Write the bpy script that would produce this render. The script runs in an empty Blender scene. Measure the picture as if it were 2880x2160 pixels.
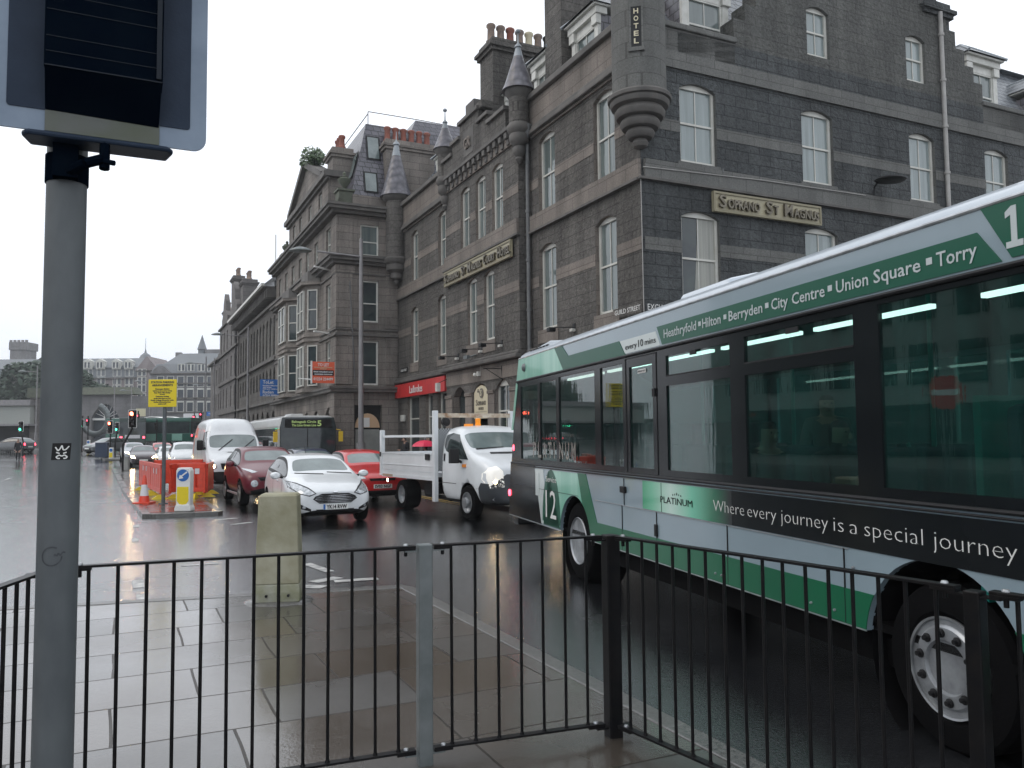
import bpy, bmesh, math, random
from math import radians as R, sin, cos, pi, sqrt, atan2
from mathutils import Vector, Matrix
from mathutils.bvhtree import BVHTree
random.seed(11)
S = bpy.context.scene
COL = S.collection
# ---------------------------------------------------------------- camera
pt, rl = R(3.66), R(0.58)
Rv = Vector((1, 0, 0)); Uv = Vector((0, -sin(pt), cos(pt))); Fv = Vector((0, cos(pt), sin(pt)))
Xc = Rv * cos(rl) - Uv * sin(rl); Yc = Rv * sin(rl) + Uv * cos(rl)
cd = bpy.data.cameras.new('camera'); cam = bpy.data.objects.new('camera', cd); COL.objects.link(cam)
cd.sensor_width = 36; cd.lens = 28.75; cd.clip_start = 0.05; cd.clip_end = 3000
M = Matrix((Xc, Yc, -Fv)).transposed().to_4x4(); M.translation = (0, 0, 1.8); cam.matrix_world = M
S.camera = cam
# ---------------------------------------------------------------- sky: pale rain overcast
SUN_EL, SUN_AZ = R(48), R(-100)
w = bpy.data.worlds.new('World'); S.world = w; w.use_nodes = True
nt = w.node_tree; N = nt.nodes; L = nt.links
bg = N['Background']
sk = N.new('ShaderNodeTexSky'); sk.sky_type = 'NISHITA'; sk.sun_disc = False
sk.sun_elevation = SUN_EL; sk.sun_rotation = SUN_AZ; sk.air_density = 1.5; sk.dust_density = 6
tc = N.new('ShaderNodeTexCoord'); sp = N.new('ShaderNodeSeparateXYZ'); L.new(tc.outputs['Generated'], sp.inputs[0])
rp = N.new('ShaderNodeValToRGB'); L.new(sp.outputs['Z'], rp.inputs[0])
rp.color_ramp.elements[0].position = 0.0; rp.color_ramp.elements[0].color = (.81, .85, .93, 1)
rp.color_ramp.elements[1].position = 0.42; rp.color_ramp.elements[1].color = (1.04, 1.08, 1.14, 1)
e = rp.color_ramp.elements.new(0.17); e.color = (.94, .985, 1.07, 1)
nz = N.new('ShaderNodeTexNoise'); nz.inputs['Scale'].default_value = 2.2; nz.inputs['Detail'].default_value = 3
L.new(tc.outputs['Generated'], nz.inputs['Vector'])
mr = N.new('ShaderNodeMapRange'); mr.inputs[3].default_value = .94; mr.inputs[4].default_value = 1.08
L.new(nz.outputs['Fac'], mr.inputs[0])
vm = N.new('ShaderNodeVectorMath'); vm.operation = 'SCALE'; L.new(rp.outputs[0], vm.inputs[0]); L.new(mr.outputs[0], vm.inputs['Scale'])
v2 = N.new('ShaderNodeVectorMath'); v2.operation = 'SCALE'; v2.inputs['Scale'].default_value = .012; L.new(sk.outputs[0], v2.inputs[0])
ad = N.new('ShaderNodeVectorMath'); ad.operation = 'ADD'; L.new(vm.outputs[0], ad.inputs[0]); L.new(v2.outputs[0], ad.inputs[1])
L.new(ad.outputs[0], bg.inputs[0]); bg.inputs[1].default_value = 1.13
sl = bpy.data.lights.new('sun', 'SUN'); sl.energy = .4; sl.angle = R(25); sl.color = (1, .9, .8)
so = bpy.data.objects.new('sun', sl); COL.objects.link(so)
sd = Vector((sin(SUN_AZ) * cos(SUN_EL), cos(SUN_AZ) * cos(SUN_EL), sin(SUN_EL)))
so.rotation_euler = sd.to_track_quat('Z', 'Y').to_euler()
S.view_settings.view_transform = 'Standard'; S.view_settings.look = 'None'
S.view_settings.exposure = 0; S.view_settings.gamma = 1
S.cycles.max_bounces = 6; S.cycles.glossy_bounces = 4; S.cycles.transparent_max_bounces = 10
S.cycles.sample_clamp_indirect = 12; S.cycles.volume_bounces = 0
# ---------------------------------------------------------------- street frame (n across the street, u along it)
SA = R(25.5); EN = Vector((cos(SA), sin(SA), 0)); EU = Vector((-sin(SA), cos(SA), 0))
U0 = 17.283
def G(n, u, z=0): return EN * n + EU * u + Vector((0, 0, z))
def gz(Y): return max(0.0, .036 * (Y - 58))
def inv(x, y): return (x * EN.x + y * EN.y, x * EU.x + y * EU.y)
def guz(n, u): return gz(G(n, u).y)
OFF = {}
def tag(o, label=None, cat=None, group=None, kind=None):
    if label: o['label'] = label
    if cat: o['category'] = cat
    if group: o['group'] = group
    if kind: o['kind'] = kind
    return o
def thing(name, label, cat, n, u, z=0, rot=0, group=None):
    o = bpy.data.objects.new(name, None); COL.objects.link(o); o.empty_display_size = .2
    o.location = G(n, u, z); o.rotation_euler = (0, 0, SA + rot); OFF[o.name] = (n, u, z)
    return tag(o, label, cat, group)
def thingW(name, label, cat, x, y, z=0, rot=0, group=None):
    o = bpy.data.objects.new(name, None); COL.objects.link(o); o.empty_display_size = .2
    o.location = (x, y, z); o.rotation_euler = (0, 0, rot)
    return tag(o, label, cat, group)
def link(o, parent=None):
    COL.objects.link(o)
    if parent: o.parent = parent
    return o
class MB:
    def __init__(s, off=None): s.v = []; s.f = []; s.m = []; s.off = off
    def face(s, pts, mi=0):
        k = len(s.v); s.v += [tuple(p) for p in pts]; s.f.append(tuple(range(k, k + len(pts)))); s.m.append(mi)
    def hexa(s, P, mi=0):
        k = len(s.v); s.v += [tuple(p) for p in P]
        for q in ((0, 3, 2, 1), (4, 5, 6, 7), (0, 1, 5, 4), (1, 2, 6, 5), (2, 3, 7, 6), (3, 0, 4, 7)):
            s.f.append(tuple(k + i for i in q)); s.m.append(mi)
        return s
    def box(s, x0, x1, y0, y1, z0, z1, mi=0):
        return s.hexa([(x0, y0, z0), (x1, y0, z0), (x1, y1, z0), (x0, y1, z0), (x0, y0, z1), (x1, y0, z1), (x1, y1, z1), (x0, y1, z1)], mi)
    def tbox(s, T, a0, a1, z0, z1, d0, d1, mi=0):
        return s.hexa([T(a0, z0, d0), T(a1, z0, d0), T(a1, z0, d1), T(a0, z0, d1), T(a0, z1, d0), T(a1, z1, d0), T(a1, z1, d1), T(a0, z1, d1)], mi)
    def cyl(s, p0, p1, r0, r1=None, seg=12, mi=0, caps=True):
        p0 = Vector(p0); p1 = Vector(p1); r1 = r0 if r1 is None else r1
        d = (p1 - p0).normalized(); a = d.orthogonal().normalized(); b = d.cross(a); k = len(s.v)
        for P, r in ((p0, r0), (p1, r1)):
            for i in range(seg):
                t = 2 * pi * i / seg; s.v.append(tuple(P + a * (cos(t) * r) + b * (sin(t) * r)))
        for i in range(seg):
            j = (i + 1) % seg; s.f.append((k + i, k + j, k + seg + j, k + seg + i)); s.m.append(mi)
        if caps:
            s.f.append(tuple(k + i for i in reversed(range(seg)))); s.m.append(mi)
            s.f.append(tuple(k + seg + i for i in range(seg))); s.m.append(mi)
        return s
    def tube(s, pts, r, seg=8, mi=0):
        for i in range(len(pts) - 1): s.cyl(pts[i], pts[i + 1], r, seg=seg, mi=mi)
        return s
    def lathe(s, c, prof, seg=24, mi=0, axis='z', caps=True):
        k = len(s.v); n = len(prof); c = Vector(c)
        for (r, h) in prof:
            for i in range(seg):
                t = 2 * pi * i / seg
                p = (cos(t) * r, sin(t) * r, h) if axis == 'z' else ((h, cos(t) * r, sin(t) * r) if axis == 'x' else (sin(t) * r, h, cos(t) * r))
                s.v.append(tuple(c + Vector(p)))
        for a in range(n - 1):
            for i in range(seg):
                j = (i + 1) % seg; s.f.append((k + a * seg + i, k + a * seg + j, k + (a + 1) * seg + j, k + (a + 1) * seg + i)); s.m.append(mi)
        if caps:
            if prof[0][0] > 1e-4: s.f.append(tuple(k + i for i in reversed(range(seg)))); s.m.append(mi)
            if prof[-1][0] > 1e-4: s.f.append(tuple(k + (n - 1) * seg + i for i in range(seg))); s.m.append(mi)
        return s
    def prism(s, T, poly, d0, d1, mi=0, mj=None):
        n = len(poly); k = len(s.v); mj = mi if mj is None else mj
        s.v += [tuple(T(a, z, d0)) for a, z in poly] + [tuple(T(a, z, d1)) for a, z in poly]
        s.f.append(tuple(k + i for i in range(n))); s.m.append(mi)
        s.f.append(tuple(k + n + i for i in reversed(range(n)))); s.m.append(mi)
        for i in range(n):
            j = (i + 1) % n; s.f.append((k + i, k + n + i, k + n + j, k + j)); s.m.append(mj)
        return s
    def build(s, name, mats, parent=None, smooth=None, bevel=0, fix=True):
        off = (0, 0, 0); q = parent
        while q is not None:
            if q.name in OFF: off = OFF[q.name]
            q = q.parent
        if s.off is not None: off = s.off
        me = bpy.data.meshes.new(name)
        me.from_pydata([(v[0] - off[0], v[1] - off[1], v[2] - off[2]) for v in s.v], [], s.f)
        for m_ in (mats if isinstance(mats, (list, tuple)) else [mats]): me.materials.append(m_)
        me.polygons.foreach_set('material_index', s.m)
        if fix:
            b = bmesh.new(); b.from_mesh(me); bmesh.ops.remove_doubles(b, verts=b.verts, dist=1e-5)
            bmesh.ops.recalc_face_normals(b, faces=b.faces); b.to_mesh(me); b.free()
        if smooth is not None:
            me.polygons.foreach_set('use_smooth', [True] * len(me.polygons))
            me.set_sharp_from_angle(angle=R(smooth))
        o = bpy.data.objects.new(name, me); link(o, parent)
        if bevel:
            bv = o.modifiers.new('bevel', 'BEVEL'); bv.width = bevel; bv.segments = 2; bv.limit_method = 'ANGLE'; bv.angle_limit = R(40)
        return o
# ---------------------------------------------------------------- materials
def newmat(name):
    m = bpy.data.materials.new(name); m.use_nodes = True
    return m, m.node_tree.nodes, m.node_tree.links, m.node_tree.nodes['Principled BSDF']
def c4(c): return (c[0], c[1], c[2], 1)
def noise(N, L, vec, scale, detail=4, rough=.55):
    n = N.new('ShaderNodeTexNoise'); n.inputs['Scale'].default_value = scale; n.inputs['Detail'].default_value = detail
    n.inputs['Roughness'].default_value = rough; L.new(vec, n.inputs['Vector']); return n.outputs['Fac']
def mapr(N, L, f, a, b, lo=.3, hi=.7):
    n = N.new('ShaderNodeMapRange'); n.inputs[1].default_value = lo; n.inputs[2].default_value = hi
    n.inputs[3].default_value = a; n.inputs[4].default_value = b; L.new(f, n.inputs[0]); return n.outputs[0]
def mixc(N, L, f, a, b, mode='MIX'):
    n = N.new('ShaderNodeMix'); n.data_type = 'RGBA'; n.blend_type = mode
    if isinstance(f, (int, float)): n.inputs[0].default_value = f
    else: L.new(f, n.inputs[0])
    for i, c in ((6, a), (7, b)):
        if isinstance(c, tuple): n.inputs[i].default_value = c4(c)
        else: L.new(c, n.inputs[i])
    return n.outputs[2]
def bumpn(N, L, h, strength, dist, prev=None):
    b = N.new('ShaderNodeBump'); b.inputs['Strength'].default_value = strength; b.inputs['Distance'].default_value = dist
    L.new(h, b.inputs['Height'])
    if prev: L.new(prev, b.inputs['Normal'])
    return b.outputs[0]
def mat(name, c, rough=.55, metal=0, c2=None, vs=3, bs=0, bst=.3, bd=.01, coat=0, em=None, es=0, spec=.5, rv=0, stretch=None, alpha=None):
    m, N, L, P = newmat(name)
    tc = N.new('ShaderNodeTexCoord'); vec = tc.outputs['Object']
    if stretch:
        mp = N.new('ShaderNodeMapping'); mp.inputs['Scale'].default_value = stretch; L.new(vec, mp.inputs[0]); vec = mp.outputs[0]
    P.inputs['Base Color'].default_value = c4(c); P.inputs['Roughness'].default_value = rough; P.inputs['Metallic'].default_value = metal
    P.inputs['Specular IOR Level'].default_value = spec
    if coat: P.inputs['Coat Weight'].default_value = coat; P.inputs['Coat Roughness'].default_value = .06
    if c2:
        f = mapr(N, L, noise(N, L, vec, vs), 0, 1); L.new(mixc(N, L, f, c, c2), P.inputs['Base Color'])
    if rv:
        f = mapr(N, L, noise(N, L, vec, vs * 1.7), rough, rough + rv); L.new(f, P.inputs['Roughness'])
    if bs: L.new(bumpn(N, L, noise(N, L, vec, bs), bst, bd), P.inputs['Normal'])
    if em: P.inputs['Emission Color'].default_value = c4(em); P.inputs['Emission Strength'].default_value = es
    return m
def stone(name, c1, c2, mortar, bw, bh, ms=.012, rough=.8, rock=0, stain=.35, off=.5, spec=.35, gap=.006):
    m, N, L, P = newmat(name); tc = N.new('ShaderNodeTexCoord'); sp = N.new('ShaderNodeSeparateXYZ'); L.new(tc.outputs['Object'], sp.inputs[0])
    a = N.new('ShaderNodeMath'); a.operation = 'ADD'; L.new(sp.outputs[0], a.inputs[0]); L.new(sp.outputs[1], a.inputs[1])
    cb = N.new('ShaderNodeCombineXYZ'); L.new(a.outputs[0], cb.inputs[0]); L.new(sp.outputs[2], cb.inputs[1])
    br = N.new('ShaderNodeTexBrick'); L.new(cb.outputs[0], br.inputs['Vector']); br.offset = off
    for k, v in (('Scale', 1), ('Mortar Size', ms), ('Mortar Smooth', .3), ('Brick Width', bw), ('Row Height', bh)): br.inputs[k].default_value = v
    br.inputs['Color1'].default_value = c4(c1); br.inputs['Color2'].default_value = c4(c2); br.inputs['Mortar'].default_value = c4(mortar)
    o = tc.outputs['Object']
    mp = N.new('ShaderNodeMapping'); mp.inputs['Scale'].default_value = (1, 1, .25); L.new(o, mp.inputs[0])
    st = mapr(N, L, noise(N, L, mp.outputs[0], .9, 5, .65), 1 - stain, 1 + stain * .45)
    fn = mapr(N, L, noise(N, L, o, 24, 4, .7), .72, 1.25) if not rock else mapr(N, L, noise(N, L, o, 9, 8, .75), .55, 1.4)  # for rock faces the noise paints crevice shade into the colour
    mu = N.new('ShaderNodeMath'); mu.operation = 'MULTIPLY'; L.new(st, mu.inputs[0]); L.new(fn, mu.inputs[1])
    vs = N.new('ShaderNodeVectorMath'); vs.operation = 'SCALE'; L.new(br.outputs['Color'], vs.inputs[0]); L.new(mu.outputs[0], vs.inputs['Scale'])
    L.new(vs.outputs[0], P.inputs['Base Color']); P.inputs['Roughness'].default_value = rough; P.inputs['Specular IOR Level'].default_value = spec
    iv = N.new('ShaderNodeMath'); iv.operation = 'SUBTRACT'; iv.inputs[0].default_value = 1; L.new(br.outputs['Fac'], iv.inputs[1])
    nb = bumpn(N, L, iv.outputs[0], .7, gap)
    if rock:
        nb = bumpn(N, L, noise(N, L, o, 8, 7, .68), 1.0, rock, nb)
    nb = bumpn(N, L, noise(N, L, o, 45, 3), .5, .004, nb)
    L.new(nb, P.inputs['Normal']); return m
def wet(name, c1, c2, brick=None, bump=.35, r0=.06, r1=.3, agg=90, puddle=.5, spec=.5, film=.3):
    m, N, L, P = newmat(name); tc = N.new('ShaderNodeTexCoord'); o = tc.outputs['Object']
    col = mixc(N, L, mapr(N, L, noise(N, L, o, .7, 5, .6), 0, 1), c1, c2)
    col = mixc(N, L, .75, col, mapr(N, L, noise(N, L, o, 30, 4, .7), .55, 1.5), 'MULTIPLY')
    pud = mapr(N, L, noise(N, L, o, puddle, 4, .5), r0, r1, .4, .62)
    nb = bumpn(N, L, noise(N, L, o, agg, 3, .6), bump, .006)
    nb = bumpn(N, L, noise(N, L, o, 2.5, 4, .6), .12, .02, nb)
    if brick:
        bw, bh, b1, b2, mo = brick
        br = N.new('ShaderNodeTexBrick'); L.new(o, br.inputs['Vector']); br.offset = .43; br.offset_frequency = 2; br.squash = 1.25; br.squash_frequency = 3
        for k, v in (('Scale', 1), ('Mortar Size', .009), ('Mortar Smooth', .2), ('Brick Width', bw), ('Row Height', bh), ('Bias', -.1)): br.inputs[k].default_value = v
        wv = N.new('ShaderNodeVectorMath'); wv.operation = 'ADD'; L.new(o, wv.inputs[0])
        nn_ = N.new('ShaderNodeTexNoise'); nn_.inputs['Scale'].default_value = .8; L.new(o, nn_.inputs['Vector'])
        sc = N.new('ShaderNodeVectorMath'); sc.operation = 'SCALE'; sc.inputs['Scale'].default_value = .06; L.new(nn_.outputs['Color'], sc.inputs[0])
        L.new(sc.outputs[0], wv.inputs[1]); L.new(wv.outputs[0], br.inputs['Vector'])
        br.inputs['Color1'].default_value = c4(b1); br.inputs['Color2'].default_value = c4(b2); br.inputs['Mortar'].default_value = c4(mo)
        col = mixc(N, L, .6, col, br.outputs['Color'])
        iv = N.new('ShaderNodeMath'); iv.operation = 'SUBTRACT'; iv.inputs[0].default_value = 1; L.new(br.outputs['Fac'], iv.inputs[1])
        nb = bumpn(N, L, iv.outputs[0], .6, .006, nb)
        # each slab sits a little out of level
        b2n = N.new('ShaderNodeTexBrick'); L.new(wv.outputs[0], b2n.inputs['Vector'])
        b2n.offset = .43; b2n.offset_frequency = 2; b2n.squash = 1.25; b2n.squash_frequency = 3
        for k, v in (('Scale', 1), ('Mortar Size', .009), ('Brick Width', bw), ('Row Height', bh), ('Bias', 0)): b2n.inputs[k].default_value = v
        b2n.inputs['Color1'].default_value = (0, 0, 0, 1); b2n.inputs['Color2'].default_value = (1, 1, 1, 1); b2n.inputs['Mortar'].default_value = (1, 1, 1, 1)
        ra = mapr(N, L, b2n.outputs['Color'], 0, .2, 0, 1)
        s_ = N.new('ShaderNodeMath'); s_.operation = 'ADD'; L.new(pud, s_.inputs[0]); L.new(ra, s_.inputs[1]); pud = s_.outputs[0]
    L.new(col, P.inputs['Base Color']); L.new(pud, P.inputs['Roughness']); L.new(nb, P.inputs['Normal']); L.new(nb, P.inputs['Coat Normal'])
    P.inputs['Specular IOR Level'].default_value = spec; P.inputs['Coat Weight'].default_value = film
    if brick: L.new(mapr(N, L, iv.outputs[0], 0, film, 0, 1), P.inputs['Coat Weight']); L.new(mapr(N, L, iv.outputs[0], .15, spec, 0, 1), P.inputs['Specular IOR Level'])
    P.inputs['Coat Roughness'].default_value = .065; P.inputs['Coat IOR'].default_value = 1.5; return m
def glassy(name, c, rough=.04, spec=.9, streak=None, c2=None, rv=0):
    return mat(name, c, rough, 0, c2, 1.5 if not streak else 1, spec=spec, stretch=streak, bs=3, bst=.04, bd=.01)
def tinted(name, tint, gl=.05, f0=1.6):
    m, N, L, P = newmat(name); N.remove(P)
    out = N['Material Output']; tr = N.new('ShaderNodeBsdfTransparent'); tr.inputs[0].default_value = c4(tint)
    g = N.new('ShaderNodeBsdfGlossy'); g.inputs['Roughness'].default_value = gl; g.inputs[0].default_value = (1, 1, 1, 1)
    fr = N.new('ShaderNodeFresnel'); ge = N.new('ShaderNodeNewGeometry'); mi = N.new('ShaderNodeMapRange'); L.new(ge.outputs['Backfacing'], mi.inputs[0]); mi.inputs[3].default_value = f0; mi.inputs[4].default_value = 1 / f0; L.new(mi.outputs[0], fr.inputs[0])
    tc = N.new('ShaderNodeTexCoord'); mp = N.new('ShaderNodeMapping'); mp.inputs['Scale'].default_value = (1, 1, .12); L.new(tc.outputs['Object'], mp.inputs[0])
    L.new(bumpn(N, L, noise(N, L, mp.outputs[0], 9, 3), .06, .01), g.inputs['Normal'])
    mx = N.new('ShaderNodeMixShader'); L.new(fr.outputs[0], mx.inputs[0]); L.new(tr.outputs[0], mx.inputs[1]); L.new(g.outputs[0], mx.inputs[2])
    df = N.new('ShaderNodeBsdfDiffuse'); df.inputs[0].default_value = (.07, .30, .27, 1); m2 = N.new('ShaderNodeMixShader')
    L.new(mapr(N, L, noise(N, L, mp.outputs[0], 6, 6, .7), .0, .08, .35, .75), m2.inputs[0]); L.new(mx.outputs[0], m2.inputs[1]); L.new(df.outputs[0], m2.inputs[2])
    L.new(m2.outputs[0], out.inputs[0]); return m
K = {}
K['asphalt'] = wet('wet_asphalt', (.006, .007, .009), (.024, .025, .027), bump=.6, r0=.05, r1=.28, agg=48, puddle=.35, spec=.9, film=1.0)
K['paving'] = wet('wet_paving', (.062, .048, .036), (.08, .072, .062), (.92, .74, (.066, .046, .030), (.034, .040, .043), (.012, .011, .010)), bump=.14, r0=.07, r1=.2, agg=60, puddle=.8, spec=.85, film=.55)
K['kerb'] = wet('wet_kerb', (.075, .075, .072), (.12, .118, .112), bump=.25, r0=.18, r1=.4)
K['line'] = mat('road_paint', (.60, .60, .58), .4, c2=(.16, .16, .16), vs=7, bs=60, bst=.4)
K['yline'] = mat('yellow_paint', (.6, .4, .05), .4, c2=(.25, .17, .05), vs=6)
K['rock'] = stone('rock_granite', (.146, .137, .125), (.118, .111, .103), (.066, .061, .056), .85, .31, rock=.10, stain=.5, ms=.012)
K['rockE'] = stone('shaded_rock_granite', (.104, .112, .115), (.086, .094, .098), (.042, .046, .048), .8, .31, rock=.16, stain=.5, ms=.014)  # same granite with shade in its colour: darker, bluer, joints as course shadows
K['rockU'] = stone('upper_gable_granite', (.138, .139, .130), (.116, .118, .112), (.075, .076, .072), .8, .31, rock=.12, stain=.45, ms=.010)
K['ash'] = stone('dressed_granite', (.218, .190, .166), (.192, .169, .150), (.12, .1, .09), .95, .42, stain=.4)
K['ashE'] = stone('shaded_dressed_granite', (.150, .151, .143), (.130, .132, .126), (.09, .09, .085), .95, .42, stain=.3)  # shade of the gable side put into the same dressed stone's colour
K['ashB'] = stone('tan_ashlar', (.245, .218, .195), (.20, .18, .163), (.10, .09, .082), 1.0, .36, stain=.5)
K['ashD'] = stone('far_ashlar', (.17, .16, .155), (.14, .13, .127), (.09, .085, .08), 1.0, .36, stain=.35)
K['trim'] = mat('dark_moulding', (.145, .135, .125), .75, c2=(.075, .072, .068), vs=1.6, bs=30, bst=.5, bd=.01, stretch=(1, 1, .4))
K['slate'] = stone('slate', (.13, .125, .15), (.075, .075, .095), (.02, .02, .025), .36, .26, ms=.022, rough=.3, spec=.7, stain=.15, gap=.02)
K['slateL'] = stone('pale_slate', (.24, .26, .28), (.15, .17, .19), (.05, .05, .06), .36, .22, ms=.022, rough=.35, spec=.6, stain=.15, gap=.02)
K['lead'] = mat('lead', (.32, .35, .38), .4, c2=(.22, .25, .27), vs=3)
K['white'] = mat('white_joinery', (.66, .66, .62), .45, c2=(.5, .5, .46), vs=4)
K['sash'] = mat('cream_sash', (.60, .60, .56), .45, c2=(.50, .49, .44), vs=3)
K['pane'] = glassy('curtained_pane', (.17, .205, .20), .05, 1.0, (5, 5, .3), (.085, .11, .11))
K['paneE'] = glassy('sky_tinted_curtained_pane', (.27, .32, .32), .05, 1.0, (5, 5, .3), (.16, .20, .20))  # paler base paints the reflected sky onto the gable panes
K['paneD'] = glassy('dark_pane', (.02, .028, .035), .04, .7, None, (.045, .06, .06))
K['curt'] = mat('curtain', (.42, .42, .38), .9, c2=(.22, .23, .22), vs=1, stretch=(9, 9, .15))
K['black'] = mat('black_metal', (.007, .008, .009), .45, c2=(.014, .014, .015), vs=8, spec=.3)
K['rail'] = mat('wet_black_paint', (.0065, .007, .0085), .33, c2=(.013, .012, .012), vs=14, bs=40, bst=.15, bd=.003, spec=.12)
K['galv'] = mat('galvanised', (.2, .22, .225), .45, .35, c2=(.12, .14, .14), vs=7, bs=60, bst=.1)
K['pole'] = mat('pole_grey', (.105, .118, .125), .5, c2=(.066, .076, .084), vs=9, bs=90, bst=.35, bd=.002, stretch=(1, 1, .5))
K['lamppole'] = mat('lamp_column', (.27, .26, .265), .45, .2, c2=(.2, .195, .2), vs=3)
K['pot'] = mat('terracotta', (.30, .10, .07), .75, c2=(.2, .08, .06), vs=6)
K['potg'] = mat('buff_pot', (.3, .22, .17), .75, c2=(.16, .13, .12), vs=6)
K['downpipe'] = mat('grey_pipe', (.16, .165, .165), .5, c2=(.09, .095, .1), vs=4)
K['pinkpipe'] = mat('pale_pipe', (.40, .39, .37), .5, c2=(.30, .29, .28), vs=4)
K['gold'] = mat('cream_sign', (.38, .345, .23), .45, c2=(.31, .28, .19), vs=3)
K['goldedge'] = mat('sign_edge', (.24, .215, .14), .5)
K['letter'] = mat('bronze_letter', (.11, .095, .07), .35, .5, c2=(.2, .18, .14), vs=5)
K['wletter'] = mat('white_letter', (.72, .72, .70), .5)
K['redsign'] = mat('red_sign', (.62, .035, .035), .4, c2=(.5, .03, .03), vs=2)
K['cream'] = mat('cream_board', (.62, .56, .40), .5)
K['peach'] = mat('peach_fanlight', (.62, .42, .26), .6)
K['doorp'] = mat('grey_door', (.28, .29, .27), .6, c2=(.2, .21, .2), vs=2)
K['rubber'] = mat('rubber', (.005, .005, .0055), .7, bs=40, bst=.3, spec=.04)
K['steel'] = mat('steel_rim', (.52, .54, .56), .3, .7, c2=(.3, .31, .32), vs=7)
K['chrome'] = mat('chrome', (.7, .72, .74), .12, 1)
K['plastic'] = mat('black_plastic', (.008, .008, .009), .5, bs=80, bst=.1, spec=.3)
K['cwind'] = glassy('car_windscreen', (.19, .235, .235), .05, 1.0, None, (.10, .13, .13))  # base colour raised to hold the pale sky reflected in the glass
K['cside'] = glassy('car_side_glass', (.02, .028, .03), .05, .8, None, (.04, .05, .05))
K['lens'] = mat('headlamp_lens', (.62, .65, .67), .08, .4, c2=(.22, .24, .26), vs=16, coat=1); K['lenslit'] = mat('glowing_headlamp_lens', (.8, .8, .78), .1, em=(1, .93, .80), es=.35); K['littruck'] = mat('lit_truck_lamp', (1, .9, .7), .3, em=(1, .68, .33), es=60)
K['amber'] = mat('amber_lens', (.8, .25, .02), .2, coat=.5)
K['redlens'] = mat('red_lens', (.45, .01, .01), .2, coat=.5)
K['lit'] = mat('lit_headlamp', (1, .9, .7), .3, em=(1, .68, .33), es=130)
K['litred'] = mat('lit_brake_lamp', (1, .05, .05), .3, em=(1, .06, .1), es=7)
K['sred'] = mat('signal_red', (1, .1, .05), .3, em=(1, .10, .05), es=28)
K['sredf'] = mat('signal_red_far', (1, .1, .1), .3, em=(1, .06, .12), es=7)
K['sgreen'] = mat('signal_green', (.1, 1, .6), .3, em=(.05, 1, .5), es=11)
K['plateW'] = mat('plate_white', (.75, .76, .74), .35)
K['blue'] = mat('sign_blue', (.02, .13, .42), .4)
K['yellow'] = mat('sign_yellow', (.80, .62, .015), .45, c2=(.72, .56, .02), vs=2)
K['dkletter'] = mat('dark_print', (.05, .05, .04), .5)
K['orange'] = mat('barrier_orange', (.78, .07, .03), .4, c2=(.6, .06, .03), vs=5)
K['reflw'] = mat('reflective_white', (.68, .68, .70), .4)
K['leaf'] = mat('foliage', (.028, .052, .036), .7, c2=(.05, .08, .05), vs=.5); K['leafb'] = mat('bush_leaf', (.09, .14, .07), .6, c2=(.13, .18, .10), vs=2)
K['bark'] = mat('bark', (.05, .045, .04), .8)
K['skin'] = mat('skin', (.42, .26, .2), .6)
K['cloth'] = mat('black_cloth', (.012, .013, .017), .85, c2=(.02, .02, .025), vs=8)
K['cloth2'] = mat('grey_cloth', (.16, .15, .15), .9)
K['hair'] = mat('dark_hair', (.02, .016, .013), .8)
K['jeans'] = mat('denim', (.03, .04, .07), .85)
K['pink'] = mat('umbrella_fabric', (.72, .03, .09), .5)
K['concrete'] = mat('mossy_concrete', (.40, .385, .295), .75, c2=(.21, .20, .115), vs=2.6, bs=30, bst=.4, bd=.01)
K['copper'] = mat('moss_stone', (.11, .125, .09), .8, c2=(.07, .075, .06), vs=3)
def paint(n, c, c2=None): return mat(n, c, .28, 0, c2 or tuple(x * .85 for x in c), 2, coat=.6, bs=120, bst=.02, bd=.002)
K['pwhite'] = paint('white_paint', (.74, .77, .79)); K['pcrimson'] = mat('crimson_paint', (.115, .004, .014), .3, coat=.25)
K['pred'] = paint('bright_red_paint', (.56, .015, .018)); K['pblack'] = paint('dark_paint', (.03, .03, .032))
K['psilver'] = paint('silver_paint', (.36, .4, .44)); K['pgrey'] = paint('grey_paint', (.14, .15, .16)); K['pnavy'] = paint('navy_paint', (.02, .035, .08))
K['pviolet'] = paint('dark_hatch_paint', (.06, .045, .055))

# ------------------------------------------------------------- shared makers
def lettering(name, parent, text, o, r, up, h, w=None, m=None, ext=.004, bold=0, off=None):
    c = bpy.data.curves.new('t', 'FONT'); c.body = text; c.size = h / .7; c.extrude = ext / 2; c.offset = bold; c.resolution_u = 2
    t = bpy.data.objects.new('t', c); me = bpy.data.meshes.new_from_object(t)
    bpy.data.objects.remove(t); bpy.data.curves.remove(c)
    xs = [v.co.x for v in me.vertices]; x0, x1 = min(xs), max(xs); s = w / (x1 - x0) if w else 1
    r = Vector(r).normalized(); up = Vector(up).normalized(); nr = r.cross(up); o = Vector(o)
    f = Vector((0, 0, 0)); q = parent
    while q is not None:
        if q.name in OFF: f = Vector(OFF[q.name])
        q = q.parent
    if off is not None: f = Vector(off)
    for v in me.vertices: v.co = o - f + r * ((v.co.x - x0) * s) + up * v.co.y + nr * (v.co.z + ext / 2)
    me.name = name; me.materials.clear(); me.materials.append(m)
    return link(bpy.data.objects.new(name, me), parent)
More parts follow.
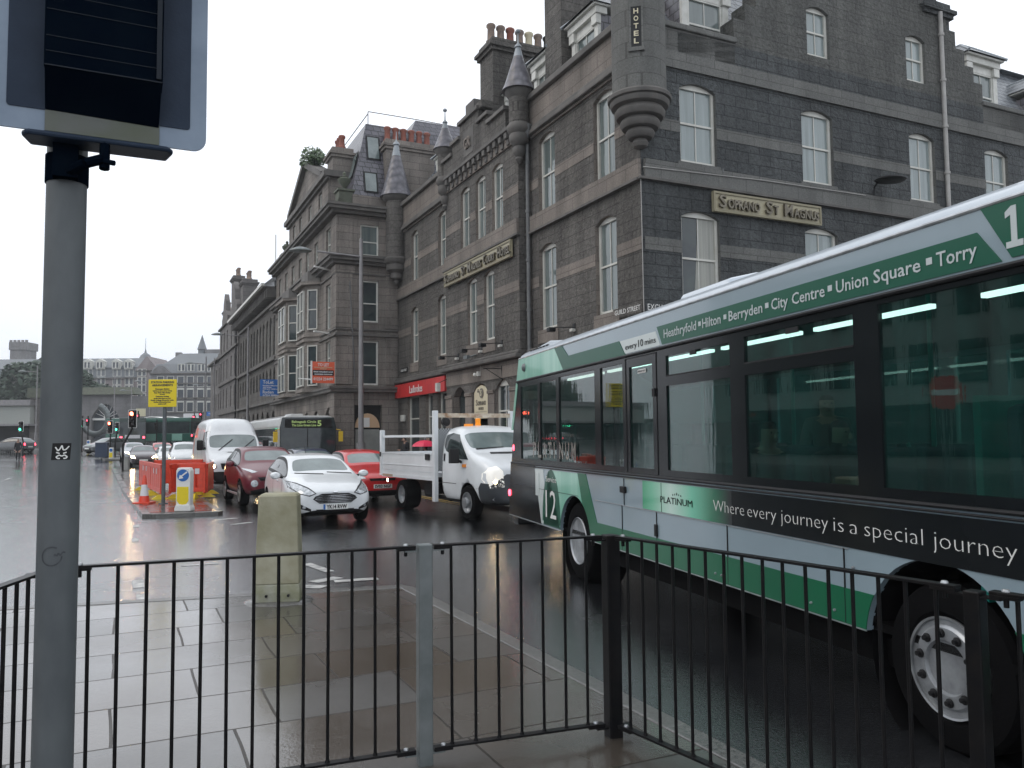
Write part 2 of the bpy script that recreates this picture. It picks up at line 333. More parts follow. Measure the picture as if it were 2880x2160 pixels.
def wallgrid(mb, T, a0, a1, z0, z1, ops, depth, mi=0, mr=None):
    mr = mi if mr is None else mr
    xs = sorted({a0, a1, *[v for o in ops for v in o[:2] if a0 < v < a1]}); zs = sorted({z0, z1, *[v for o in ops for v in o[2:4] if z0 < v < z1]})
    for i in range(len(xs) - 1):
        for j in range(len(zs) - 1):
            cx = (xs[i] + xs[i + 1]) / 2; cz = (zs[j] + zs[j + 1]) / 2
            if any(o[0] < cx < o[1] and o[2] < cz < o[3] for o in ops): continue
            mb.face([T(xs[i], zs[j], 0), T(xs[i + 1], zs[j], 0), T(xs[i + 1], zs[j + 1], 0), T(xs[i], zs[j + 1], 0)], mi)
    for o in ops:
        b0, b1, y0, y1 = o[:4]; rise = o[4] if len(o) > 4 else 0
        mb.face([T(b0, y0, 0), T(b0, y0, depth), T(b0, y1 - rise, depth), T(b0, y1 - rise, 0)], mr)
        mb.face([T(b1, y0, 0), T(b1, y0, depth), T(b1, y1 - rise, depth), T(b1, y1 - rise, 0)], mr)
        mb.face([T(b0, y0, 0), T(b1, y0, 0), T(b1, y0, depth), T(b0, y0, depth)], mr)
        k = 8 if rise else 1; A = []
        for i in range(k + 1):
            t = i / k; A.append((b0 + (b1 - b0) * t, y1 - rise + rise * (1 - (2 * t - 1) ** 2)))
        for i in range(k):
            mb.face([T(*A[i], 0), T(*A[i + 1], 0), T(*A[i + 1], depth), T(*A[i], depth)], mr)
            if rise: mb.face([T(*A[i], 0), T(*A[i + 1], 0), T(A[i + 1][0], y1, 0), T(A[i][0], y1, 0)], mi)
def sash(parent, T, o, depth, bars=1, fm=None, pm=None, name='window', fw=.085, meet=.5, curtain=False):
    b0, b1, y0, y1 = o[:4]; rise = o[4] if len(o) > 4 else 0; d = depth - .1
    f = MB(); fm = fm or K['sash']
    f.tbox(T, b0, b0 + fw, y0, y1, d, depth); f.tbox(T, b1 - fw, b1, y0, y1, d, depth)
    f.tbox(T, b0 + fw, b1 - fw, y0, y0 + fw * 1.1, d - .01, depth); f.tbox(T, b0 + fw, b1 - fw, y1 - fw - rise * .4, y1, d, depth)
    zm = y0 + (y1 - y0) * meet
    f.tbox(T, b0 + fw, b1 - fw, zm - .025, zm + .03, d + .01, depth)
    for i in range(bars):
        x = b0 + (b1 - b0) * (i + 1) / (bars + 1); f.tbox(T, x - .014, x + .014, y0 + fw, y1 - fw, d + .03, depth)
    w_ = f.build(name, fm, parent)
    p = MB(); p.tbox(T, b0 + fw, b1 - fw, y0 + fw, y1 - fw, depth - .045, depth - .03)
    p.build('pane', pm or K['pane'], w_)
    return w_
def TG(n): return lambda a, z, d: (n + d, U0 + a, z)          # wall facing the street; a = metres from the hotel corner
def TE(u): return lambda a, z, d: (12 + a, u + d, z)          # wall facing across the street end
def chimney(parent, x0, x1, y0, y1, z0, z1, m, pots, pm, ph=.75, along='y'):
    b = MB(); b.box(x0, x1, y0, y1, z0, z1); b.box(x0 - .1, x1 + .1, y0 - .1, y1 + .1, z1, z1 + .14); b.box(x0 - .18, x1 + .18, y0 - .18, y1 + .18, z1 + .14, z1 + .26)
    b.box(x0 - .04, x1 + .04, y0 - .04, y1 + .04, z1 + .26, z1 + .5)
    c = b.build('chimney', m, parent)
    for i in range(pots):
        t = (i + .5) / pots
        px, py = ((x0 + x1) / 2, y0 + (y1 - y0) * t) if along == 'y' else (x0 + (x1 - x0) * t, (y0 + y1) / 2)
        q = MB(); q.lathe((px, py, z1 + .5), [(.2, 0), (.2, .12), (.15, .16), (.135, ph - .18), (.18, ph - .12), (.18, ph - .04), (.14, ph)], 12)
        q.build('chimney_pot', pm[i % len(pm)], c, smooth=40)
    return c
K['orangeL'] = mat('orange_livery', (.70, .13, .05), .35, coat=.5); K['silverL'] = mat('grey_livery', (.25, .27, .28), .4)
K['pbuswhite'] = paint('bus_white', (.55, .56, .55)); K['pbusdark'] = paint('bus_dark', (.02, .05, .04)); K['pbusgreen'] = paint('bus_green_far', (.02, .11, .08)); K['mint'] = mat('mint_panel', (.25, .48, .40), .5)
K['led'] = mat('led_text', (.3, .4, .15), .4, em=(.45, .62, .2), es=.3); K['ymirror'] = mat('yellow_mirror', (.75, .5, .03), .45)
K['greyp'] = mat('grey_bumper', (.035, .04, .048), .45, c2=(.05, .055, .06), vs=3, bs=60, bst=.1)
K['litmark'] = mat('worn_marker', (.5, .36, .25), .4, c2=(.2, .15, .12), vs=14); K['rustbar'] = mat('rusty_white_bar', (.62, .58, .48), .6, c2=(.28, .14, .06), vs=6)
K['amberlit'] = mat('amber_beacon', (.9, .3, .02), .3, em=(1, .35, .02), es=.15); K['litw'] = mat('white_marker_lit', (1, .95, .8), .3, em=(1, .85, .6), es=14)
m, N, L, P = newmat('perforated_sheet'); P.inputs['Base Color'].default_value = (.45, .48, .5, 1); P.inputs['Roughness'].default_value = .5
tc = N.new('ShaderNodeTexCoord'); vo = N.new('ShaderNodeTexChecker'); vo.inputs['Scale'].default_value = 30; L.new(tc.outputs['Object'], vo.inputs['Vector']); vo.inputs['Color1'].default_value = (.55, .58, .6, 1); vo.inputs['Color2'].default_value = (.04, .045, .05, 1); L.new(vo.outputs['Color'], P.inputs['Base Color']); K['perf'] = m
K['boardedge'] = mat('signal_board_grey', (.24, .30, .38), .45, c2=(.18, .23, .30), vs=8, spec=.3); K['boarddark'] = mat('signal_board_dark', (.020, .034, .060), .5, c2=(.014, .025, .046), vs=10, bs=120, bst=.1, spec=.2)
K['bodydark'] = mat('signal_body_dark', (.0018, .004, .009), .7, c2=(.003, .006, .011), vs=10, spec=0); K['ribline'] = mat('signal_rib', (.009, .014, .022), .5, spec=.2); K['mossy'] = mat('mossy_grey', (.12, .128, .13), .6, c2=(.085, .10, .06), vs=7)
K['tagink'] = mat('faded_ink', (.025, .028, .035), .6, c2=(.07, .078, .085), vs=60); K['concrete2'] = mat('pale_concrete', (.36, .36, .31), .75, c2=(.22, .225, .13), vs=5, bs=30, bst=.4, bd=.01); K['lamp_off'] = mat('unlit_lens', (.03, .02, .02), .2)
K['wletter2'] = mat('pale_grey_letter', (.50, .55, .56), .5); K['chromeletter'] = mat('chrome_letter', (.40, .38, .32), .25, .8, c2=(.25, .24, .22), vs=3); K['steel2'] = mat('bus_rim', (.42, .44, .46), .38, .6, c2=(.2, .21, .22), vs=6, bs=30, bst=.1)
# ============================================================= HOTEL
H = thing('hotel', 'dark rock-faced granite corner hotel with turrets and white sash windows, behind the green bus', 'building', 12, U0)
G1, GB, E1 = TG(12), TG(11.65), TE(U0)
def two(r, a, b=None, z1=7.85, z0=5.15): return [(x, x + r, z0, z1, .16) for x in a]
oR2 = [(1.2, 2.3, 8.85, 11.42, .17), (4.62, 5.72, 8.85, 11.42, .17)]; oR1 = [(1.2, 2.3, 5.15, 7.86, .17), (4.62, 5.75, 5.15, 7.86, .17)]
oRg = [(1.0, 2.4, 1.0, 3.8, .3), (4.3, 5.7, 1.0, 3.8, .3)]
oL2 = [(14.1, 15.0, 8.95, 11.3, .15), (17.65, 18.6, 8.95, 11.3, .15)]; oL1 = [(14.15, 15.1, 5.2, 7.75, .15), (17.65, 18.65, 5.2, 7.75, .15)]
oLg = [(13.75, 15.1, .4, 3.7), (15.8, 16.7, .1, 3.7), (17.55, 19.2, .4, 3.7)]
oB2 = [(7.72, 8.62, 8.93, 11.3, .15), (9.2, 10.1, 8.93, 11.3, .15), (10.68, 11.58, 8.93, 11.3, .15)]
oB1 = [(8.5, 9.4, 5.2, 7.68, .15), (10.05, 10.95, 5.2, 7.68, .15)]
oBg = [(7.3, 8.45, .9, 3.75, .35), (9.1, 10.45, .9, 3.72, .35), (11.2, 12.45, .1, 3.7, .35)]
b = MB()
wallgrid(b, G1, 0, 6.5, .0, 12.6, oR2 + oR1 + oRg, .3, 0, 1)
wallgrid(b, G1, 13.2, 20.6, .0, 12.6, oL2 + oL1 + oLg, .3, 0, 1)
wallgrid(b, GB, 6.5, 13.2, .0, 12.2, oB2 + oB1 + oBg, .3, 0, 1)
b.face([GB(6.5, 0, 0), GB(6.5, 0, .35), GB(6.5, 12.2, .35), GB(6.5, 12.2, 0)], 0); b.face([GB(13.2, 0, 0), GB(13.2, 0, .35), GB(13.2, 12.2, .35), GB(13.2, 12.2, 0)], 0)
b.build('wall', [K['rock'], K['ash']], H, fix=False)
oE2 = [(1.28, 2.5, 9.05, 11.25, .17), (5.62, 6.85, 9.05, 11.25, .17), (10.12, 11.3, 9.05, 11.25, .17), (13.75, 14.95, 9.05, 11.25, .17)]
oE1 = [(1.25, 2.52, 5.2, 7.75, .17), (5.62, 6.9, 5.2, 7.75, .17), (10.1, 11.3, 5.2, 7.75, .17), (13.75, 14.95, 5.2, 7.75, .17)]
oE3 = [(5.95, 6.85, 12.9, 14.42, .15), (10.15, 11.05, 12.9, 14.42, .15)]
b = MB()
wallgrid(b, E1, 0, 24, 0, 12.6, oE2 + oE1, .3, 0, 1)
wallgrid(b, E1, 4.46, 12.54, 12.6, 14.45, oE3, .3, 2, 1)
for s_ in (-1, 1):
    for k in range(3):
        a = 8.5 - 5.3 + .42 * k; q = sorted([8.5 + s_ * (8.5 - a), 8.5 + s_ * 4.04]); b.tbox(E1, q[0], q[1], (12.9 if k else 12.6) + .5 * k, 13.4 + .5 * k, .0, .55, 2)
for k in range(3, 11):
    h = 5.3 - .42 * k; b.tbox(E1, 8.5 - h, 8.5 + h, 12.95 + .5 * k, 13.45 + .5 * k, 0, .55, 2)
b.build('gable_wall', [K['rockE'], K['ashE'], K['rockU']], H, fix=False)
# smooth bands, strings, sills
def bands(T, a0, a1, mm, ops1, ops2):
    for z0, z1, d in ((8.43, 8.95, -.09), (11.55, 12.0, -.07)): b = MB(); b.tbox(T, a0, a1, z0, z1, d, .02); b.build('string_course', mm, H)
    for (z0, z1, ops) in ((6.58, 6.92, ops1), (9.83, 10.14, ops2)):
        x = a0
        for o in sorted(ops) + [(a1, a1)]:
            if o[0] > x: b = MB(); b.tbox(T, x, o[0], z0, z1, -.012, .02); b.build('stone_band', mm, H)
            x = o[1]
    for o in ops1 + ops2: b = MB(); b.tbox(T, o[0] - .1, o[1] + .1, o[2] - .42, o[2], -.03, .02); b.build('window_sill', mm, H)
bands(G1, 0, 6.5, K['ash'], oR1, oR2); bands(GB, 6.5, 13.2, K['ash'], oB1, oB2); bands(G1, 13.2, 20.6, K['ash'], oL1, oL2); bands(E1, 0.08, 24, K['ashE'], oE1, oE2)
PM = [K['trim'], K['ash'], K['ashE']]
for T, a0, a1 in ((G1, -.02, 6.5), (G1, 13.2, 20.6)):
    b = MB(); b.tbox(T, a0, a1, 11.98, 12.8, -.05, .5, 1); b.tbox(T, a0, a1, 12.78, 12.98, -.2, .6, 0); b.tbox(T, a0, a1, 11.62, 11.76, -.2, .0, 0); b.tbox(T, a0, a1, 11.76, 11.9, -.13, .0, 0); b.build('parapet', PM, H, bevel=.03)
for a0, a1 in ((0, 3.25), (13.75, 24)):
    b = MB(); b.tbox(E1, a0, a1, 12.0, 12.68, 0, .5, 2); b.tbox(E1, a0, a1, 12.66, 12.82, -.08, .55, 2); b.build('parapet', PM, H, bevel=.03)
for T, a0, a1 in ((G1, 0, 6.5), (GB, 6.35, 13.3), (G1, 13.2, 20.6)):
    b = MB(); b.tbox(T, a0, a1, 4.35, 4.5, -.25, 0); b.tbox(T, a0, a1, 4.5, 4.62, -.15, 0); b.build('cornice', K['trim'], H, bevel=.04); b = MB(); b.tbox(T, a0, a1, 8.38, 8.45, -.14, 0); b.build('drip_moulding', K['trim'], H)
b = MB(); b.tbox(E1, -.2, 24, 4.35, 4.6, -.2, 0); b.build('cornice', K['trim'], H, bevel=.04); b = MB(); b.tbox(E1, -.1, 24, 8.4, 8.46, -.12, 0); b.build('drip_moulding', K['trim'], H)
# ground floor ashlar piers on the bay
for a0, a1 in ((6.5, 7.25), (8.5, 9.05), (10.5, 11.15), (12.5, 13.2)): b = MB(); b.tbox(GB, a0, a1, 0, 3.3, -.05, 0); b.tbox(GB, a0, a1, 3.3, 3.42, -.09, 0); b.build('pier', K['ash'], H, bevel=.01)
b = MB(); b.tbox(GB, 6.5, 13.2, 3.78, 4.33, -.02, 0); b.build('fascia', K['ash'], H)
for i, o in enumerate(oR2 + oR1 + oL2 + oL1): sash(H, G1, o, .22)
for o in oRg: sash(H, G1, o, .22, pm=K['paneD'])
for o in oB2 + oB1: sash(H, GB, o, .2)
for o in oBg[:1]: sash(H, GB, o, .2, pm=K['paneD'], meet=.62)
for i, o in enumerate(oE2): sash(H, E1, o, .2, pm=K['paneE'])
for i, o in enumerate(oE3): sash(H, E1, o, .2, pm=K['paneE'])
for i, o in enumerate(oE1):
    w_ = sash(H, E1, o, .2, pm=K['paneD'] if i == 0 else K['paneE'])
c = MB()                                                        # half-drawn curtain in the corner room window, folds over the pane
pts = [(1.80 + .05 * sin(z * 2.1) + (.18 if z < 6.2 else .12), z) for z in (5.32, 5.8, 6.3, 6.9, 7.6)]
c.prism(E1, [(1.72, 5.32), (2.43, 5.32), (2.43, 7.62), (1.9, 7.62), (1.84, 6.6)], .148, .152); c.build('curtain', K['curt'], H)
o = oLg[0]
for o in (oLg[0], oLg[2]): sash(H, G1, o, .22, bars=0, fm=K['sash'], pm=K['paneD'], meet=.68, name='shop_window')
sash(H, G1, oLg[1], .25, bars=0, pm=K['paneD'], meet=.72, name='door')
b = MB(); b.tbox(GB, 11.2, 12.45, .1, 3.7, .27, .31); b.build('door', K['paneD'], H)
# corner turret
b = MB(); cx, cy = 12.0, U0
b.lathe((cx, cy, 0), [(.08, 9.2), (.17, 9.25), (.21, 9.34), (.18, 9.42), (.16, 9.44), (.30, 9.46), (.36, 9.52), (.38, 9.60), (.34, 9.67), (.32, 9.69), (.46, 9.71), (.51, 9.78), (.52, 9.86), (.48, 9.93), (.46, 9.95), (.60, 9.97), (.65, 10.04), (.66, 10.12), (.61, 10.2), (.60, 10.22), (.73, 10.26), (.77, 10.34), (.77, 10.38), (.75, 10.40), (.82, 10.42), (.83, 10.5), (.80, 10.55), (.70, 10.58)], 40, 1)
b.lathe((cx, cy, 0), [(.7, 10.58), (.7, 11.3), (.7, 12), (.7, 12.7), (.7, 16.3)], 40, 0, caps=False)
b.lathe((cx, cy, 0), [(.7, 15.2), (.85, 15.3), (.85, 15.5), (.72, 15.6)], 40, 1)
t_ = b.build('turret', [K['ashE'], K['trim']], H, smooth=35)
b = MB(); b.lathe((cx, cy, 0), [(.95, 15.5), (.5, 17), (.0, 19)], 32); b.build('cone_roof', K['slate'], t_, smooth=30)
def small_turret(n, s, r, zc, zb, zt, zapex, rb):
    b = MB(); y = U0 + s
    b.lathe((n, y, 0), [(.06, zc), (.14, zc + .12), (.1, zc + .2), (r * .6, zc + .3), (r * .62, zc + .5), (r * .5, zc + .55), (r * .95, zc + .68), (r, zc + .9), (r * .9, zc + .95), (r * 1.18, zc + 1.05), (r * 1.22, zc + 1.2), (r, zc + 1.3)], 24, 1)
    b.lathe((n, y, 0), [(r, zc + 1.28), (r, zb)], 24, 0); b.lathe((n, y, 0), [(r, zb - .25), (r * 1.35, zb - .1), (r * 1.4, zb + .02), (r * 1.1, zb + .06)], 24, 1)
    t = b.build('turret', [K['rock'], K['trim']], H, smooth=50)
    b = MB(); h = zapex - zb
    b.lathe((n, y, 0), [(rb, zb), (rb * .82, zb + h * .14), (rb * .28, zb + h * .74)], 24); b.build('cone_roof', K['fish'], t, smooth=60)
    b = MB(); b.lathe((n, y, 0), [(rb * .29, zb + h * .735), (rb * .15, zb + h * .93), (rb * .22, zb + h * .94), (rb * .2, zb + h * .97), (.03, zapex + .05), (.012, zapex + .5)], 16)
    if zapex < 15.2: b.lathe((n, y, zapex + .45), [(.0, -.08), (.07, -.04), (.09, 0), (.07, .05), (0, .09)], 12)
    b.build('finial', K['lead'], t, smooth=60)
m, N, L, P = newmat('fishscale_slate'); tc = N.new('ShaderNodeTexCoord'); sp = N.new('ShaderNodeSeparateXYZ'); L.new(tc.outputs['Object'], sp.inputs[0])
P.inputs['Roughness'].default_value = .32; vo = N.new('ShaderNodeTexVoronoi'); vo.inputs['Scale'].default_value = 4.2; L.new(tc.outputs['Object'], vo.inputs['Vector'])
L.new(mixc(N, L, vo.outputs['Distance'], (.17, .165, .19), (.04, .04, .05)), P.inputs['Base Color']); L.new(bumpn(N, L, vo.outputs['Distance'], .8, -.03), P.inputs['Normal']); K['fish'] = m
small_turret(11.62, 6.35, .33, 10.75, 13.15, 0, 14.75, .56)
small_turret(11.62, 13.15, .31, 10.95, 13.4, 0, 14.6, .5)
small_turret(11.75, 20.1, .5, 9.1, 13.35, 0, 16.1, .78)
# battlemented bay parapet with corbel table and carved panel
b = MB()
st = [(7.0, 8.4, 12.75), (8.4, 9.3, 13.1), (9.3, 11.1, 13.62), (11.1, 11.9, 13.1), (11.9, 12.85, 12.7)]
for a0, a1, z in st:
    b.tbox(GB, a0, a1, 12.05, z, -.22, .3, 0); b.tbox(GB, a0 - .06, a1 + .06, z, z + .14, -.32, .36, 1)
b.tbox(GB, 9.0, 9.6, 13.62, 13.9, -.22, .25, 0); b.tbox(GB, 9.7, 10.5, 13.75, 14.2, -.22, .25, 1); b.tbox(GB, 6.7, 13.0, 12.0, 12.12, -.26, 0, 1)
for i in range(13):
    a = 6.95 + i * .465
    b.tbox(GB, a, a + .22, 11.78, 12.0, -.22, 0, 1); b.tbox(GB, a + .02, a + .2, 11.58, 11.8, -.13, 0, 1)
b.tbox(GB, 9.75, 10.7, 12.25, 13.2, -.235, -.2, 1)
b.build('battlement', [K['rock'], K['trim']], H, bevel=.015)
lettering('carved_monogram', H, 'GR', (11.4, U0 + 10.55, 12.5), (0, -1, 0), (0, 0, 1), .42, .62, K['ash'], .05, .01)
# roofs behind the parapets
b = MB()
b.face([(12.55, U0 + .6, 12.5), (12.55, U0 + 20.6, 12.5), (14.6, U0 + 20.6, 16), (14.6, U0 + 2.6, 16)]); b.face([(12.6, U0 + .55, 12.4), (35, U0 + .55, 12.4), (33, U0 + 2.9, 16), (14.6, U0 + 2.6, 16)])
b.face([(14.6, U0 + 2.6, 16), (14.6, U0 + 20.6, 16), (33, U0 + 20.6, 16), (33, U0 + 2.6, 16)])
b.face([(12.0, U0 + 20.6, 0), (34, U0 + 20.6, 0), (34, U0 + 20.6, 16), (14.6, U0 + 20.6, 16), (12, U0 + 20.6, 12.6)]); b.face([(35, U0, 0), (35, U0 + 20.6, 0), (35, U0 + 20.6, 16), (33, U0 + .55, 16)])
b.build('roof', K['slateL'], H)
def dormer(a0, a1, z0, z1, face, u_or_n, dp=2.2, ow=.12):
    # face 'G' looks over the street, 'E' over the side street
    T = (lambda a, z, d: (u_or_n + d, U0 + a, z)) if face == 'G' else (lambda a, z, d: (12 + a, u_or_n + d, z))
    b = MB(); b.tbox(T, a0, a1, z0, z1, .12, dp); b.tbox(T, a0 - .02, a0 + .02, z0, z1, .1, dp, 0)
    d_ = b.build('dormer', K['slate'], H)
    b = MB()
    b.tbox(T, a0 - .02, a0 + .2, z0, z1, 0, .13); b.tbox(T, a1 - .2, a1 + .02, z0, z1, 0, .13); b.tbox(T, a0 - .1, a1 + .1, z1 - .02, z1 + .2, -.1, .3)
    b.tbox(T, a0 - .16, a1 + .16, z1 + .2, z1 + .27, -.2, dp); b.tbox(T, a0 + .2, a1 - .2, z1 - .3, z1, .03, .12); b.tbox(T, a0 - .06, a0 + .24, z1 - .32, z1 - .02, -.08, .1); b.tbox(T, a1 - .24, a1 + .06, z1 - .32, z1 - .02, -.08, .1)
    b.tbox(T, a0 + .2, a1 - .2, z0, z0 + .1, .0, .12)
    b.build('dormer_front', K['white'], d_, bevel=.012)
    w_ = sash(d_, T, (a0 + .2, a1 - .2, z0 + .1, z1 - .28), .14, fm=K['white'], fw=.06, meet=.42)
    m_ = (a0 + a1) / 2; zt = z1 + .27
    P_ = [T(a0 - ow - .1, zt, -.28), T(a1 + ow + .1, zt, -.28), T(a1 + ow + .1, zt, dp + .5), T(a0 - ow - .1, zt, dp + .5)]; Q = [T(a0 + .45, zt + .62, .5), T(a1 - .45, zt + .62, .5), T(a1 - .45, zt + .62, dp + .5), T(a0 + .45, zt + .62, dp + .5)]
    b = MB(); b.face([P_[0], P_[1], Q[1], Q[0]]); b.face([P_[1], P_[2], Q[2], Q[1]]); b.face([P_[3], P_[0], Q[0], Q[3]]); b.face(Q); b.build('dormer_roof', K['slateL'], d_)
    b = MB()
    for i in range(4): b.cyl(P_[i], Q[i], .05, seg=6)
    b.cyl(Q[0], Q[1], .05, seg=6); b.cyl(Q[1], Q[2], .04, seg=6); b.cyl(Q[0], Q[3], .04, seg=6); b.build('lead_ridge', K['lead'], d_)
dormer(3.2, 4.75, 12.85, 14.55, 'G', 12.75); dormer(6.2, 7.4, 12.85, 14.45, 'G', 12.75); dormer(9.9, 11.4, 12.85, 14.4, 'G', 12.9); dormer(16.2, 17.4, 12.85, 14.3, 'G', 12.9)
dormer(2.0, 3.62, 12.75, 14.45, 'E', U0 + .7); dormer(14.05, 15.65, 12.75, 14.55, 'E', U0 + .7); dormer(18.4, 20, 12.75, 14.3, 'E', U0 + .7)
chimney(H, 12.35, 15.2, U0 + 10, U0 + 11.2, 12.5, 16.35, K['rock'], 7, [K['potg'], K['potg'], K['pot'], K['potg'], K['cream'], K['potg'], K['black']], .8, 'x')
chimney(H, 12.5, 14.4, U0 + 5, U0 + 6.1, 12.5, 18, K['rock'], 4, [K['potg']], .8, 'x')
chimney(H, 23.1, 24.3, U0 + .02, U0 + 1.4, 12.6, 15.3, K['rockE'], 0, [K['potg']])
def pipe(name, pts, r, m, parent):
    b = MB(); b.tube(pts, r, 10)
    (x0, y0, z0), (x1, y1, z1) = pts[0], pts[-1]
    n = int(abs(z1 - z0) / 1.5)
    for i in range(n):
        t = (i + .5) / n; z = z0 + (z1 - z0) * t; x = x0 + (x1 - x0) * t; y = y0 + (y1 - y0) * t; b.cyl((x, y, z - .04), (x, y, z + .04), r * 1.35, seg=10)
    return b.build(name, m, parent, smooth=40)
pipe('downpipe', [(11.88, U0 + 6.28, 11.6), (11.88, U0 + 6.28, .2)], .065, K['downpipe'], H)
b = MB(); b.lathe((11.8, U0 + 6.15, 11.55), [(.08, 0), (.2, .35), (.22, .42)], 8); b.build('rainwater_head', K['downpipe'], H)
pipe('downpipe', [(23.72, U0 - .1, 15.4), (23.72, U0 - .1, .2)], .07, K['pinkpipe'], H)
pipe('downpipe', [(12.0 + 2.62, U0 - .08, 9.0), (12 + 2.62, U0 - .08, 8.9)], .03, K['downpipe'], H)
b = MB(); b.tube([(11.97, U0 - .03, 8.5), (11.985, U0 - .03, 4.7)], .012, 6); b.tube([(12.0, U0 - .11, 8.7), (16, U0 - .11, 8.85), (20, U0 - .11, 8.9)], .014, 6); b.build('cable', K['pinkpipe'], H)
# ---- things fixed to the hotel
def board(name, label, cat, T, a0, a1, z0, z1, off, th=.08, frame=.06):
    p = T((a0 + a1) / 2, z0, off); t = thing(name, label, cat, p[0], p[1], z0)
    b = MB(); b.tbox(T, a0, a1, z0, z1, off, off + th); b.build('panel', K['gold'], t, bevel=.01)
    b = MB(); b.tbox(T, a0, a1, z0, z0 + frame, off - .03, off); b.tbox(T, a0, a1, z1 - frame, z1, off - .03, off); b.tbox(T, a0, a0 + frame, z0 + frame, z1 - frame, off - .03, off); b.tbox(T, a1 - frame, a1, z0 + frame, z1 - frame, off - .03, off)
    b.build('frame', K['goldedge'], t, bevel=.008); return t
t = board('hotel_name_sign', 'long cream name board over the two first-floor windows of the hotel street front', 'sign', GB, 6.85, 13.0, 7.74, 8.33, -.14)
xs = 12.85
for wd, w_ in (('S', .24), ('OPRANO', 1.25), ('S', .22), ('T', .15), ('M', .3), ('AGNUS', .92), ('C', .22), ('OURT', .72), ('H', .24), ('OTEL', .68)):
    big = len(wd) == 1 and wd != 'T'
    lettering('letters', t, wd, (11.5, U0 + xs, 7.87), (0, -1, 0), (0, 0, 1), .34 if big else .25, w_, K['letter'], .07, .008)
    xs -= w_ + (.06 if big else .2)
t = board('hotel_name_sign', 'shorter cream name board on the dark gable wall of the hotel, above the bus roof', 'sign', E1, 2.22, 6.12, 7.77, 8.33, -.14)
xs = 2.38
for wd, w_, big in (('S', .24, 1), ('OPRANO', 1.12, 0), ('S', .24, 1), ('T', .16, 0), ('M', .3, 1), ('AGNUS', .95, 0)):
    lettering('letters', t, wd, (12 + xs, U0 - .15, 7.9), (1, 0, 0), (0, 0, 1), .34 if big else .25, w_, K['letter'], .07, .008)
    xs += w_ + (.05 if big else .22)
t = thing('turret_sign', 'tall narrow dark panel with pale HOTEL letters set in the corner turret', 'sign', 12, U0 - .72, 11.7)
dx = Vector((.32, -.947, 0)).normalized(); rx = Vector((0, 0, 1)).cross(dx) * -1; rx = Vector((-dx.y, dx.x, 0)); cc = Vector((12, U0, 0))
def TT(a, z, d): return tuple(cc + dx * (.70 - d) + rx * a + Vector((0, 0, z)))
dx = Vector((-.0, -1, 0)); dx = Vector((-.62, -.78, 0)).normalized(); rx = Vector((-dx.y, dx.x, 0))
b = MB(); b.tbox(TT, -.13, .13, 11.6, 12.64, -.005, .1); b.build('panel', K['black'], t)
b = MB(); b.tbox(TT, -.18, -.13, 11.54, 12.83, -.02, .1); b.tbox(TT, .13, .18, 11.54, 12.83, -.02, .1); b.tbox(TT, -.13, .13, 12.64, 12.83, -.02, .1); b.tbox(TT, -.2, .2, 11.48, 11.58, -.05, .1); b.build('frame', K['ashE'], t)
for i, ch in enumerate('HOTEL'): lettering('letters', t, ch, TT(-.06, 12.46 - i * .195, -.008), rx, (0, 0, 1), .13, .12, K['cream'], .01, .004)
t = thing('shop_sign', 'long red betting shop fascia with white lettering under the hotel cornice', 'sign', 11.8, U0 + 17.4, 3.62)
b = MB(); b.tbox(G1, 13.9, 20.6, 3.66, 4.3, -.18, -.02); b.build('panel', K['redsign'], t, bevel=.01)
lettering('letters', t, 'Ladbrokes', (11.80, U0 + 18.3, 3.8), (0, -1, 0), (0, 0, 1), .34, 1.75, K['wletter'], .012, .0)
t = thing('hotel_panel_sign', 'tall cream panel with emblem and brown lettering in an arched bay of the hotel', 'sign', 11.6, U0 + 9.78, 2.5)
b = MB(); b.prism(GB, [(9.13, 2.45), (10.42, 2.45), (10.42, 3.4), (10.2, 3.56), (9.78, 3.66), (9.35, 3.56), (9.13, 3.4)], .02, .1); b.build('panel', K['cream'], t)
b = MB(); b.lathe((0, 0, 0), [(.0, 0), (.17, 0), (.17, .02), (0, .02)], 20, axis='x')
b.v = [(11.645 + v[0], U0 + 9.72 + v[1], 3.36 + v[2] * 1.05) for v in b.v]; b.tbox(GB, 9.95, 10.1, 3.4, 3.45, .0, .02); b.tbox(GB, 10.0, 10.06, 3.44, 3.52, .0, .02); b.build('emblem', K['letter'], t)
lettering('emblem_letter', t, 'S', (11.64, U0 + 9.79, 3.27), (0, -1, 0), (0, 0, 1), .2, .13, K['cream'], .01, .004)
lettering('letters', t, 'S', (11.665, U0 + 10.25, 2.93), (0, -1, 0), (0, 0, 1), .21, .14, K['letter'], .01, .003)
lettering('letters', t, 'OPRANO', (11.665, U0 + 10.09, 2.93), (0, -1, 0), (0, 0, 1), .15, .75, K['letter'], .01, .003)
lettering('letters', t, 'HOTELS', (11.665, U0 + 10.0, 2.76), (0, -1, 0), (0, 0, 1), .1, .45, K['letter'], .01)
lettering('letters', t, 'St Magnus Court', (11.665, U0 + 10.25, 2.54), (0, -1, 0), (0, 0, 1), .07, .9, K['letter'], .008)
b = MB(); b.tbox(GB, 9.3, 10.27, 2.69, 2.7, .01, .02); b.build('rule', K['letter'], t)
t = thing('street_name_plate', 'white painted street lettering on the hotel corner, street side', 'sign', 11.99, U0 + .7, 4.95)
b = MB(); b.tbox(G1, .05, 1.4, 4.93, 5.2, -.03, 0); b.build('plate', K['rock'], t)
lettering('letters', t, 'GUILD STREET', (11.965, U0 + 1.3, 5.02), (0, -1, 0), (0, 0, 1), .13, 1.2, K['wletter'], .006)
t = thing('street_name_plate', 'white painted street lettering on the hotel corner, gable side, partly hidden by the bus roof', 'sign', 13, U0 - .01, 4.95)
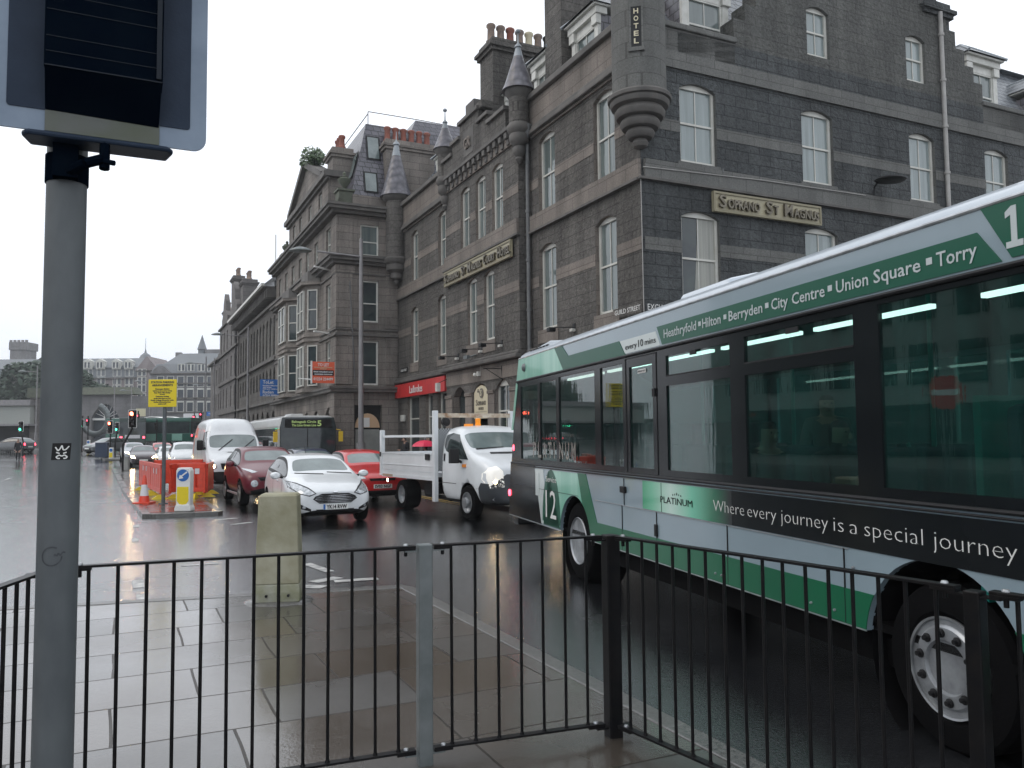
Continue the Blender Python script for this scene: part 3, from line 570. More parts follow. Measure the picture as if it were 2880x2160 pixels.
b = MB(); b.tbox(E1, .05, 1.8, 4.9, 5.24, -.03, 0); b.build('plate', K['rockE'], t)
lettering('letters', t, 'EXCHANGE STREET', (12.1, U0 - .035, 5.0), (1, 0, 0), (0, 0, 1), .16, 1.6, K['wletter'], .006)
t = thing('street_name_plate', 'small dark street name plate near the left end of the betting shop', 'sign', 11.99, U0 + 19.7, 4.9)
b = MB(); b.tbox(G1, 19.15, 20.15, 4.86, 5.08, -.03, 0); b.build('plate', K['plastic'], t)
lettering('letters', t, 'GUILD STREET', (11.965, U0 + 20.1, 4.91), (0, -1, 0), (0, 0, 1), .11, .9, K['wletter'], .006)
def wall_lamp(n, s, z, label, w_=0):
    t = thing('wall_floodlight', label, 'light', n, U0 + s, z, group='floodlights over the hotel street front')
    b = MB(); b.tube([(n, U0 + s, z), (n - .45, U0 + s + .5, z + .02)], .015, 6); b.box(n - .03, n, U0 + s - .06, U0 + s + .06, z - .1, z + .1); b.build('arm', K['black'], t)
    b = MB(); b.box(n - .6, n - .38, U0 + s + .45, U0 + s + .65, z - .1, z + .03); b.build('lamp_head', K['black'], t, bevel=.02)
    b = MB(); b.box(n - .14, n - .03, U0 + s - .1, U0 + s + .06, z - .14, z - .06); b.build('sensor', K['white'], t)
wall_lamp(12, 3.55, 5.0, 'black floodlight on an arm nearest the hotel corner')
wall_lamp(11.65, 7.9, 4.98, 'black floodlight on an arm at the right end of the hotel bay'); wall_lamp(11.65, 9.6, 4.95, 'black floodlight on an arm in the middle of the hotel bay'); wall_lamp(11.65, 11.9, 4.9, 'black floodlight on an arm at the left end of the hotel bay')
t = thing('security_camera', 'small white dome camera on the stone above the hotel entrance', 'camera', 11.6, U0 + 10, 4.0)
b = MB(); b.box(11.5, 11.65, U0 + 9.7, U0 + 9.8, 3.98, 4.14); b.lathe((11.48, U0 + 9.9, 4.02), [(0, -.06), (.06, -.03), (.07, .02), (.05, .07), (0, .08)], 10); b.build('camera_body', K['white'], t)
b = MB(); b.tube([(11.63, U0 + 9.75, 4.14), (11.63, U0 + 9.7, 4.6)], .01, 5); b.build('cable', K['pinkpipe'], t)
t = thing('security_camera', 'boxy grey camera under the floodlights over the hotel entrance', 'camera', 11.6, U0 + 10.4, 4.7)
b = MB(); b.box(11.3, 11.42, U0 + 10.2, U0 + 10.55, 4.65, 4.77); b.tube([(11.36, U0 + 10.3, 4.7), (11.65, U0 + 10.1, 4.8)], .02, 6); b.build('camera_body', K['galv'], t)
t = thing('alarm_box', 'small white alarm box beside the shop window', 'alarm', 11.9, U0 + 19.7, 2.5)
b = MB(); b.tbox(G1, 19.5, 19.95, 2.55, 2.85, -.12, 0); b.build('casing', K['white'], t, bevel=.02)
t = thing('alarm_box', 'white box lamp beside the red shop fascia', 'alarm', 11.6, U0 + 13.4, 3.6)
b = MB(); b.box(11.25, 11.42, U0 + 13.25, U0 + 13.45, 3.6, 3.95); b.build('casing', K['white'], t, bevel=.02)
b = MB(); b.tube([(11.65, U0 + 13.1, 4.1), (11.35, U0 + 13.3, 3.95)], .015, 5); b.build('bracket', K['black'], t)
t = thing('sign_bracket', 'empty black wrought iron sign bracket right of the hotel entrance', 'bracket', 11.6, U0 + 8.3, 3.9)
b = MB(); b.tube([(11.65, U0 + 7.9, 3.7), (11.62, U0 + 7.9, 4.2)], .02, 5); b.tube([(11.63, U0 + 7.9, 4.1), (10.95, U0 + 7.95, 4.1)], .015, 5); b.tube([(11.63, U0 + 7.9, 3.75), (11.05, U0 + 7.95, 4.1)], .012, 5); b.build('bracket_arm', K['black'], t)
t = thing('security_light', 'flat black flood lamp on a short mast on the dark gable wall', 'light', 20.5, U0 - .4, 9.1)
b = MB(); b.tube([(20.4, U0 - .02, 8.6), (20.4, U0 - .1, 9.2), (20.2, U0 - .5, 9.35)], .025, 6); b.build('mast', K['black'], t)
b = MB(); b.lathe((20.55, U0 - .55, 9.32), [(.0, -.07), (.32, -.05), (.38, 0), (.3, .06), (0, .1)], 16); b.v = [(20.55 + (v[0] - 20.55) * 1.4, v[1], v[2] + (v[0] - 20.55) * .08) for v in b.v]; b.build('lamp_head', K['black'], t, smooth=50)
def at(px, py, Y):                                              # point at depth Y seen at photo pixel (px, py)
    d = Xc * ((px - 1440) / 2300) - Yc * ((py - 1080) / 2300) + Fv; return Vector((0, 0, 1.8)) + d * (Y / d.y)
def street(b, name, m, kind='structure', **k):
    o = b.build(name, m, **k); o.rotation_euler = (0, 0, SA)
    if kind: o['kind'] = kind
    return o
# ============================================================= GROUND
b = MB(); xs = [-420, -200, -100, -60, -30, 0, 30, 60, 120, 300]; ys = [-60, -20, 0, 20, 40, 58, 70, 90, 120, 160, 220, 300, 700]
for i in range(len(xs) - 1):
    for j in range(len(ys) - 1):
        b.face([(xs[i], ys[j], gz(ys[j])), (xs[i + 1], ys[j], gz(ys[j])), (xs[i + 1], ys[j + 1], gz(ys[j + 1])), (xs[i], ys[j + 1], gz(ys[j + 1]))])
street(b, 'road', K['asphalt'])
bpy.data.objects['road'].rotation_euler = (0, 0, 0)
def ribbon(name, n0, n1, u0, u1, h, m, z=0, step=8, cap=True):
    b = MB(); k = max(1, int((u1 - u0) / step)); 
    for i in range(k):
        a = u0 + (u1 - u0) * i / k; c = u0 + (u1 - u0) * (i + 1) / k
        f = lambda n, u: guz(n, u) + z
        b.hexa([(n0, a, f(n0, a) - .3), (n1, a, f(n1, a) - .3), (n1, c, f(n1, c) - .3), (n0, c, f(n0, c) - .3), (n0, a, f(n0, a) + h), (n1, a, f(n1, a) + h), (n1, c, f(n1, c) + h), (n0, c, f(n0, c) + h)])
    return street(b, name, m)
def slab(name, poly, z0, z1, m, bevel=0):
    b = MB(); b.prism(lambda a, z, d: (a, z, d), poly, z0, z1); return street(b, name, m, bevel=bevel)
k_ = .16
slab('footway', [(3.03 - k_, -12), (3.03 - k_, 9.18 - k_), (-.39, 9.81 - k_), (-12, 12.0 - k_), (-12, -12)], -.2, .1, K['paving'])
slab('kerb', [(3.03, -12), (3.03, 9.0), (2.95, 9.2), (-.39, 9.83), (-12, 12.02), (-12, 12.02 - k_ + .004), (-.39, 9.81 - k_ + .004), (3.03 - k_ + .004, 9.18 - k_ + .004), (3.03 - k_ + .004, -12)], -.2, .106, K['kerb'], .012)
ribbon('footway', 8.66, 12.4, 15, 80, .1, K['paving']); ribbon('kerb', 8.5, 8.655, 15, 80, .105, K['kerb'])
ribbon('footway', 11.4, 40, 15.2, 17.4, .096, K['paving']); ribbon('footway', 9, 40, -20, 6.5, .1, K['paving'])
slab('traffic_island', [(.62, 21.05), (2.05, 20.85), (2.0, 26), (1.6, 50), (-.3, 55.5), (.3, 30)], -.2, .1, K['paving'])
slab('kerb', [(.46, 20.95), (.75, 20.75), (2.1, 20.62), (2.22, 20.8), (2.15, 26), (1.75, 50), (-.3, 55.7), (-.5, 55.6), (.1, 30)], -.2, .092, K['kerb'], .01)
def farslab(name, P, h, m):
    b = MB(); b.prism(lambda a, z, d: (a, z, d + gz(z)), P, -.3, h); o = b.build(name, m); o['kind'] = 'structure'; return o
farslab('traffic_island', [(-34.5, 68.5), (-31.9, 64.2), (-27.5, 64.2), (-30, 84), (-37, 84)], .1, K['kerb'])
farslab('traffic_island', [(-49, 84), (-41, 79), (-40, 80), (-44, 92)], .1, K['kerb'])
# painted marks
b = MB()
def dash(n, u, w, l, rot=0, z=.004):
    c, s = cos(rot), sin(rot); P = [(-w / 2, -l / 2), (w / 2, -l / 2), (w / 2, l / 2), (-w / 2, l / 2)]
    q = [(n + x * c - y * s, u + x * s + y * c) for x, y in P]; b.face([(x, y, guz(x, y) + z) for x, y in q])
for k in range(9): dash(-4.9 + .0 * k, 14 + k * 4.0, .12, 1.8)
for n, u, w, l, r in ((2.18, 19.6, .5, .16, .5), (2.35, 18.4, .5, .14, .6), (2.38, 10.55, .42, .2, .5), (2.5, 11.6, .14, .9, .15), (2.05, 10.2, .2, .5, .9), (2.72, 10.35, .55, .18, -.1), (.25, 10.35, .13, .55, 0), (.22, 11.4, .13, .6, 0), (.2, 13.4, .12, .35, 0), (1.05, 12.7, .5, .1, 0), (.25, 16.4, .12, .6, 0), (.3, 19, .12, .5, 0)): dash(n, u, w, l, r)
street(b, 'road_marking', K['line'])
b = MB()
for n in (8.12, 8.32): 
    for i in range(20): dash(n, 21.5 + i * 3, .08, 3.0)
street(b, 'yellow_lines', K['yline'])
# ============================================================= BUILDING B: five storeys with mansard
UB = U0 + 20.6
B = thing('office_building', 'five-storey tan ashlar building with slate mansard, urns and canted bays, left of the hotel', 'building', 9, UB)
BF = lambda a, z, d: (9 + d, UB + a, z)
BS = lambda a, z, d: (a, UB + d, z)
sF = [(1.35, 2.3, a, c) for a, c in ((4.9, 6.5), (7.1, 9.3), (10.55, 12.1))] + [(a, a + .9, 10.6, 12.0) for a in (4.2, 6.4, 8.4, 10.6, 12.8, 15)] + [(a, a + .8, z0, z1) for a in (15.0,) for z0, z1 in ((4.9, 6.5), (7.3, 9.2))]
sS = [(10.1, 11.0, 4.3, 6.4), (10.1, 11.0, 7.3, 9.3), (10.12, 11.02, 10.5, 12.0), (9.85, 11.2, .1, 3.35)]
gF = [(.8, 2.4, .1, 3.3, .5), (3.6, 5.2, .1, 3.2, .5), (6, 7.6, .1, 3.2, .5), (9, 10.6, .1, 3.2, .5), (12, 13.6, .1, 3.2, .5)]
b = MB(); wallgrid(b, BF, 0, 16.9, 0, 12.7, sF + gF, .3); wallgrid(b, BS, 9, 12.4, 0, 12.7, sS, .3)
b.tbox(BS, 12.3, 24, 11, 13.5, 0, .3); b.build('wall', K['ashB'], B, fix=False)
b = MB()
for z0, z1, d in ((10.15, 10.3, .42), (10.3, 10.42, .5), (10.0, 10.15, .25), (12.55, 12.7, .5), (12.7, 12.82, .58), (12.4, 12.55, .3), (3.95, 4.1, .35), (4.1, 4.2, .42), (6.62, 6.74, .1), (9.55, 9.62, .08), (6.9, 6.98, .07)):
    b.box(9 - d, 9.02, UB - d, UB + 16.9, z0, z1); b.box(9.0, 12.0, UB - d, UB + .02, z0, z1)
b.build('cornice', K['trim'], B)
b = MB()
for z0, z1 in ((4.3, 6.55), (7.0, 9.95), (10.5, 12.35)):
    b.box(8.94, 9.02, UB - .06, UB + .75, z0, z1); b.box(8.94, 9.75, UB - .06, UB + .02, z0, z1); b.box(11.35, 11.95, UB - .06, UB + .02, z0, z1)
b.box(8.9, 9.85, UB - .1, UB + .85, 9.6, 9.95); b.box(8.85, 9.8, UB - .15, UB + .8, 0, 3.9)
b.build('pilaster', K['ashB'], B, bevel=.02)
for o in sF[:3] + sF[3:]: sash(B, BF, o, .2, 0, K['sash'], K['pane'], fw=.06)
for i, o in enumerate(sS[:3]): sash(B, BS, o, .18, 0, K['white'], K['paneD'] if i < 2 else K['pane'], fw=.07, meet=.45)
for o in gF: sash(B, BF, o, .22, 0, K['white'], K['paneD'])
b = MB(); b.tbox(BS, 9.8, 11.25, .05, 3.4, .31, .34); b.build('dark_door_backing', K['plastic'], B)  # black backing sheet stands in for the unlit interior behind the door
b = MB(); b.tbox(BS, 9.95, 11.1, .1, 2.2, .2, .28); d_ = b.build('door', K['doorp'], B)
b = MB(); b.prism(BS, [(9.92, 2.28)] + [(10.52 - .6 * cos(pi * i / 12), 2.28 + .68 * sin(pi * i / 12)) for i in range(1, 12)] + [(11.12, 2.28)], .17, .27); b.build('fanlight', K['peach'], B)
b = MB(); b.tbox(BS, 10.3, 10.62, 2.3, 2.75, .14, .17); b.build('notice', K['wletter'], B)
for a0, a1 in ((3.4, 6.4), (8.7, 12.2)):                       # canted bay windows
    m_ = (a0 + a1) / 2; P = [(9, a0), (8.35, a0 + .6), (8.35, a1 - .6), (9, a1)]
    for zb, zt in ((4.25, 9.6),):
        b = MB(); k = .0
        b.prism(lambda a, z, d: (a, UB + z, d), P, zb, zt)
        for zz, e_ in ((9.6, .25), (6.7, .12), (4.15, .15), (6.95, .08)):
            Q = [(9, a0 - e_), (8.35 - e_, a0 + .6 - e_ * .5), (8.35 - e_, a1 - .6 + e_ * .5), (9, a1 + e_)]; b.prism(lambda a, z, d: (a, UB + z, d), Q, zz, zz + .16)
        w_ = b.build('bay', K['ashB'], B)
        b = MB(); Q = [(8.95, a0 + .05), (8.45, a0 + .6), (8.45, a1 - .6), (8.95, a1 - .05)]; b.prism(lambda a, z, d: (a, UB + z, d), Q, 9.76, 10.35); b.build('balustrade', K['trim'], w_)
        for z0, z1 in ((4.45, 6.5), (7.3, 9.35)):
            sash(w_, lambda a, z, d: (8.33 + d - .2, UB + a, z), (a0 + .75, (a0 + a1) / 2 - .06, z0, z1), .2, 0, K['sash'], K['paneD'], fw=.055)
            sash(w_, lambda a, z, d: (8.33 + d - .2, UB + a, z), ((a0 + a1) / 2 + .06, a1 - .75, z0, z1), .2, 0, K['sash'], K['paneD'], fw=.055)
            def TC(a, z, d, a0=a0): q = Vector((9 - .65 * a, a0 + .6 * a, 0)); nn_ = Vector((-.6, -.65, 0)).normalized(); return (q.x - nn_.x * (d - .2), UB + q.y - nn_.y * (d - .2), z)
            sash(w_, TC, (.18, .82, z0, z1), .21, 0, K['sash'], K['paneD'], fw=.055)
b = MB()                                                        # attic front with broken pediment
BA = lambda a, z, d: (9.15 + d, UB + a, z)
wallgrid(b, BA, 2.3, 13.2, 12.8, 15.0, [(a, a + .8, 13.1, 14.6) for a in (4, 6.6, 9.2, 11.2)], .3)
b.tbox(BS, 9.15, 12, 12.8, 15, 2.3, 2.6); b.prism(BA, [(3.2, 15.2), (12.4, 15.2), (7.9, 17.1)], 0, .5); b.tbox(BA, 2.3, 13.2, 15, 15.2, 0, 3)
b.build('attic_wall', K['ashB'], B, fix=False)
b = MB(); b.tbox(BA, 2.1, 13.4, 14.9, 15.15, -.3, 0); b.tbox(BA, 2.1, 13.4, 14.75, 14.9, -.15, 0)
for s_ in (1, -1): b.prism(BA, [(7.9 + s_ * 4.7, 15.1), (7.9 + s_ * 4.7, 15.4), (7.9, 17.4), (7.9, 17.05)], -.25, .5)
b.tbox(BS, 8.9, 12, 14.85, 15.15, 2.0, 2.3); b.build('pediment', K['trim'], B)
for a in (4, 6.6, 9.2, 11.2): sash(B, BA, (a, a + .8, 13.1, 14.6), .2, 0, K['white'], K['paneD'])
chimney(B, 9.3, 10.3, UB + 2.2, UB + 3.4, 15.0, 15.9, K['ashB'], 3, [K['pot']], .7); chimney(B, 9.3, 10.3, UB + 12.2, UB + 13, 15.0, 15.6, K['ashB'], 2, [K['pot']], .6)
b = MB()
A = [(9.75, UB + .35, 13.4), (24, UB + .35, 13.4), (24, UB + 16.5, 13.4), (9.75, UB + 16.5, 13.4)]; T2 = [(10.75, UB + 1.35, 17.5), (23, UB + 1.35, 17.5), (23, UB + 15.5, 17.5), (10.75, UB + 15.5, 17.5)]
for i in range(4): b.face([A[i], A[(i + 1) % 4], T2[(i + 1) % 4], T2[i]])
b.face(T2); b.hexa([(13.6, UB + 4, 17.5), (24, UB + 4, 17.5), (24, UB + 14, 17.5), (13.6, UB + 14, 17.5), (14.6, UB + 5, 19.6), (23, UB + 5, 19.6), (23, UB + 13, 19.6), (14.6, UB + 13, 19.6)])
b.build('mansard_roof', K['slate'], B)
b = MB(); b.tbox(BS, 9.75, 24, 12.8, 13.42, 0, .6); b.tbox(BF, .1, 3, 12.8, 13.2, .1, .5); b.build('parapet', K['ashB'], B)
b = MB()
def slope(n, z, off=.04): t = (z - 13.4) / 4.1; return (n, UB + .35 + t - off, z)
for n0, n1, z0, z1, mi in ((10.75, 11.3, 15.6, 16.75, 0), (10.5, 11.05, 13.8, 14.75, 0)):
    w1 = MB(); w1.face([slope(n0 - .08, z0 - .08), slope(n1 + .08, z0 - .08), slope(n1 + .08, z1 + .08), slope(n0 - .08, z1 + .08)]); w1.face([slope(n0 - .08, z0 - .08, -.05), slope(n1 + .08, z0 - .08, -.05), slope(n1 + .08, z1 + .08, -.05), slope(n0 - .08, z1 + .08, -.05)]); r_ = w1.build('roof_window', K['black'], B)
    w2 = MB(); w2.face([slope(n0, z0, .06), slope(n1, z0, .06), slope(n1, z1, .06), slope(n0, z1, .06)]); w2.build('pane', K['cwind'], r_)
for a, z0, z1 in ((3.4, 15.6, 16.7), (1.2, 14.7, 15.9)):
    f_ = lambda aa, z, off=.05: (9.75 + (z - 13.4) / 4.1 - off, UB + aa, z)
    w1 = MB(); w1.face([f_(a - .1, z0 - .1), f_(a + .8, z0 - .1), f_(a + .8, z1 + .1), f_(a - .1, z1 + .1)]); r_ = w1.build('roof_window', K['black'], B)
    w2 = MB(); w2.face([f_(a, z0, .07), f_(a + .7, z0, .07), f_(a + .7, z1, .07), f_(a, z1, .07)]); w2.build('pane', K['cwind'], r_)
b = MB(); b.tube([(10.9, UB + 1.5, 17.5), (10.9, UB + 1.5, 18.2), (13.5, UB + 1.5, 18.2), (23, UB + 1.5, 18.0)], .025, 5); b.tube([(10.9, UB + 1.5, 18.1), (10.9, UB + 12, 18.0)], .025, 5); b.build('roof_handrail', K['lamppole'], B)
chimney(B, 11.5, 14.0, UB + .3, UB + 1.4, 12.7, 16.0, K['ashB'], 6, [K['pot']], .8, 'x')
def urn(x, y, z):
    b = MB(); b.box(x - .35, x + .35, y - .35, y + .35, z, z + .75); b.box(x - .42, x + .42, y - .42, y + .42, z + .75, z + .85)
    b.lathe((x, y, z + .85), [(.14, 0), (.08, .12), (.12, .2), (.3, .42), (.32, .55), (.2, .62), (.22, .66), (.08, .72), (.09, .85), (0, .95)], 16); b.build('urn', K['copper'], B, smooth=40)
urn(9.45, UB + .45, 12.82); urn(9.45, UB + 15.6, 12.82)
b = MB(); b.box(9.5, 9.6, UB + 1, UB + 2.3, 12.85, 13.5)
for i in range(6): b.lathe((9.5, UB + 1.1 + i * .22, 12.85), [(.06, 0), (.09, .2), (.05, .4), (.07, .6)], 8)
b.build('balustrade', K['trim'], B)
b = MB(); b.tube([(9.6, UB - .06, 9.2), (9.85, UB - .08, 4.5)], .03, 6); b.build('downpipe', K['downpipe'], B)
random.seed(5)
def leafmass(name, parent, blobs, n, s, m, off=None, squash=.8):
    b = MB(off)
    for k in range(n):
        c, r = random.choice(blobs); v = Vector((random.gauss(0, 1), random.gauss(0, 1), random.gauss(0, 1))).normalized() * r * (random.random() ** .35); v.z *= squash
        p = Vector(c) + v; a = Vector((random.gauss(0, 1), random.gauss(0, 1), random.gauss(0, .6))).normalized(); q = a.orthogonal().normalized(); z = s * random.uniform(.6, 1.4)
        b.face([p - a * z, p + q * z * .6, p + a * z, p - q * z * .6])
    return b.build(name, m, parent, fix=False)
t = thing('shrub', 'green bush growing out of the stonework beside the pediment', 'plant', 9.3, UB + 8.5, 15.8)
leafmass('foliage', t, [((9.3, UB + 6.8, 17.3), .75), ((9.3, UB + 7.6, 17.2), .6), ((9.3, UB + 6.0, 17.0), .5)], 1100, .11, K['leafb'])
b = MB(); b.tube([(9.4, UB + 8.5, 15.9), (9.4, UB + 8.6, 17.1)], .04, 5); b.tube([(9.4, UB + 8.5, 16), (9.4, UB + 9.5, 16.7)], .03, 5); b.build('stem', K['bark'], t)
# ============================================================= BUILDINGS C, D, E along the street
Cb = thing('arcaded_building', 'dark stone building with tall arched windows and a white bracketed eave, beyond the mansard building', 'building', 9.1, UB + 16.9)
CF = lambda a, z, d: (9.1 + d, UB + a, z)
ops = [(17.6 + i * 1.55, 18.5 + i * 1.55, 7.4, 10.1, .4) for i in range(12)] + [(17.6 + i * 1.55, 18.4 + i * 1.55, 5.3, 6.6, .4) for i in range(12)] + [(17.6 + i * 2.3, 19.0 + i * 2.3, 1.0, 3.7, .6) for i in range(8)]
b = MB(); wallgrid(b, CF, 16.9, 36.3, 0, 12, ops, .3); b.face([(9.1, UB + 16.9, 0), (9.1, UB + 36.3, 0), (22, UB + 36.3, 0), (22, UB + 16.9, 0)]); b.build('wall', K['rock'], Cb, fix=False)
b = MB()
for z in (7.0, 4.2, 10.7): b.tbox(CF, 16.9, 36.3, z, z + .18, -.22, 0)
for i in range(28): b.tbox(CF, 17 + i * .69, 17.2 + i * .69, 11.1, 11.75, -.7, 0)
b.tbox(CF, 16.9, 36.3, 11.72, 11.8, -.9, 0); b.build('bracket_eave', K['trim'], Cb)
b = MB(); b.tbox(CF, 16.9, 36.3, 11.8, 11.98, -1.05, -.85); b.build('gutter', K['white'], Cb)
b = MB(); b.face([CF(16.9, 11.9, -.9), CF(36.3, 11.9, -.9), CF(36.3, 15.3, 3), CF(16.9, 15.3, 3)]); b.face([CF(16.9, 15.3, 3), CF(36.3, 15.3, 3), CF(36.3, 12, 9), CF(16.9, 12, 9)]); b.build('roof', K['slateL'], Cb)
for o in ops: sash(Cb, CF, o, .22, 0, K['white'] if o[2] > 7 else K['trim'], K['paneD'], fw=.07)
b = MB(); b.tube([CF(24, 12.5, 1), CF(24, 17, 1)], .05, 6); b.build('flagpole', K['wletter'], Cb)
Db = thing('tenement_building', 'grey gabled tenement with tall chimneys at the far end of the right-hand terrace', 'building', 9, UB + 36.3)
DF = lambda a, z, d: (9 + d, UB + a, z)
ops = [(a, a + 1, z, z + 1.9) for a in (38, 40.6, 44, 46.6, 49.2) for z in (1.2, 4.8, 7.6, 10.4)]
b = MB(); wallgrid(b, DF, 36.3, 51.2, 0, 13, ops, .25); b.face([DF(36.3, 0, 0), DF(36.3, 0, 12), DF(36.3, 13, 12), DF(36.3, 13, 0)])
for a in (37.6, 44.8): b.prism(DF, [(a, 13), (a + 4.6, 13), (a + 4.6, 13.8), (a + 3.5, 14.4), (a + 3.2, 15.4), (a + 2.3, 16.2), (a + 1.4, 15.4), (a + 1.1, 14.4), (a, 13.8)], 0, .4)
b.build('wall', K['ashD'], Db, fix=False)
b = MB()
for z in (12.9, 10, 7.1, 4.2): b.tbox(DF, 36.2, 51.3, z, z + .15, -.2, 0)
b.build('cornice', K['trim'], Db)
b = MB(); b.face([DF(36.3, 13, .3), DF(51.2, 13, .3), DF(51.2, 16, 5), DF(36.3, 16, 5)]); b.build('roof', K['slateL'], Db)
chimney(Db, 9.4, 10.6, UB + 36.6, UB + 38.2, 12.9, 15.4, K['ashD'], 3, [K['potg']], .8); chimney(Db, 9.3, 10.3, UB + 42.6, UB + 44.2, 12.9, 16.8, K['ashD'], 3, [K['potg']], .8); chimney(Db, 9.3, 10.3, UB + 50, UB + 51, 12.9, 14.6, K['ashD'], 2, [K['potg']], .8)
for o in ops: sash(Db, DF, o, .2, 0, K['white'], K['paneD'])
pipe('downpipe', [(8.9, UB + 37, 12.8), (8.9, UB + 37, .5)], .07, K['black'], Db)
Eb = thing('corner_building', 'low grey stone block seen end-on past the tenement', 'building', 9.6, UB + 51.2)
EF = lambda a, z, d: (9.5 + d, UB + a, z)
ops = [(a, a + 1, z, z + 1.8) for a in (53, 56, 59, 62) for z in (2, 5, 7.8)]
b = MB(); wallgrid(b, EF, 51.3, 66, 0, 10.4, ops, .25); b.build('wall', K['ashD'], Eb, fix=False); b = MB(); b.tbox(EF, 51.3, 66, 10.4, 10.6, -.4, 4); b.tbox(EF, 51.5, 66, 10.6, 12, .8, 4); b.build('cornice', K['trim'], Eb)
for o in ops: sash(Eb, EF, o, .2, 0, K['white'], K['paneD'])
# to-let boards
t = thing('to_let_board', 'orange and black TO LET board at the near corner of the mansard building', 'sign', 8, UB - .3, 4.1)
BT = lambda a, z, d: (a, UB - 1.5 + d, z)
b = MB(); b.tbox(BT, 7.55, 8.55, 4.25, 5.2, 0, .05); b.build('panel', K['redsign'] if 0 else mat('orange_board', (.75, .12, .05), .45), t)
b = MB(); b.tbox(BT, 7.58, 8.52, 4.58, 4.83, -.005, 0); b.build('dark_band', K['plastic'], t)
b = MB(); b.tbox(BT, 7.5, 7.56, 4.22, 5.23, -.02, .06); b.tube([(7.5, UB - 1.48, 4.4), (8.99, UB + .5, 4.45)], .03, 6); b.tube([(7.5, UB - 1.48, 5.1), (8.99, UB + .5, 5.1)], .02, 6); b.tube([(7.0, UB - 1.3, 4.45), (7.6, UB - 1.48, 4.4)], .025, 6); b.build('bracket', K['wletter'], t)
for s_, z, w_, h, m_ in (('TO LET', 5.0, .5, .13, 'wletter'), ('FIRST FLOOR OFFICES WITH PARKING', 4.92, .8, .04, 'peach'), ('CONTACT', 4.86, .3, .035, 'peach'), ('MARK HALLIDAY & CO', 4.72, .86, .06, 'reflw'), ('CHARTERED SURVEYORS', 4.62, .8, .04, 'reflw'), ('01224 224499', 4.37, .86, .12, 'wletter')):
    lettering('letters', t, s_, (8.05 - w_ / 2, UB - 1.515, z), (1, 0, 0), (0, 0, 1), h, w_, K[m_], .006, .004)
b = MB()
for z, n0 in ((9.95, 8.1), (6.85, 8.1)): b.tube([(n0, UB + .8, z), (9.0, UB + 1.3, z - .02)], .045, 6)
b.build('flag_bracket', K['wletter'], B)
t = thing('to_let_board', 'blue TO LET board projecting from the far bay of the mansard building', 'sign', 8, UB + 12.3, 4.5)
BT2 = lambda a, z, d: (a, UB + 12.2 + d, z)
q0 = at(756, 1067, G(7.8, UB + 12.2).y); q1 = at(808, 1114, G(7.8, UB + 12.2).y); na, _ = inv(q0.x, q0.y); nb_, _ = inv(q1.x, q1.y)
b = MB(); b.tbox(BT2, 7.35, 8.6, q1.z, q0.z, 0, .05); b.build('panel', K['blue'], t)
for s_, dz, w_, h, m_ in (('ToLet', -.26, .62, .2, 'wletter'), ('First Floor Offices Suites', -.4, .95, .06, 'reflw'), ('with Parking', -.5, .5, .06, 'reflw'), ('1500 sq ft - 10000 sq ft', -.6, .95, .05, 'reflw'), ('Ryden', -.84, .62, .18, 'wletter'), ('01224 588866', -1.0, .95, .1, 'reflw')):
    lettering('letters', t, s_, (7.5, UB + 12.185, q0.z + dz), (1, 0, 0), (0, 0, 1), h, w_, K[m_], .006, .004)
b = MB(); b.tube([(8.6, UB + 12.2, 5), (9, UB + 12.4, 5)], .03, 6); b.build('bracket', K['wletter'], t)
# ============================================================= FAR BUILDINGS
K['farA'] = stone('pinkish_far_stone', (.27, .235, .235), (.24, .21, .21), (.18, .16, .16), 1.2, .5, stain=.2)
K['farB'] = stone('grey_far_stone', (.21, .205, .21), (.18, .177, .18), (.14, .14, .14), 1.2, .5, stain=.25)
K['farslate'] = mat('far_slate', (.17, .185, .2), .5, c2=(.14, .155, .17), vs=.3)
K['farpane'] = mat('far_pane', (.07, .08, .095), .2)
def farwin(parent, x, z, Y, w_, h, style=0):
    b = MB(); f = .11
    b.box(x - w_ / 2, x - w_ / 2 + f, Y - .12, Y, z, z + h, 0); b.box(x + w_ / 2 - f, x + w_ / 2, Y - .12, Y, z, z + h, 0); b.box(x - w_ / 2 + f, x + w_ / 2 - f, Y - .12, Y, z, z + f, 0); b.box(x - w_ / 2 + f, x + w_ / 2 - f, Y - .12, Y, z + h - f * (1 + 2.2 * (style == 2)), z + h, 0)
    if style == 1: b.box(x - .14, x + .14, Y - .12, Y, z + f, z + h - f, 0)
    b.box(x - w_ / 2 + f, x + w_ / 2 - f, Y - .04, Y + .02, z + f, z + h - f, 1)
    b.build('window', [K['white'], K['farpane']], parent)
    return b
t = thingW('far_hotel', 'long pinkish five-storey block with white dormers across the far end of the street', 'building', -100, 190, gz(190))
t.location = (-100, 190, gz(190)); OFF[t.name] = (-100, 190, gz(190)); g0 = gz(190)
b = MB(); b.box(-122, -87, 190, 200, g0, 16.3); b.box(-87, -82.5, 189.2, 200, g0, 18); b.prism(lambda a, z, d: (a, d, z), [(-87.6, 17.9), (-82, 17.9), (-84.8, 21.3)], 189.2, 200); b.build('wall', K['farA'], t)
b = MB(); b.box(-122, -87, 189.9, 200, 16.3, 18.7); b.hexa([(-122, 189.6, 18.7), (-87, 189.6, 18.7), (-87, 200, 18.7), (-122, 200, 18.7), (-122, 193, 21.2), (-87, 193, 21.2), (-87, 200, 21.2), (-122, 200, 21.2)]); b.build('roof', K['farslate'], t)
b = MB(); b.box(-122, -86.9, 189.5, 190, 16.1, 16.4); b.box(-87.2, -82.3, 188.9, 189.2, 17.6, 17.9); b.build('cornice', K['trim'], t)
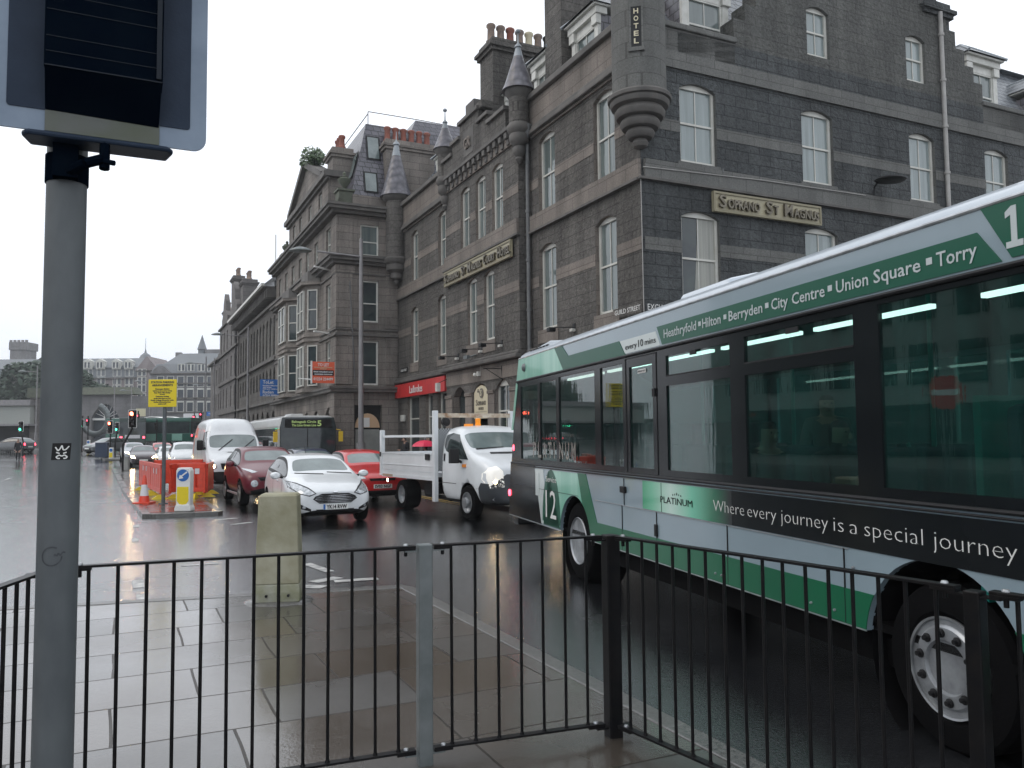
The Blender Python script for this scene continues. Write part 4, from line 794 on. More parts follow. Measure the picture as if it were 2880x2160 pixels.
for px in (180, 215, 250, 285, 330, 364, 404):
    X = at(px, 1050, 190).x; Yw = 190 if px < 400 else 189.2
    for py in (1049, 1072, 1094, 1118):
        farwin(t, X, at(px, py, 190).z - .8, Yw, 2.0, 1.7, 1)
    if px < 400:
        z = at(px, 1027, 190).z; b = MB(); b.box(X - 1.0, X + 1.0, 189.4, 190.5, z - 1.0, z + .8); b.prism(lambda a, zz, d: (a, d, zz), [(X - 1.15, z + .8), (X + 1.15, z + .8), (X, z + 1.5)], 189.3, 190.5); d_ = b.build('dormer', K['white'], t); farwin(d_, X, z - .8, 189.2, 1.5, 1.5, 1)
t = thingW('far_office', 'grey stone office block with mansard and curved pediment, right end of the far view', 'building', -73, 178, gz(178)); OFF[t.name] = (-73, 178, gz(178)); g0 = gz(178)
b = MB(); b.box(-79, -62, 178, 190, g0, 16.2); b.build('wall', K['farB'], t)
b = MB()
for z in (16.1, 13.9, 10.7, 7.6, 5.6): b.box(-79.1, -61.9, 177.6, 178, z, z + .25)
b.build('cornice', K['trim'], t)
b = MB(); b.hexa([(-79, 178, 16.3), (-62, 178, 16.3), (-62, 190, 16.3), (-79, 190, 16.3), (-78, 179, 18.4), (-63, 179, 18.4), (-63, 189, 18.4), (-78, 189, 18.4)]); b.hexa([(-76.5, 179, 18.4), (-62, 179, 18.4), (-62, 189, 18.4), (-76.5, 189, 18.4), (-74, 182, 21), (-62, 182, 21), (-62, 187, 21), (-74, 187, 21)]); b.build('roof', K['farslate'], t)
b = MB(); b.prism(lambda a, z, d: (a, d, z), [(-78.8 + 4.4 * i / 10, 16.3 + 1.7 * sin(pi * i / 10)) for i in range(11)], 177.7, 178.4); b.build('curved_pediment', K['farB'], t)
b = MB(); b.lathe((-70, 184, 20), [(.9, 0), (.9, 2), (1.1, 2.1), (0, 5.5)], 8); b.build('spire', K['farslate'], t); b = MB(); b.box(-69, -65.5, 183, 184, 20.5, 22); b.box(-75.6, -74.4, 183, 184, 19, 21.4); b.build('chimney', K['farB'], t)
for px in (452, 480, 509, 536, 565, 592):
    X = at(px, 1050, 178).x
    for py, s_ in ((1073, 0), (1107, 2), (1143, 2)): farwin(t, X, at(px, py, 178).z - 1.2, 178, 1.5, 2.4, s_)
    if px > 500: farwin(t, X, at(px, 1035, 178).z - .7, 178.2, 1.5, 1.6, 1)
b = MB(); b.box(-78.5, -62, 177.3, 177.9, g0, 5.4); b.build('shopfront', K['plastic'], t)
t = thingW('dome', 'small distant dome and lantern above the pinkish block roof', 'dome', -101.2, 225, 20); OFF[t.name] = (-101.2, 225, 20)
b = MB(); b.lathe((-101.2, 225, 12), [(1.6, 0), (1.6, 11), (1.9, 11.2), (1.8, 12), (1.2, 13.2), (.3, 13.9), (.08, 15), (.05, 18)], 16); b.build('dome_shell', K['farslate'], t)
t = thingW('shop_sign', 'bright blue shop fascia sign at the far corner', 'sign', -63, 160, 6)
q = at(596, 1164, 120); t.location = q; OFF[t.name] = tuple(q); b = MB(); b.box(q.x - .75, q.x + .75, 119.9, 120.1, q.z - .3, q.z + .3); b.build('panel', K['blue'], t); lettering('letters', t, 'TRAVEL', (q.x - .5, 119.88, q.z - .1), (1, 0, 0), (0, 0, 1), .22, 1.0, K['wletter'])
# bridge wall with arch and wheel-spoke window
W_ = thingW('bridge_wall', 'pale stone railway wall with a mossy coping and a round-headed arch filled with spokes', 'wall', -66, 122, gz(122)); OFF[W_.name] = (-66, 122, gz(122)); g0 = gz(122)
b = MB(); TW = lambda a, z, d: (a, 122 + d, z)
x0 = at(210, 1120, 122).x; x1 = at(370, 1120, 122).x; ctr = at(296, 1175, 122); r_ = 2.05
wallgrid(b, TW, x0, x1, g0 - 1, at(300, 1110, 122).z, [(ctr.x - r_, ctr.x + r_, g0 - .5, ctr.z + r_, r_ * .95)], .8); b.box(x1, x1 + 3, 122, 126, g0 - 1, at(300, 1115, 122).z); b.build('masonry', K['farB'], W_, fix=False)
zt = at(300, 1110, 122).z; b = MB(); b.hexa([(x0, 121.3, zt), (x1 + .9, 121.3, zt), (x1 + .9, 124, zt), (x0, 124, zt), (x0 + .9, 121.9, zt + 1.1), (x1 + .2, 121.9, zt + 1.1), (x1 + .2, 124, zt + 1.1), (x0 + .9, 124, zt + 1.1)]); b.build('coping', K['copper'], W_)
b = MB(); b.box(ctr.x - r_, ctr.x + r_, 122.75, 122.9, g0 - .5, ctr.z + r_); b.build('arch_infill', K['farpane'], W_)
b = MB()
for i in range(1, 8):
    a = pi * i / 8; b.cyl((ctr.x, 122.5, ctr.z), (ctr.x + cos(a) * 2.0, 122.5, ctr.z + sin(a) * 2.0), .04, seg=5)
b.box(ctr.x - r_, ctr.x + r_, 122.3, 122.6, ctr.z - .35, ctr.z - .05); b.lathe((ctr.x, 122.4, ctr.z), [(.45, 0), (.45, .2)], 14, axis='y'); b.build('spoke_tracery', K['wletter'], W_)
t = thingW('ring_sculpture', 'large grey open ring sculpture in front of the spoked arch', 'sculpture', ctr.x - 1.6, 112, gz(112)); OFF[t.name] = (ctr.x - 1.6, 112, gz(112))
q = at(268, 1180, 112); b = MB()
P = [(q.x + 1.75 * cos(a), 112, q.z + 1.95 * sin(a)) for a in [R(k) for k in range(60, 61 - 250, -12)]]; P = [(q.x + 1.75 * cos(R(k)), 112, q.z + 2.0 * sin(R(k))) for k in range(-170, 81, 12)]
b.tube(P, .38, 10); b.build('ring', K['galv'], t, smooth=60)
# left of the view
t = thingW('low_station_building', 'low pale panelled modern building with a dark canopy at the left edge', 'building', -64, 101, gz(100)); OFF[t.name] = (-64, 101, gz(100)); g0 = gz(100)
b = MB(); b.box(-80, -59.6, 101, 112, 3.9, 6.2); b.build('upper_wall', mat('pale_panel', (.34, .35, .33), .6, c2=(.28, .3, .28), vs=.3), t)
b = MB(); b.box(-80, -59.6, 102.5, 112, g0 - 1, 3.9); b.build('shopfront', K['plastic'], t); b = MB(); b.box(-80, -59.2, 100, 103, 3.7, 3.95); b.box(-80, -59.4, 100.6, 112, 6.2, 6.9); b.build('canopy', K['lamppole'], t)
t = thingW('stone_pier', 'pale grey stone pier between the low building and the signal pole', 'pier', -57.5, 101, gz(100)); OFF[t.name] = (-57.5, 101, gz(100))
b = MB(); b.box(-60.2, -57.6, 102, 106, g0 - 1, 7.2); b.build('shaft', K['ashD'], t); b = MB(); b.box(-60.4, -57.4, 101.7, 106.3, 7.2, 8.4); b.build('cap', K['copper'], t)
t = thingW('church_tower', 'distant square battlemented stone tower rising above the trees', 'tower', -139.2, 233, gz(230)); OFF[t.name] = (-139.2, 233, gz(230))
b = MB(); b.box(-141.8, -137.2, 230, 235, 5, 29.8); b.box(-142.0, -136.9, 229.7, 235.3, 27.6, 29.8); b.build('shaft', K['farB'], t)
b = MB()
for i in range(5): b.box(-141.9 + i * 1.1, -141.3 + i * 1.1, 229.8, 230.3, 29.8, 30.4)
b.build('battlements', K['farB'], t)
def tree(x, y, h, r, nm, label, n=3500):
    z0 = gz(y); t = thingW('tree', label, 'tree', x, y, z0, group='trees on the bank at the left'); OFF[t.name] = (x, y, z0)
    b = MB(); b.cyl((x, y, z0), (x, y, z0 + h * .5), .5, .3, 8)
    for i in range(5): a = i * 1.3; b.cyl((x, y, z0 + h * .4), (x + cos(a) * r * .6, y + sin(a) * r * .5, z0 + h * .75), .2, .06, 6)
    b.build('trunk', K['bark'], t)
    bl = [((x + random.uniform(-.65, .65) * r, y + random.uniform(-.5, .5) * r, z0 + h * random.uniform(.32, .8)), r * random.uniform(.3, .5)) for _ in range(14)]
    leafmass('crown', t, bl, n, .42, K['leaf'])
tree(-97, 152, 11.5, 6, 0, 'dark rounded tree at the far left edge', 5500); tree(-88, 150, 14.5, 6.5, 1, 'tallest dark tree below and right of the stone tower', 5500); tree(-80, 150, 12.5, 6, 2, 'dark tree partly behind the signal pole', 4500)
# stone retaining mass under the bridge road
t = thingW('retaining_wall', 'long dark wall and parapet running between the arch and the office block', 'wall', -55, 140, gz(140)); OFF[t.name] = (-55, 140, gz(140))
b = MB(); b.box(-120, -68.5, 140, 143, gz(140) - 1, 5.4); b.box(-68.5, -64, 140, 143, gz(140) - 1, 8.2); b.build('masonry', K['farB'], t)
t = thingW('terminal_building', 'long dark glazed block on the left side of the road, outside the left edge', 'building', -34, 8, 0); OFF[t.name] = (-34, 8, 0)
b = MB(); b.box(-48, -32, -30, 40, 0, 11); b.build('wall', mat('pale_green_facade', (.30, .36, .34), .6), t)
b = MB(); b.box(-31.98, -31.9, -28, 38, .6, 3.2); b.build('shopfront', K['paneD'], t)
for i in range(56): 
    b = MB(); yy = -28 + (i % 28) * 2.4; zz = 4.2 + 3.2 * (i // 28); b.box(-31.98, -31.92, yy, yy + 1.5, zz, zz + 2); b.build('window', K['paneD'], t)
t = thingW('hoarding', 'blue site hoarding panel outside the left edge, seen only in the bus windows', 'hoarding', -24, 16, 0, rot=0); OFF[t.name] = (-24, 16, 0)
b = MB(); b.box(-24.1, -24, 9, 16, .1, 3.4); b.build('panel', K['blue'], t); b = MB(); b.box(-24.15, -24.1, 9, 9.1, 0, 3.4); b.box(-24.15, -24.1, 15.9, 16, 0, 3.4); b.build('post', K['galv'], t)
# ============================================================= LAMP COLUMNS
def street_lamp(x, y, h, label, arm=1.7, dirv=None, r=.09, grp='tall grey lamp columns'):
    z0 = gz(y); t = thingW('street_lamp', label, 'street lamp', x, y, z0, group=grp)
    b = MB(); b.cyl((0, 0, 0), (0, 0, h), r, r * .6, 10); b.cyl((0, 0, 0), (0, 0, 1.6), r * 1.5, r * 1.5, 10); b.build('column', K['lamppole'], t, smooth=40)
    d = dirv or -EN; za = h - .75; e_ = d * arm
    b = MB(); b.cyl((0, 0, za), (e_.x * .7, e_.y * .7, za + .06), .04, seg=8); b.build('arm', K['lamppole'], t)
    b = MB(); c = d * (arm * .95)
    b.lathe((0, 0, 0), [(0, -.04), (.42, 0), (.4, .05), (.2, .14), (0, .18)], 14); b.v = [(c.x + v[0] * 1.1, c.y + v[1] * .8, za + .02 + v[2]) for v in b.v]; b.build('lamp_head', K['galv'], t, smooth=50)
    return t
street_lamp(-6.16, 33.3, 10, 'nearest tall lamp column in front of the mansard building', 2.6, r=.12); street_lamp(-20.39, 63, 10.3, 'second tall lamp column, in front of the arcaded building', 2.4, r=.11)
street_lamp(-52.4, 90, 9.0, 'lamp column beside the pale stone pier, left of the signal pole', 1.5); street_lamp(-48.7, 100, 8.6, 'thin lamp column in front of the spoked arch', 1.5); street_lamp(-47.5, 107, 8.4, 'thin lamp column left of the yellow sign', 1.5)
street_lamp(-30.4, 81, 9.2, 'left of two lamp columns close together before the far office', 1.6); street_lamp(-30.3, 83, 9.2, 'right of two lamp columns close together before the far office', 1.6, EN); street_lamp(-42, 112, 8, 'distant lamp column seen under the yellow sign', 1.4); street_lamp(-55, 118, 7.5, 'lamp column against the right end of the stone wall', 1.2)
# ============================================================= VEHICLES (local frame: x right-hand side of viewer facing it, +y = front)
PT, GF, GS, BK, ARCH = 0, 1, 2, 3, 4
def loft(parent, st, iv, paint_m, axles, wr, wy, lvl=2, lower=BK, arch=True, crease=None):
    """st: stations (y, zlow, wlow, wmid, zmid, wbelt, zbelt, wtop, ztop, zcrown); iv: per interval (top material, side glass?)"""
    bm = bmesh.new(); rings = []
    for (y, zl, wl, wm, zm, wb, zb, wt, zt, zc) in st:
        half = [(0, zl), (wl * .6, zl), (wl, zl + .02), (wm, zm), (wb, zb), (wt, zt), (wt * .55, zt + (zc - zt) * .8), (0, zc)]
        ring = [bm.verts.new((x, y, z)) for x, z in half] + [bm.verts.new((-x, y, z)) for x, z in reversed(half[1:-1])]
        rings.append(ring)
    n = 14; gfaces = {GF: {}, GS: []}
    for i in range(len(st) - 1):
        top, side = iv[i]
        for j in range(n):
            k = (j + 1) % n; f = bm.faces.new((rings[i][j], rings[i][k], rings[i + 1][k], rings[i + 1][j]))
            s = j if j < 7 else 13 - j
            m = PT
            if s <= 1: m = BK
            elif s == 4 and side: m = GS
            elif s >= 5 and top in ('ws', 'rw'): m = GF
            f.material_index = m; f.smooth = True
    for r in (rings[0], rings[-1]):
        for j in range(6):
            a = r[j] if j else r[0]; L_ = (14 - j) % 14; L2 = 14 - (j + 1)
            vs = [r[j], r[j + 1], r[L2], r[L_]] if j else [r[0], r[1], r[13]]
            f = bm.faces.new(vs); f.material_index = PT; f.smooth = True
        f = bm.faces.new([r[6], r[7], r[8]]); f.smooth = True
    bmesh.ops.recalc_face_normals(bm, faces=bm.faces)
    fr = [f for f in bm.faces if f.material_index == GF]; sd = [f for f in bm.faces if f.material_index == GS]
    for fs, th in ((fr, .02), (sd, .03)):
        if fs:
            r = bmesh.ops.inset_region(bm, faces=fs, thickness=th, use_even_offset=True)
            for f in r['faces']: f.material_index = PT
    for fs, th in (([f for f in bm.faces if f.material_index == GS], .008),):
        if fs:
            r = bmesh.ops.inset_region(bm, faces=fs, thickness=th, use_even_offset=True)
            for f in r['faces']: f.material_index = BK
    me = bpy.data.meshes.new('body'); bm.to_mesh(me); bm.free()
    mats = [paint_m, K['cwind'], K['cside'], K['plastic'], K['rubber']]
    for m_ in mats: me.materials.append(m_)
    o = bpy.data.objects.new('body', me); COL.objects.link(o)
    sb = o.modifiers.new('s', 'SUBSURF'); sb.levels = lvl; sb.render_levels = lvl
    cut = []
    if arch:
        for y in axles:
            b = MB(); b.cyl((-2, y, wy), (2, y, wy), wr * 1.17, seg=32, mi=0); c = b.build('cut', [K['rubber']]); cut.append(c)
            for m_ in [paint_m, K['cwind'], K['cside'], K['plastic']]: pass
            md = o.modifiers.new('b', 'BOOLEAN'); md.operation = 'DIFFERENCE'; md.object = c; md.solver = 'EXACT'; md.material_mode = 'TRANSFER'
    bpy.context.view_layer.update(); dg = bpy.context.evaluated_depsgraph_get()
    ev = bpy.data.meshes.new_from_object(o.evaluated_get(dg)); bpy.data.objects.remove(o)
    for c in cut: bpy.data.objects.remove(c)
    mt = [m_.name if m_ else '' for m_ in ev.materials]
    bm = bmesh.new(); bm.from_mesh(ev); bvh = BVHTree.FromBMesh(bm)
    def sub(keep, name, par, mm):
        b2 = bm.copy(); kill = [f for f in b2.faces if mt[f.material_index] not in keep]
        bmesh.ops.delete(b2, geom=kill, context='FACES')
        if not b2.faces: b2.free(); return None
        # left/right pieces stay one part
        e = bpy.data.meshes.new(name); 
        idx = {nm: i for i, nm in enumerate([m_.name for m_ in mm])}
        for f in b2.faces: f.material_index = idx[mt[f.material_index]]
        b2.to_mesh(e); b2.free()
        for m_ in mm: e.materials.append(m_)
        return link(bpy.data.objects.new(name, e), par)
    sub({paint_m.name, 'black_plastic', 'rubber'}, 'body', parent, [paint_m, K['plastic'], K['rubber']])
    # windscreen and rear window apart
    ymid = sum(s[0] for s in st) / len(st)
    for nm, fn in (('windscreen', lambda f: f.calc_center_median().y > ymid), ('rear_window', lambda f: f.calc_center_median().y <= ymid)):
        b2 = bm.copy(); kill = [f for f in b2.faces if mt[f.material_index] != K['cwind'].name or not fn(f)]
        bmesh.ops.delete(b2, geom=kill, context='FACES')
        if b2.faces:
            e = bpy.data.meshes.new(nm); 
            for f in b2.faces: f.material_index = 0
            b2.to_mesh(e); e.materials.append(K['cwind']); link(bpy.data.objects.new(nm, e), parent)
        b2.free()
    for sg in (1, -1):
        b2 = bm.copy(); kill = [f for f in b2.faces if mt[f.material_index] != K['cside'].name or f.calc_center_median().x * sg < 0]
        bmesh.ops.delete(b2, geom=kill, context='FACES')
        if b2.faces:
            e = bpy.data.meshes.new('side_window')
            for f in b2.faces: f.material_index = 0
            b2.to_mesh(e); e.materials.append(K['cside']); link(bpy.data.objects.new('side_window', e), parent)
        b2.free()
    bm.free(); return bvh
def decal(bvh, parent, name, poly, ax, m, off=.006, thick=.02, n=3, sym=False, par2=None):
    """outline drawn in front/side elevation and laid over the bodywork"""
    out = []
    for s in ((1, -1) if sym else (1,)):
        bm = bmesh.new(); vs = [bm.verts.new((a * (s if ax in 'FR' else 1), z, 0)) for a, z in poly]; bm.faces.new(vs)
        bmesh.ops.triangulate(bm, faces=bm.faces)
        for _ in range(n): bmesh.ops.subdivide_edges(bm, edges=bm.edges, cuts=1, use_grid_fill=True)
        bmesh.ops.triangulate(bm, faces=bm.faces)
        for v in bm.verts:
            a, z = v.co.x, v.co.y
            if ax == 'F': o, d = Vector((a, 6, z)), Vector((0, -1, 0))
            elif ax == 'R': o, d = Vector((a, -6, z)), Vector((0, 1, 0))
            else: sg = s if sym else (1 if ax == 'S' else -1); o, d = Vector((3 * sg, a, z)), Vector((-sg, 0, 0))
            h = bvh.ray_cast(o, d)
            if h[0] is None: h = bvh.find_nearest(o + d * 4)
            v.co = h[0] - d * off
        r = bmesh.ops.extrude_face_region(bm, geom=list(bm.faces)); dd = {'F': Vector((0, -1, 0)), 'R': Vector((0, 1, 0))}.get(ax, Vector((-1 if ax == 'S' else 1, 0, 0)) * (s if sym and ax not in 'FR' else 1))
        for g in r['geom']:
            if isinstance(g, bmesh.types.BMVert): g.co += dd * (off + thick)
        bmesh.ops.recalc_face_normals(bm, faces=bm.faces)
        me = bpy.data.meshes.new(name); bm.to_mesh(me); bm.free(); me.materials.append(m)
        me.polygons.foreach_set('use_smooth', [True] * len(me.polygons)); me.set_sharp_from_angle(angle=R(40))
        out.append(link(bpy.data.objects.new(name, me), parent))
    return out
def wheel(parent, x, y, z, r, w_, side, spokes=5, rimr=.64, steel_only=False, name='wheel'):
    s = side; b = MB(); t = w_ / 2
    b.lathe((x, y, z), [(r * rimr, -t), (r * .93, -t), (r, -t * .6), (r, t * .6), (r * .93, t), (r * rimr, t)], 32, axis='x', caps=False); T_ = b.build(name, K['rubber'], parent, smooth=40)
    b = MB(); xo = x + s * t * .8; rr = r * rimr
    b.lathe((xo, y, z), [(rr * .99, -.06 * s), (rr * .99, .02 * s), (rr * .9, .02 * s), (rr * .88, -.04 * s), (0.001, -.05 * s)], 28, axis='x', mi=1 if not steel_only else 0)
    b.lathe((xo, y, z), [(rr, -.07 * s), (rr, .03 * s), (rr * .92, .03 * s), (rr * .92, -.04 * s)], 28, axis='x')
    if spokes:
        for i in range(spokes):
            a = 2 * pi * i / spokes + .3; ca, sa = cos(a), sin(a); wd = rr * .16
            P = []
            for xx in (-.03 * s, .02 * s):
                for (q, h) in ((rr * .12, -wd * .6), (rr * .12, wd * .6), (rr * .95, wd), (rr * .95, -wd)): P.append((xo + xx, y + ca * q - sa * h, z + sa * q + ca * h))
            b.hexa(P)
    b.lathe((xo, y, z), [(rr * .22, -.03 * s), (rr * .2, .03 * s), (0.001, .035 * s)], 14, axis='x')
    b.build('rim', [K['steel'], K['plastic']], T_, smooth=40); return T_
def num_plate(parent, text, y, z, w_=.52, h=.111, blue=False, tilt=0):
    b = MB(); b.box(-w_ / 2, w_ / 2, y, y + .012, z - h / 2, z + h / 2); 
    if blue: b.box(w_ / 2 - .045, w_ / 2 - .002, y + .0122, y + .014, z - h / 2 + .002, z + h / 2 - .002, 1)
    p = b.build('number_plate', [K['plateW'], K['blue']], parent, bevel=0)
    lettering('plate_text', p, text, (w_ / 2 - (.065 if blue else .03), y + .0125, z - .038), (-1, 0, 0), (0, 0, 1), .078, w_ - (.09 if blue else .06), K['plastic'], .003, .004)
def mirror(parent, x, y, z, m, s, big=1):
    b = MB(); b.lathe((0, 0, 0), [(0, -.09), (.07, -.08), (.105, -.02), (.1, .03), (.07, .05), (0, .055)], 14, axis='y')
    b.v = [(x + s * .1 + v[0] * 1.1 * big, y - v[1] * .8, z + v[2] * .75 * big) for v in b.v]; b.cyl((x - s * .06, y - .02, z - .05), (x + s * .05, y, z - .02), .025, seg=8, mi=1)
    b.build('wing_mirror', [m, K['plastic']], parent, smooth=50)
HST = [(1.965, .30, .50, .60, .42, .56, .62, .42, .68, .69), (1.90, .22, .62, .74, .45, .70, .66, .55, .73, .75), (1.66, .17, .76, .85, .50, .80, .76, .66, .84, .865), (1.20, .17, .78, .86, .52, .83, .85, .70, .93, .955),
       (.86, .17, .78, .86, .52, .84, .92, .74, .985, 1.03), (.10, .17, .78, .86, .52, .84, .95, .585, 1.375, 1.42), (-.50, .17, .78, .86, .52, .835, .99, .60, 1.42, 1.475), (-1.20, .17, .78, .86, .54, .81, 1.03, .575, 1.395, 1.45),
       (-1.55, .2, .76, .85, .56, .79, 1.05, .54, 1.32, 1.37), (-1.86, .24, .7, .82, .6, .74, 1.02, .58, 1.06, 1.08), (-1.96, .34, .6, .72, .6, .66, .84, .5, .9, .91)]
HIV = [('n', 0), ('n', 0), ('hood', 0), ('hood', 0), ('ws', 1), ('roof', 1), ('roof', 1), ('roof', 1), ('rw', 0), ('t', 0)]
def scale_st(st, sx=1, sy=1, sz=1, dz=0): return [(s[0] * sy, s[1] * sz + dz, s[2] * sx, s[3] * sx, s[4] * sz + dz, s[5] * sx, s[6] * sz + dz, s[7] * sx, s[8] * sz + dz, s[9] * sz + dz) for s in st]
def pillars(bvh, t, ys, z0, z1, w_=.05):
    for y in ys: decal(bvh, t, 'door_pillar', [(y, z0), (y + w_, z0), (y + w_ * .6, z1), (y - w_ * .4, z1)], 'S', K['plastic'], .004, .02, 1, True)
def seams(bvh, t, ys, z0, z1):
    for y in ys: decal(bvh, t, 'door_seam', [(y, z0), (y + .009, z0), (y + .009, z1), (y, z1)], 'S', K['plastic'], .0015, .02, 3, True)
def place(t, n, u, yaw=0, z=None):
    p = G(n, u); t.location = (p.x, p.y, gz(p.y) if z is None else z); t.rotation_euler = (0, 0, SA + pi + yaw)
V = lambda name, label, cat, group=None: thingW(name, label, cat, 0, 0, 0, 0, group)
QG = 'cars and vans queuing at the junction'
# ---- white hatchback, nearest car
t = V('hatchback', 'white hatchback with a wide chromed grille, front car of the queue behind the pale bollard', 'car', QG)
bv = loft(t, HST, HIV, K['pwhite'], (1.22, -1.27), .31, .31)
for y in (1.22, -1.27):
    for s in (1, -1): wheel(t, s * .735, y, .31, .31, .2, s, 7)
decal(bv, t, 'headlight_surround', [(.39, .66), (.53, .605), (.73, .66), (.84, .78), (.84, .905), (.69, .87), (.52, .78)], 'F', K['plastic'], .006, .02, 3, True)
decal(bv, t, 'headlight', [(.42, .665), (.54, .625), (.72, .675), (.82, .79), (.82, .89), (.70, .85), (.54, .76)], 'F', K['lens'], .012, .03, 3, True)
gr = [(-.33, .455), (.33, .455), (.46, .545), (.42, .60), (.28, .655), (-.28, .655), (-.42, .60), (-.46, .545)]
g_ = decal(bv, t, 'grille', gr, 'F', K['plastic'], .008, .02, 3)[0]
for i in range(5):
    z = .472 + i * .034; wv = .33 + .10 * (1 - abs(i - 2.2) / 2.8)
    decal(bv, g_, 'grille_slat', [(-wv, z), (wv, z), (wv, z + .016), (-wv, z + .016)], 'F', K['chrome'], .02, .01, 3)
decal(bv, t, 'lower_intake', [(-.34, .255), (.34, .255), (.40, .335), (-.40, .335)], 'F', K['plastic'], .006, .02, 3)
decal(bv, t, 'fog_lamp_recess', [(.50, .30), (.73, .36), (.735, .46), (.66, .43), (.50, .345)], 'F', K['plastic'], .006, .02, 3, True)
decal(bv, t, 'fog_lamp', [(.635 + .035 * cos(k), .385 + .035 * sin(k)) for k in [i * pi / 5 for i in range(10)]], 'F', K['lens'], .016, .01, 1, True)
decal(bv, t, 'badge', [(.055 * cos(k), .685 + .022 * sin(k)) for k in [i * pi / 6 for i in range(12)]], 'F', K['chrome'], .008, .01, 1)
num_plate(t, 'YK14 RVW', 1.985, .385, blue=True)
mirror(t, .88, .62, 1.0, K['pwhite'], 1); mirror(t, -.88, .62, 1.0, K['pwhite'], -1)
pillars(bv, t, (-.35,), .95, 1.4); seams(bv, t, (.62, -.42), .3, .95)
decal(bv, t, 'wiper', [(-.65, 1.01), (-.1, 1.05), (-.1, 1.065), (-.65, 1.03)], 'F', K['plastic'], .012, .01, 2); decal(bv, t, 'wiper', [(.0, 1.01), (.6, 1.04), (.6, 1.055), (.0, 1.03)], 'F', K['plastic'], .012, .01, 2)
for s in (1, -1): b = MB(); b.box(s * .82 - .01, s * .86 + .01, .02, .2, .86, .885); b.build('door_handle', K['pwhite'], t, bevel=.005)
b = MB(); b.cyl((0, -.9, 1.46), (0, -1.02, 1.62), .006, seg=5); b.build('aerial', K['plastic'], t)
place(t, 4.0, 19.0, R(1))
# ---- crimson crossover
t = V('crossover_car', 'crimson crossover with round lower headlamps, between the white van and the white hatchback', 'car', QG)
JS = scale_st(HST, 1.04, 1.02, 1.03, .04); JS = [(s[0], s[1] + .06, *s[2:6], s[6] + .05, s[7] * 1.0, s[8] + .06, s[9] + .04) for s in JS]
bv = loft(t, JS, HIV, K['pcrimson'], (1.28, -1.27), .345, .345)
for y in (1.28, -1.27):
    for s in (1, -1): wheel(t, s * .765, y, .345, .345, .22, s, 5)
decal(bv, t, 'headlight', [(.60 + .09 * cos(k), .63 + .09 * sin(k)) for k in [i * pi / 8 for i in range(16)]], 'F', K['lens'], .02, .03, 2, True)
decal(bv, t, 'indicator_lamp', [(.48, .93), (.62, .90), (.78, .98), (.80, 1.02), (.62, .985)], 'F', K['lens'], .012, .02, 3, True)
decal(bv, t, 'grille', [(-.45, .70), (.45, .70), (.52, .79), (-.52, .79)], 'F', K['plastic'], .008, .02, 3)
decal(bv, t, 'lower_intake', [(-.62, .28), (.62, .28), (.70, .44), (.4, .50), (-.4, .50), (-.70, .44)], 'F', K['plastic'], .008, .02, 3)
for s in (1, -1): b = MB(); b.cyl((s * .84, -.9, .3), (s * .84, .85, .3), .035, seg=8); b.build('side_step', K['steel'], t)
num_plate(t, 'SN13 KJV', 2.06, .56); mirror(t, .92, .66, 1.12, K['pcrimson'], 1); mirror(t, -.92, .66, 1.12, K['pcrimson'], -1)
pillars(bv, t, (-.35,), 1.08, 1.5); seams(bv, t, (.62, -.42), .4, 1.05)
place(t, 3.7, 24.4, R(2))
# ---- bright red hatchback half hidden by the truck
t = V('hatchback', 'bright red hatchback with a white plate, between the white hatchback and the dropside truck', 'car', QG)
bv = loft(t, scale_st(HST, 1.0, 1.05, 1.0), HIV, K['pred'], (1.28, -1.33), .31, .31)
for y in (1.28, -1.33):
    for s in (1, -1): wheel(t, s * .74, y, .31, .31, .19, s, 5)
decal(bv, t, 'headlight', [(.46, .70), (.66, .66), (.78, .72), (.76, .82), (.60, .80)], 'F', K['lens'], .012, .03, 3, True)
decal(bv, t, 'grille', [(-.34, .62), (.34, .62), (.38, .69), (-.38, .69)], 'F', K['plastic'], .008, .02, 3); decal(bv, t, 'lower_intake', [(-.6, .24), (.6, .24), (.64, .36), (-.64, .36)], 'F', K['plastic'], .008, .02, 3)
decal(bv, t, 'badge', [(.05 * cos(k), .655 + .02 * sin(k)) for k in [i * pi / 6 for i in range(12)]], 'F', K['chrome'], .018, .01, 1)
num_plate(t, 'SV03 NGF', 2.075, .47); mirror(t, .88, .65, 1.0, K['pred'], 1); mirror(t, -.88, .65, 1.0, K['pred'], -1); pillars(bv, t, (-.35,), .95, 1.4)
place(t, 6.5, 24.0, 0)
# ---- dark car roof behind
t = V('saloon_car', 'dark car whose roof shows behind the white hatchback, before the white bus', 'car', QG)
bv = loft(t, scale_st(HST, 1.02, 1.1, 1.0), HIV, K['pnavy'], (1.3, -1.35), .31, .31, 2)
for y in (1.3, -1.35):
    for s in (1, -1): wheel(t, s * .74, y, .31, .31, .19, s, 5)
decal(bv, t, 'headlight', [(.46, .70), (.66, .66), (.78, .72), (.76, .82), (.60, .80)], 'F', K['lens'], .012, .03, 2, True); num_plate(t, 'SP09 OXA', 2.17, .47)
place(t, 6.3, 30.5, 0)
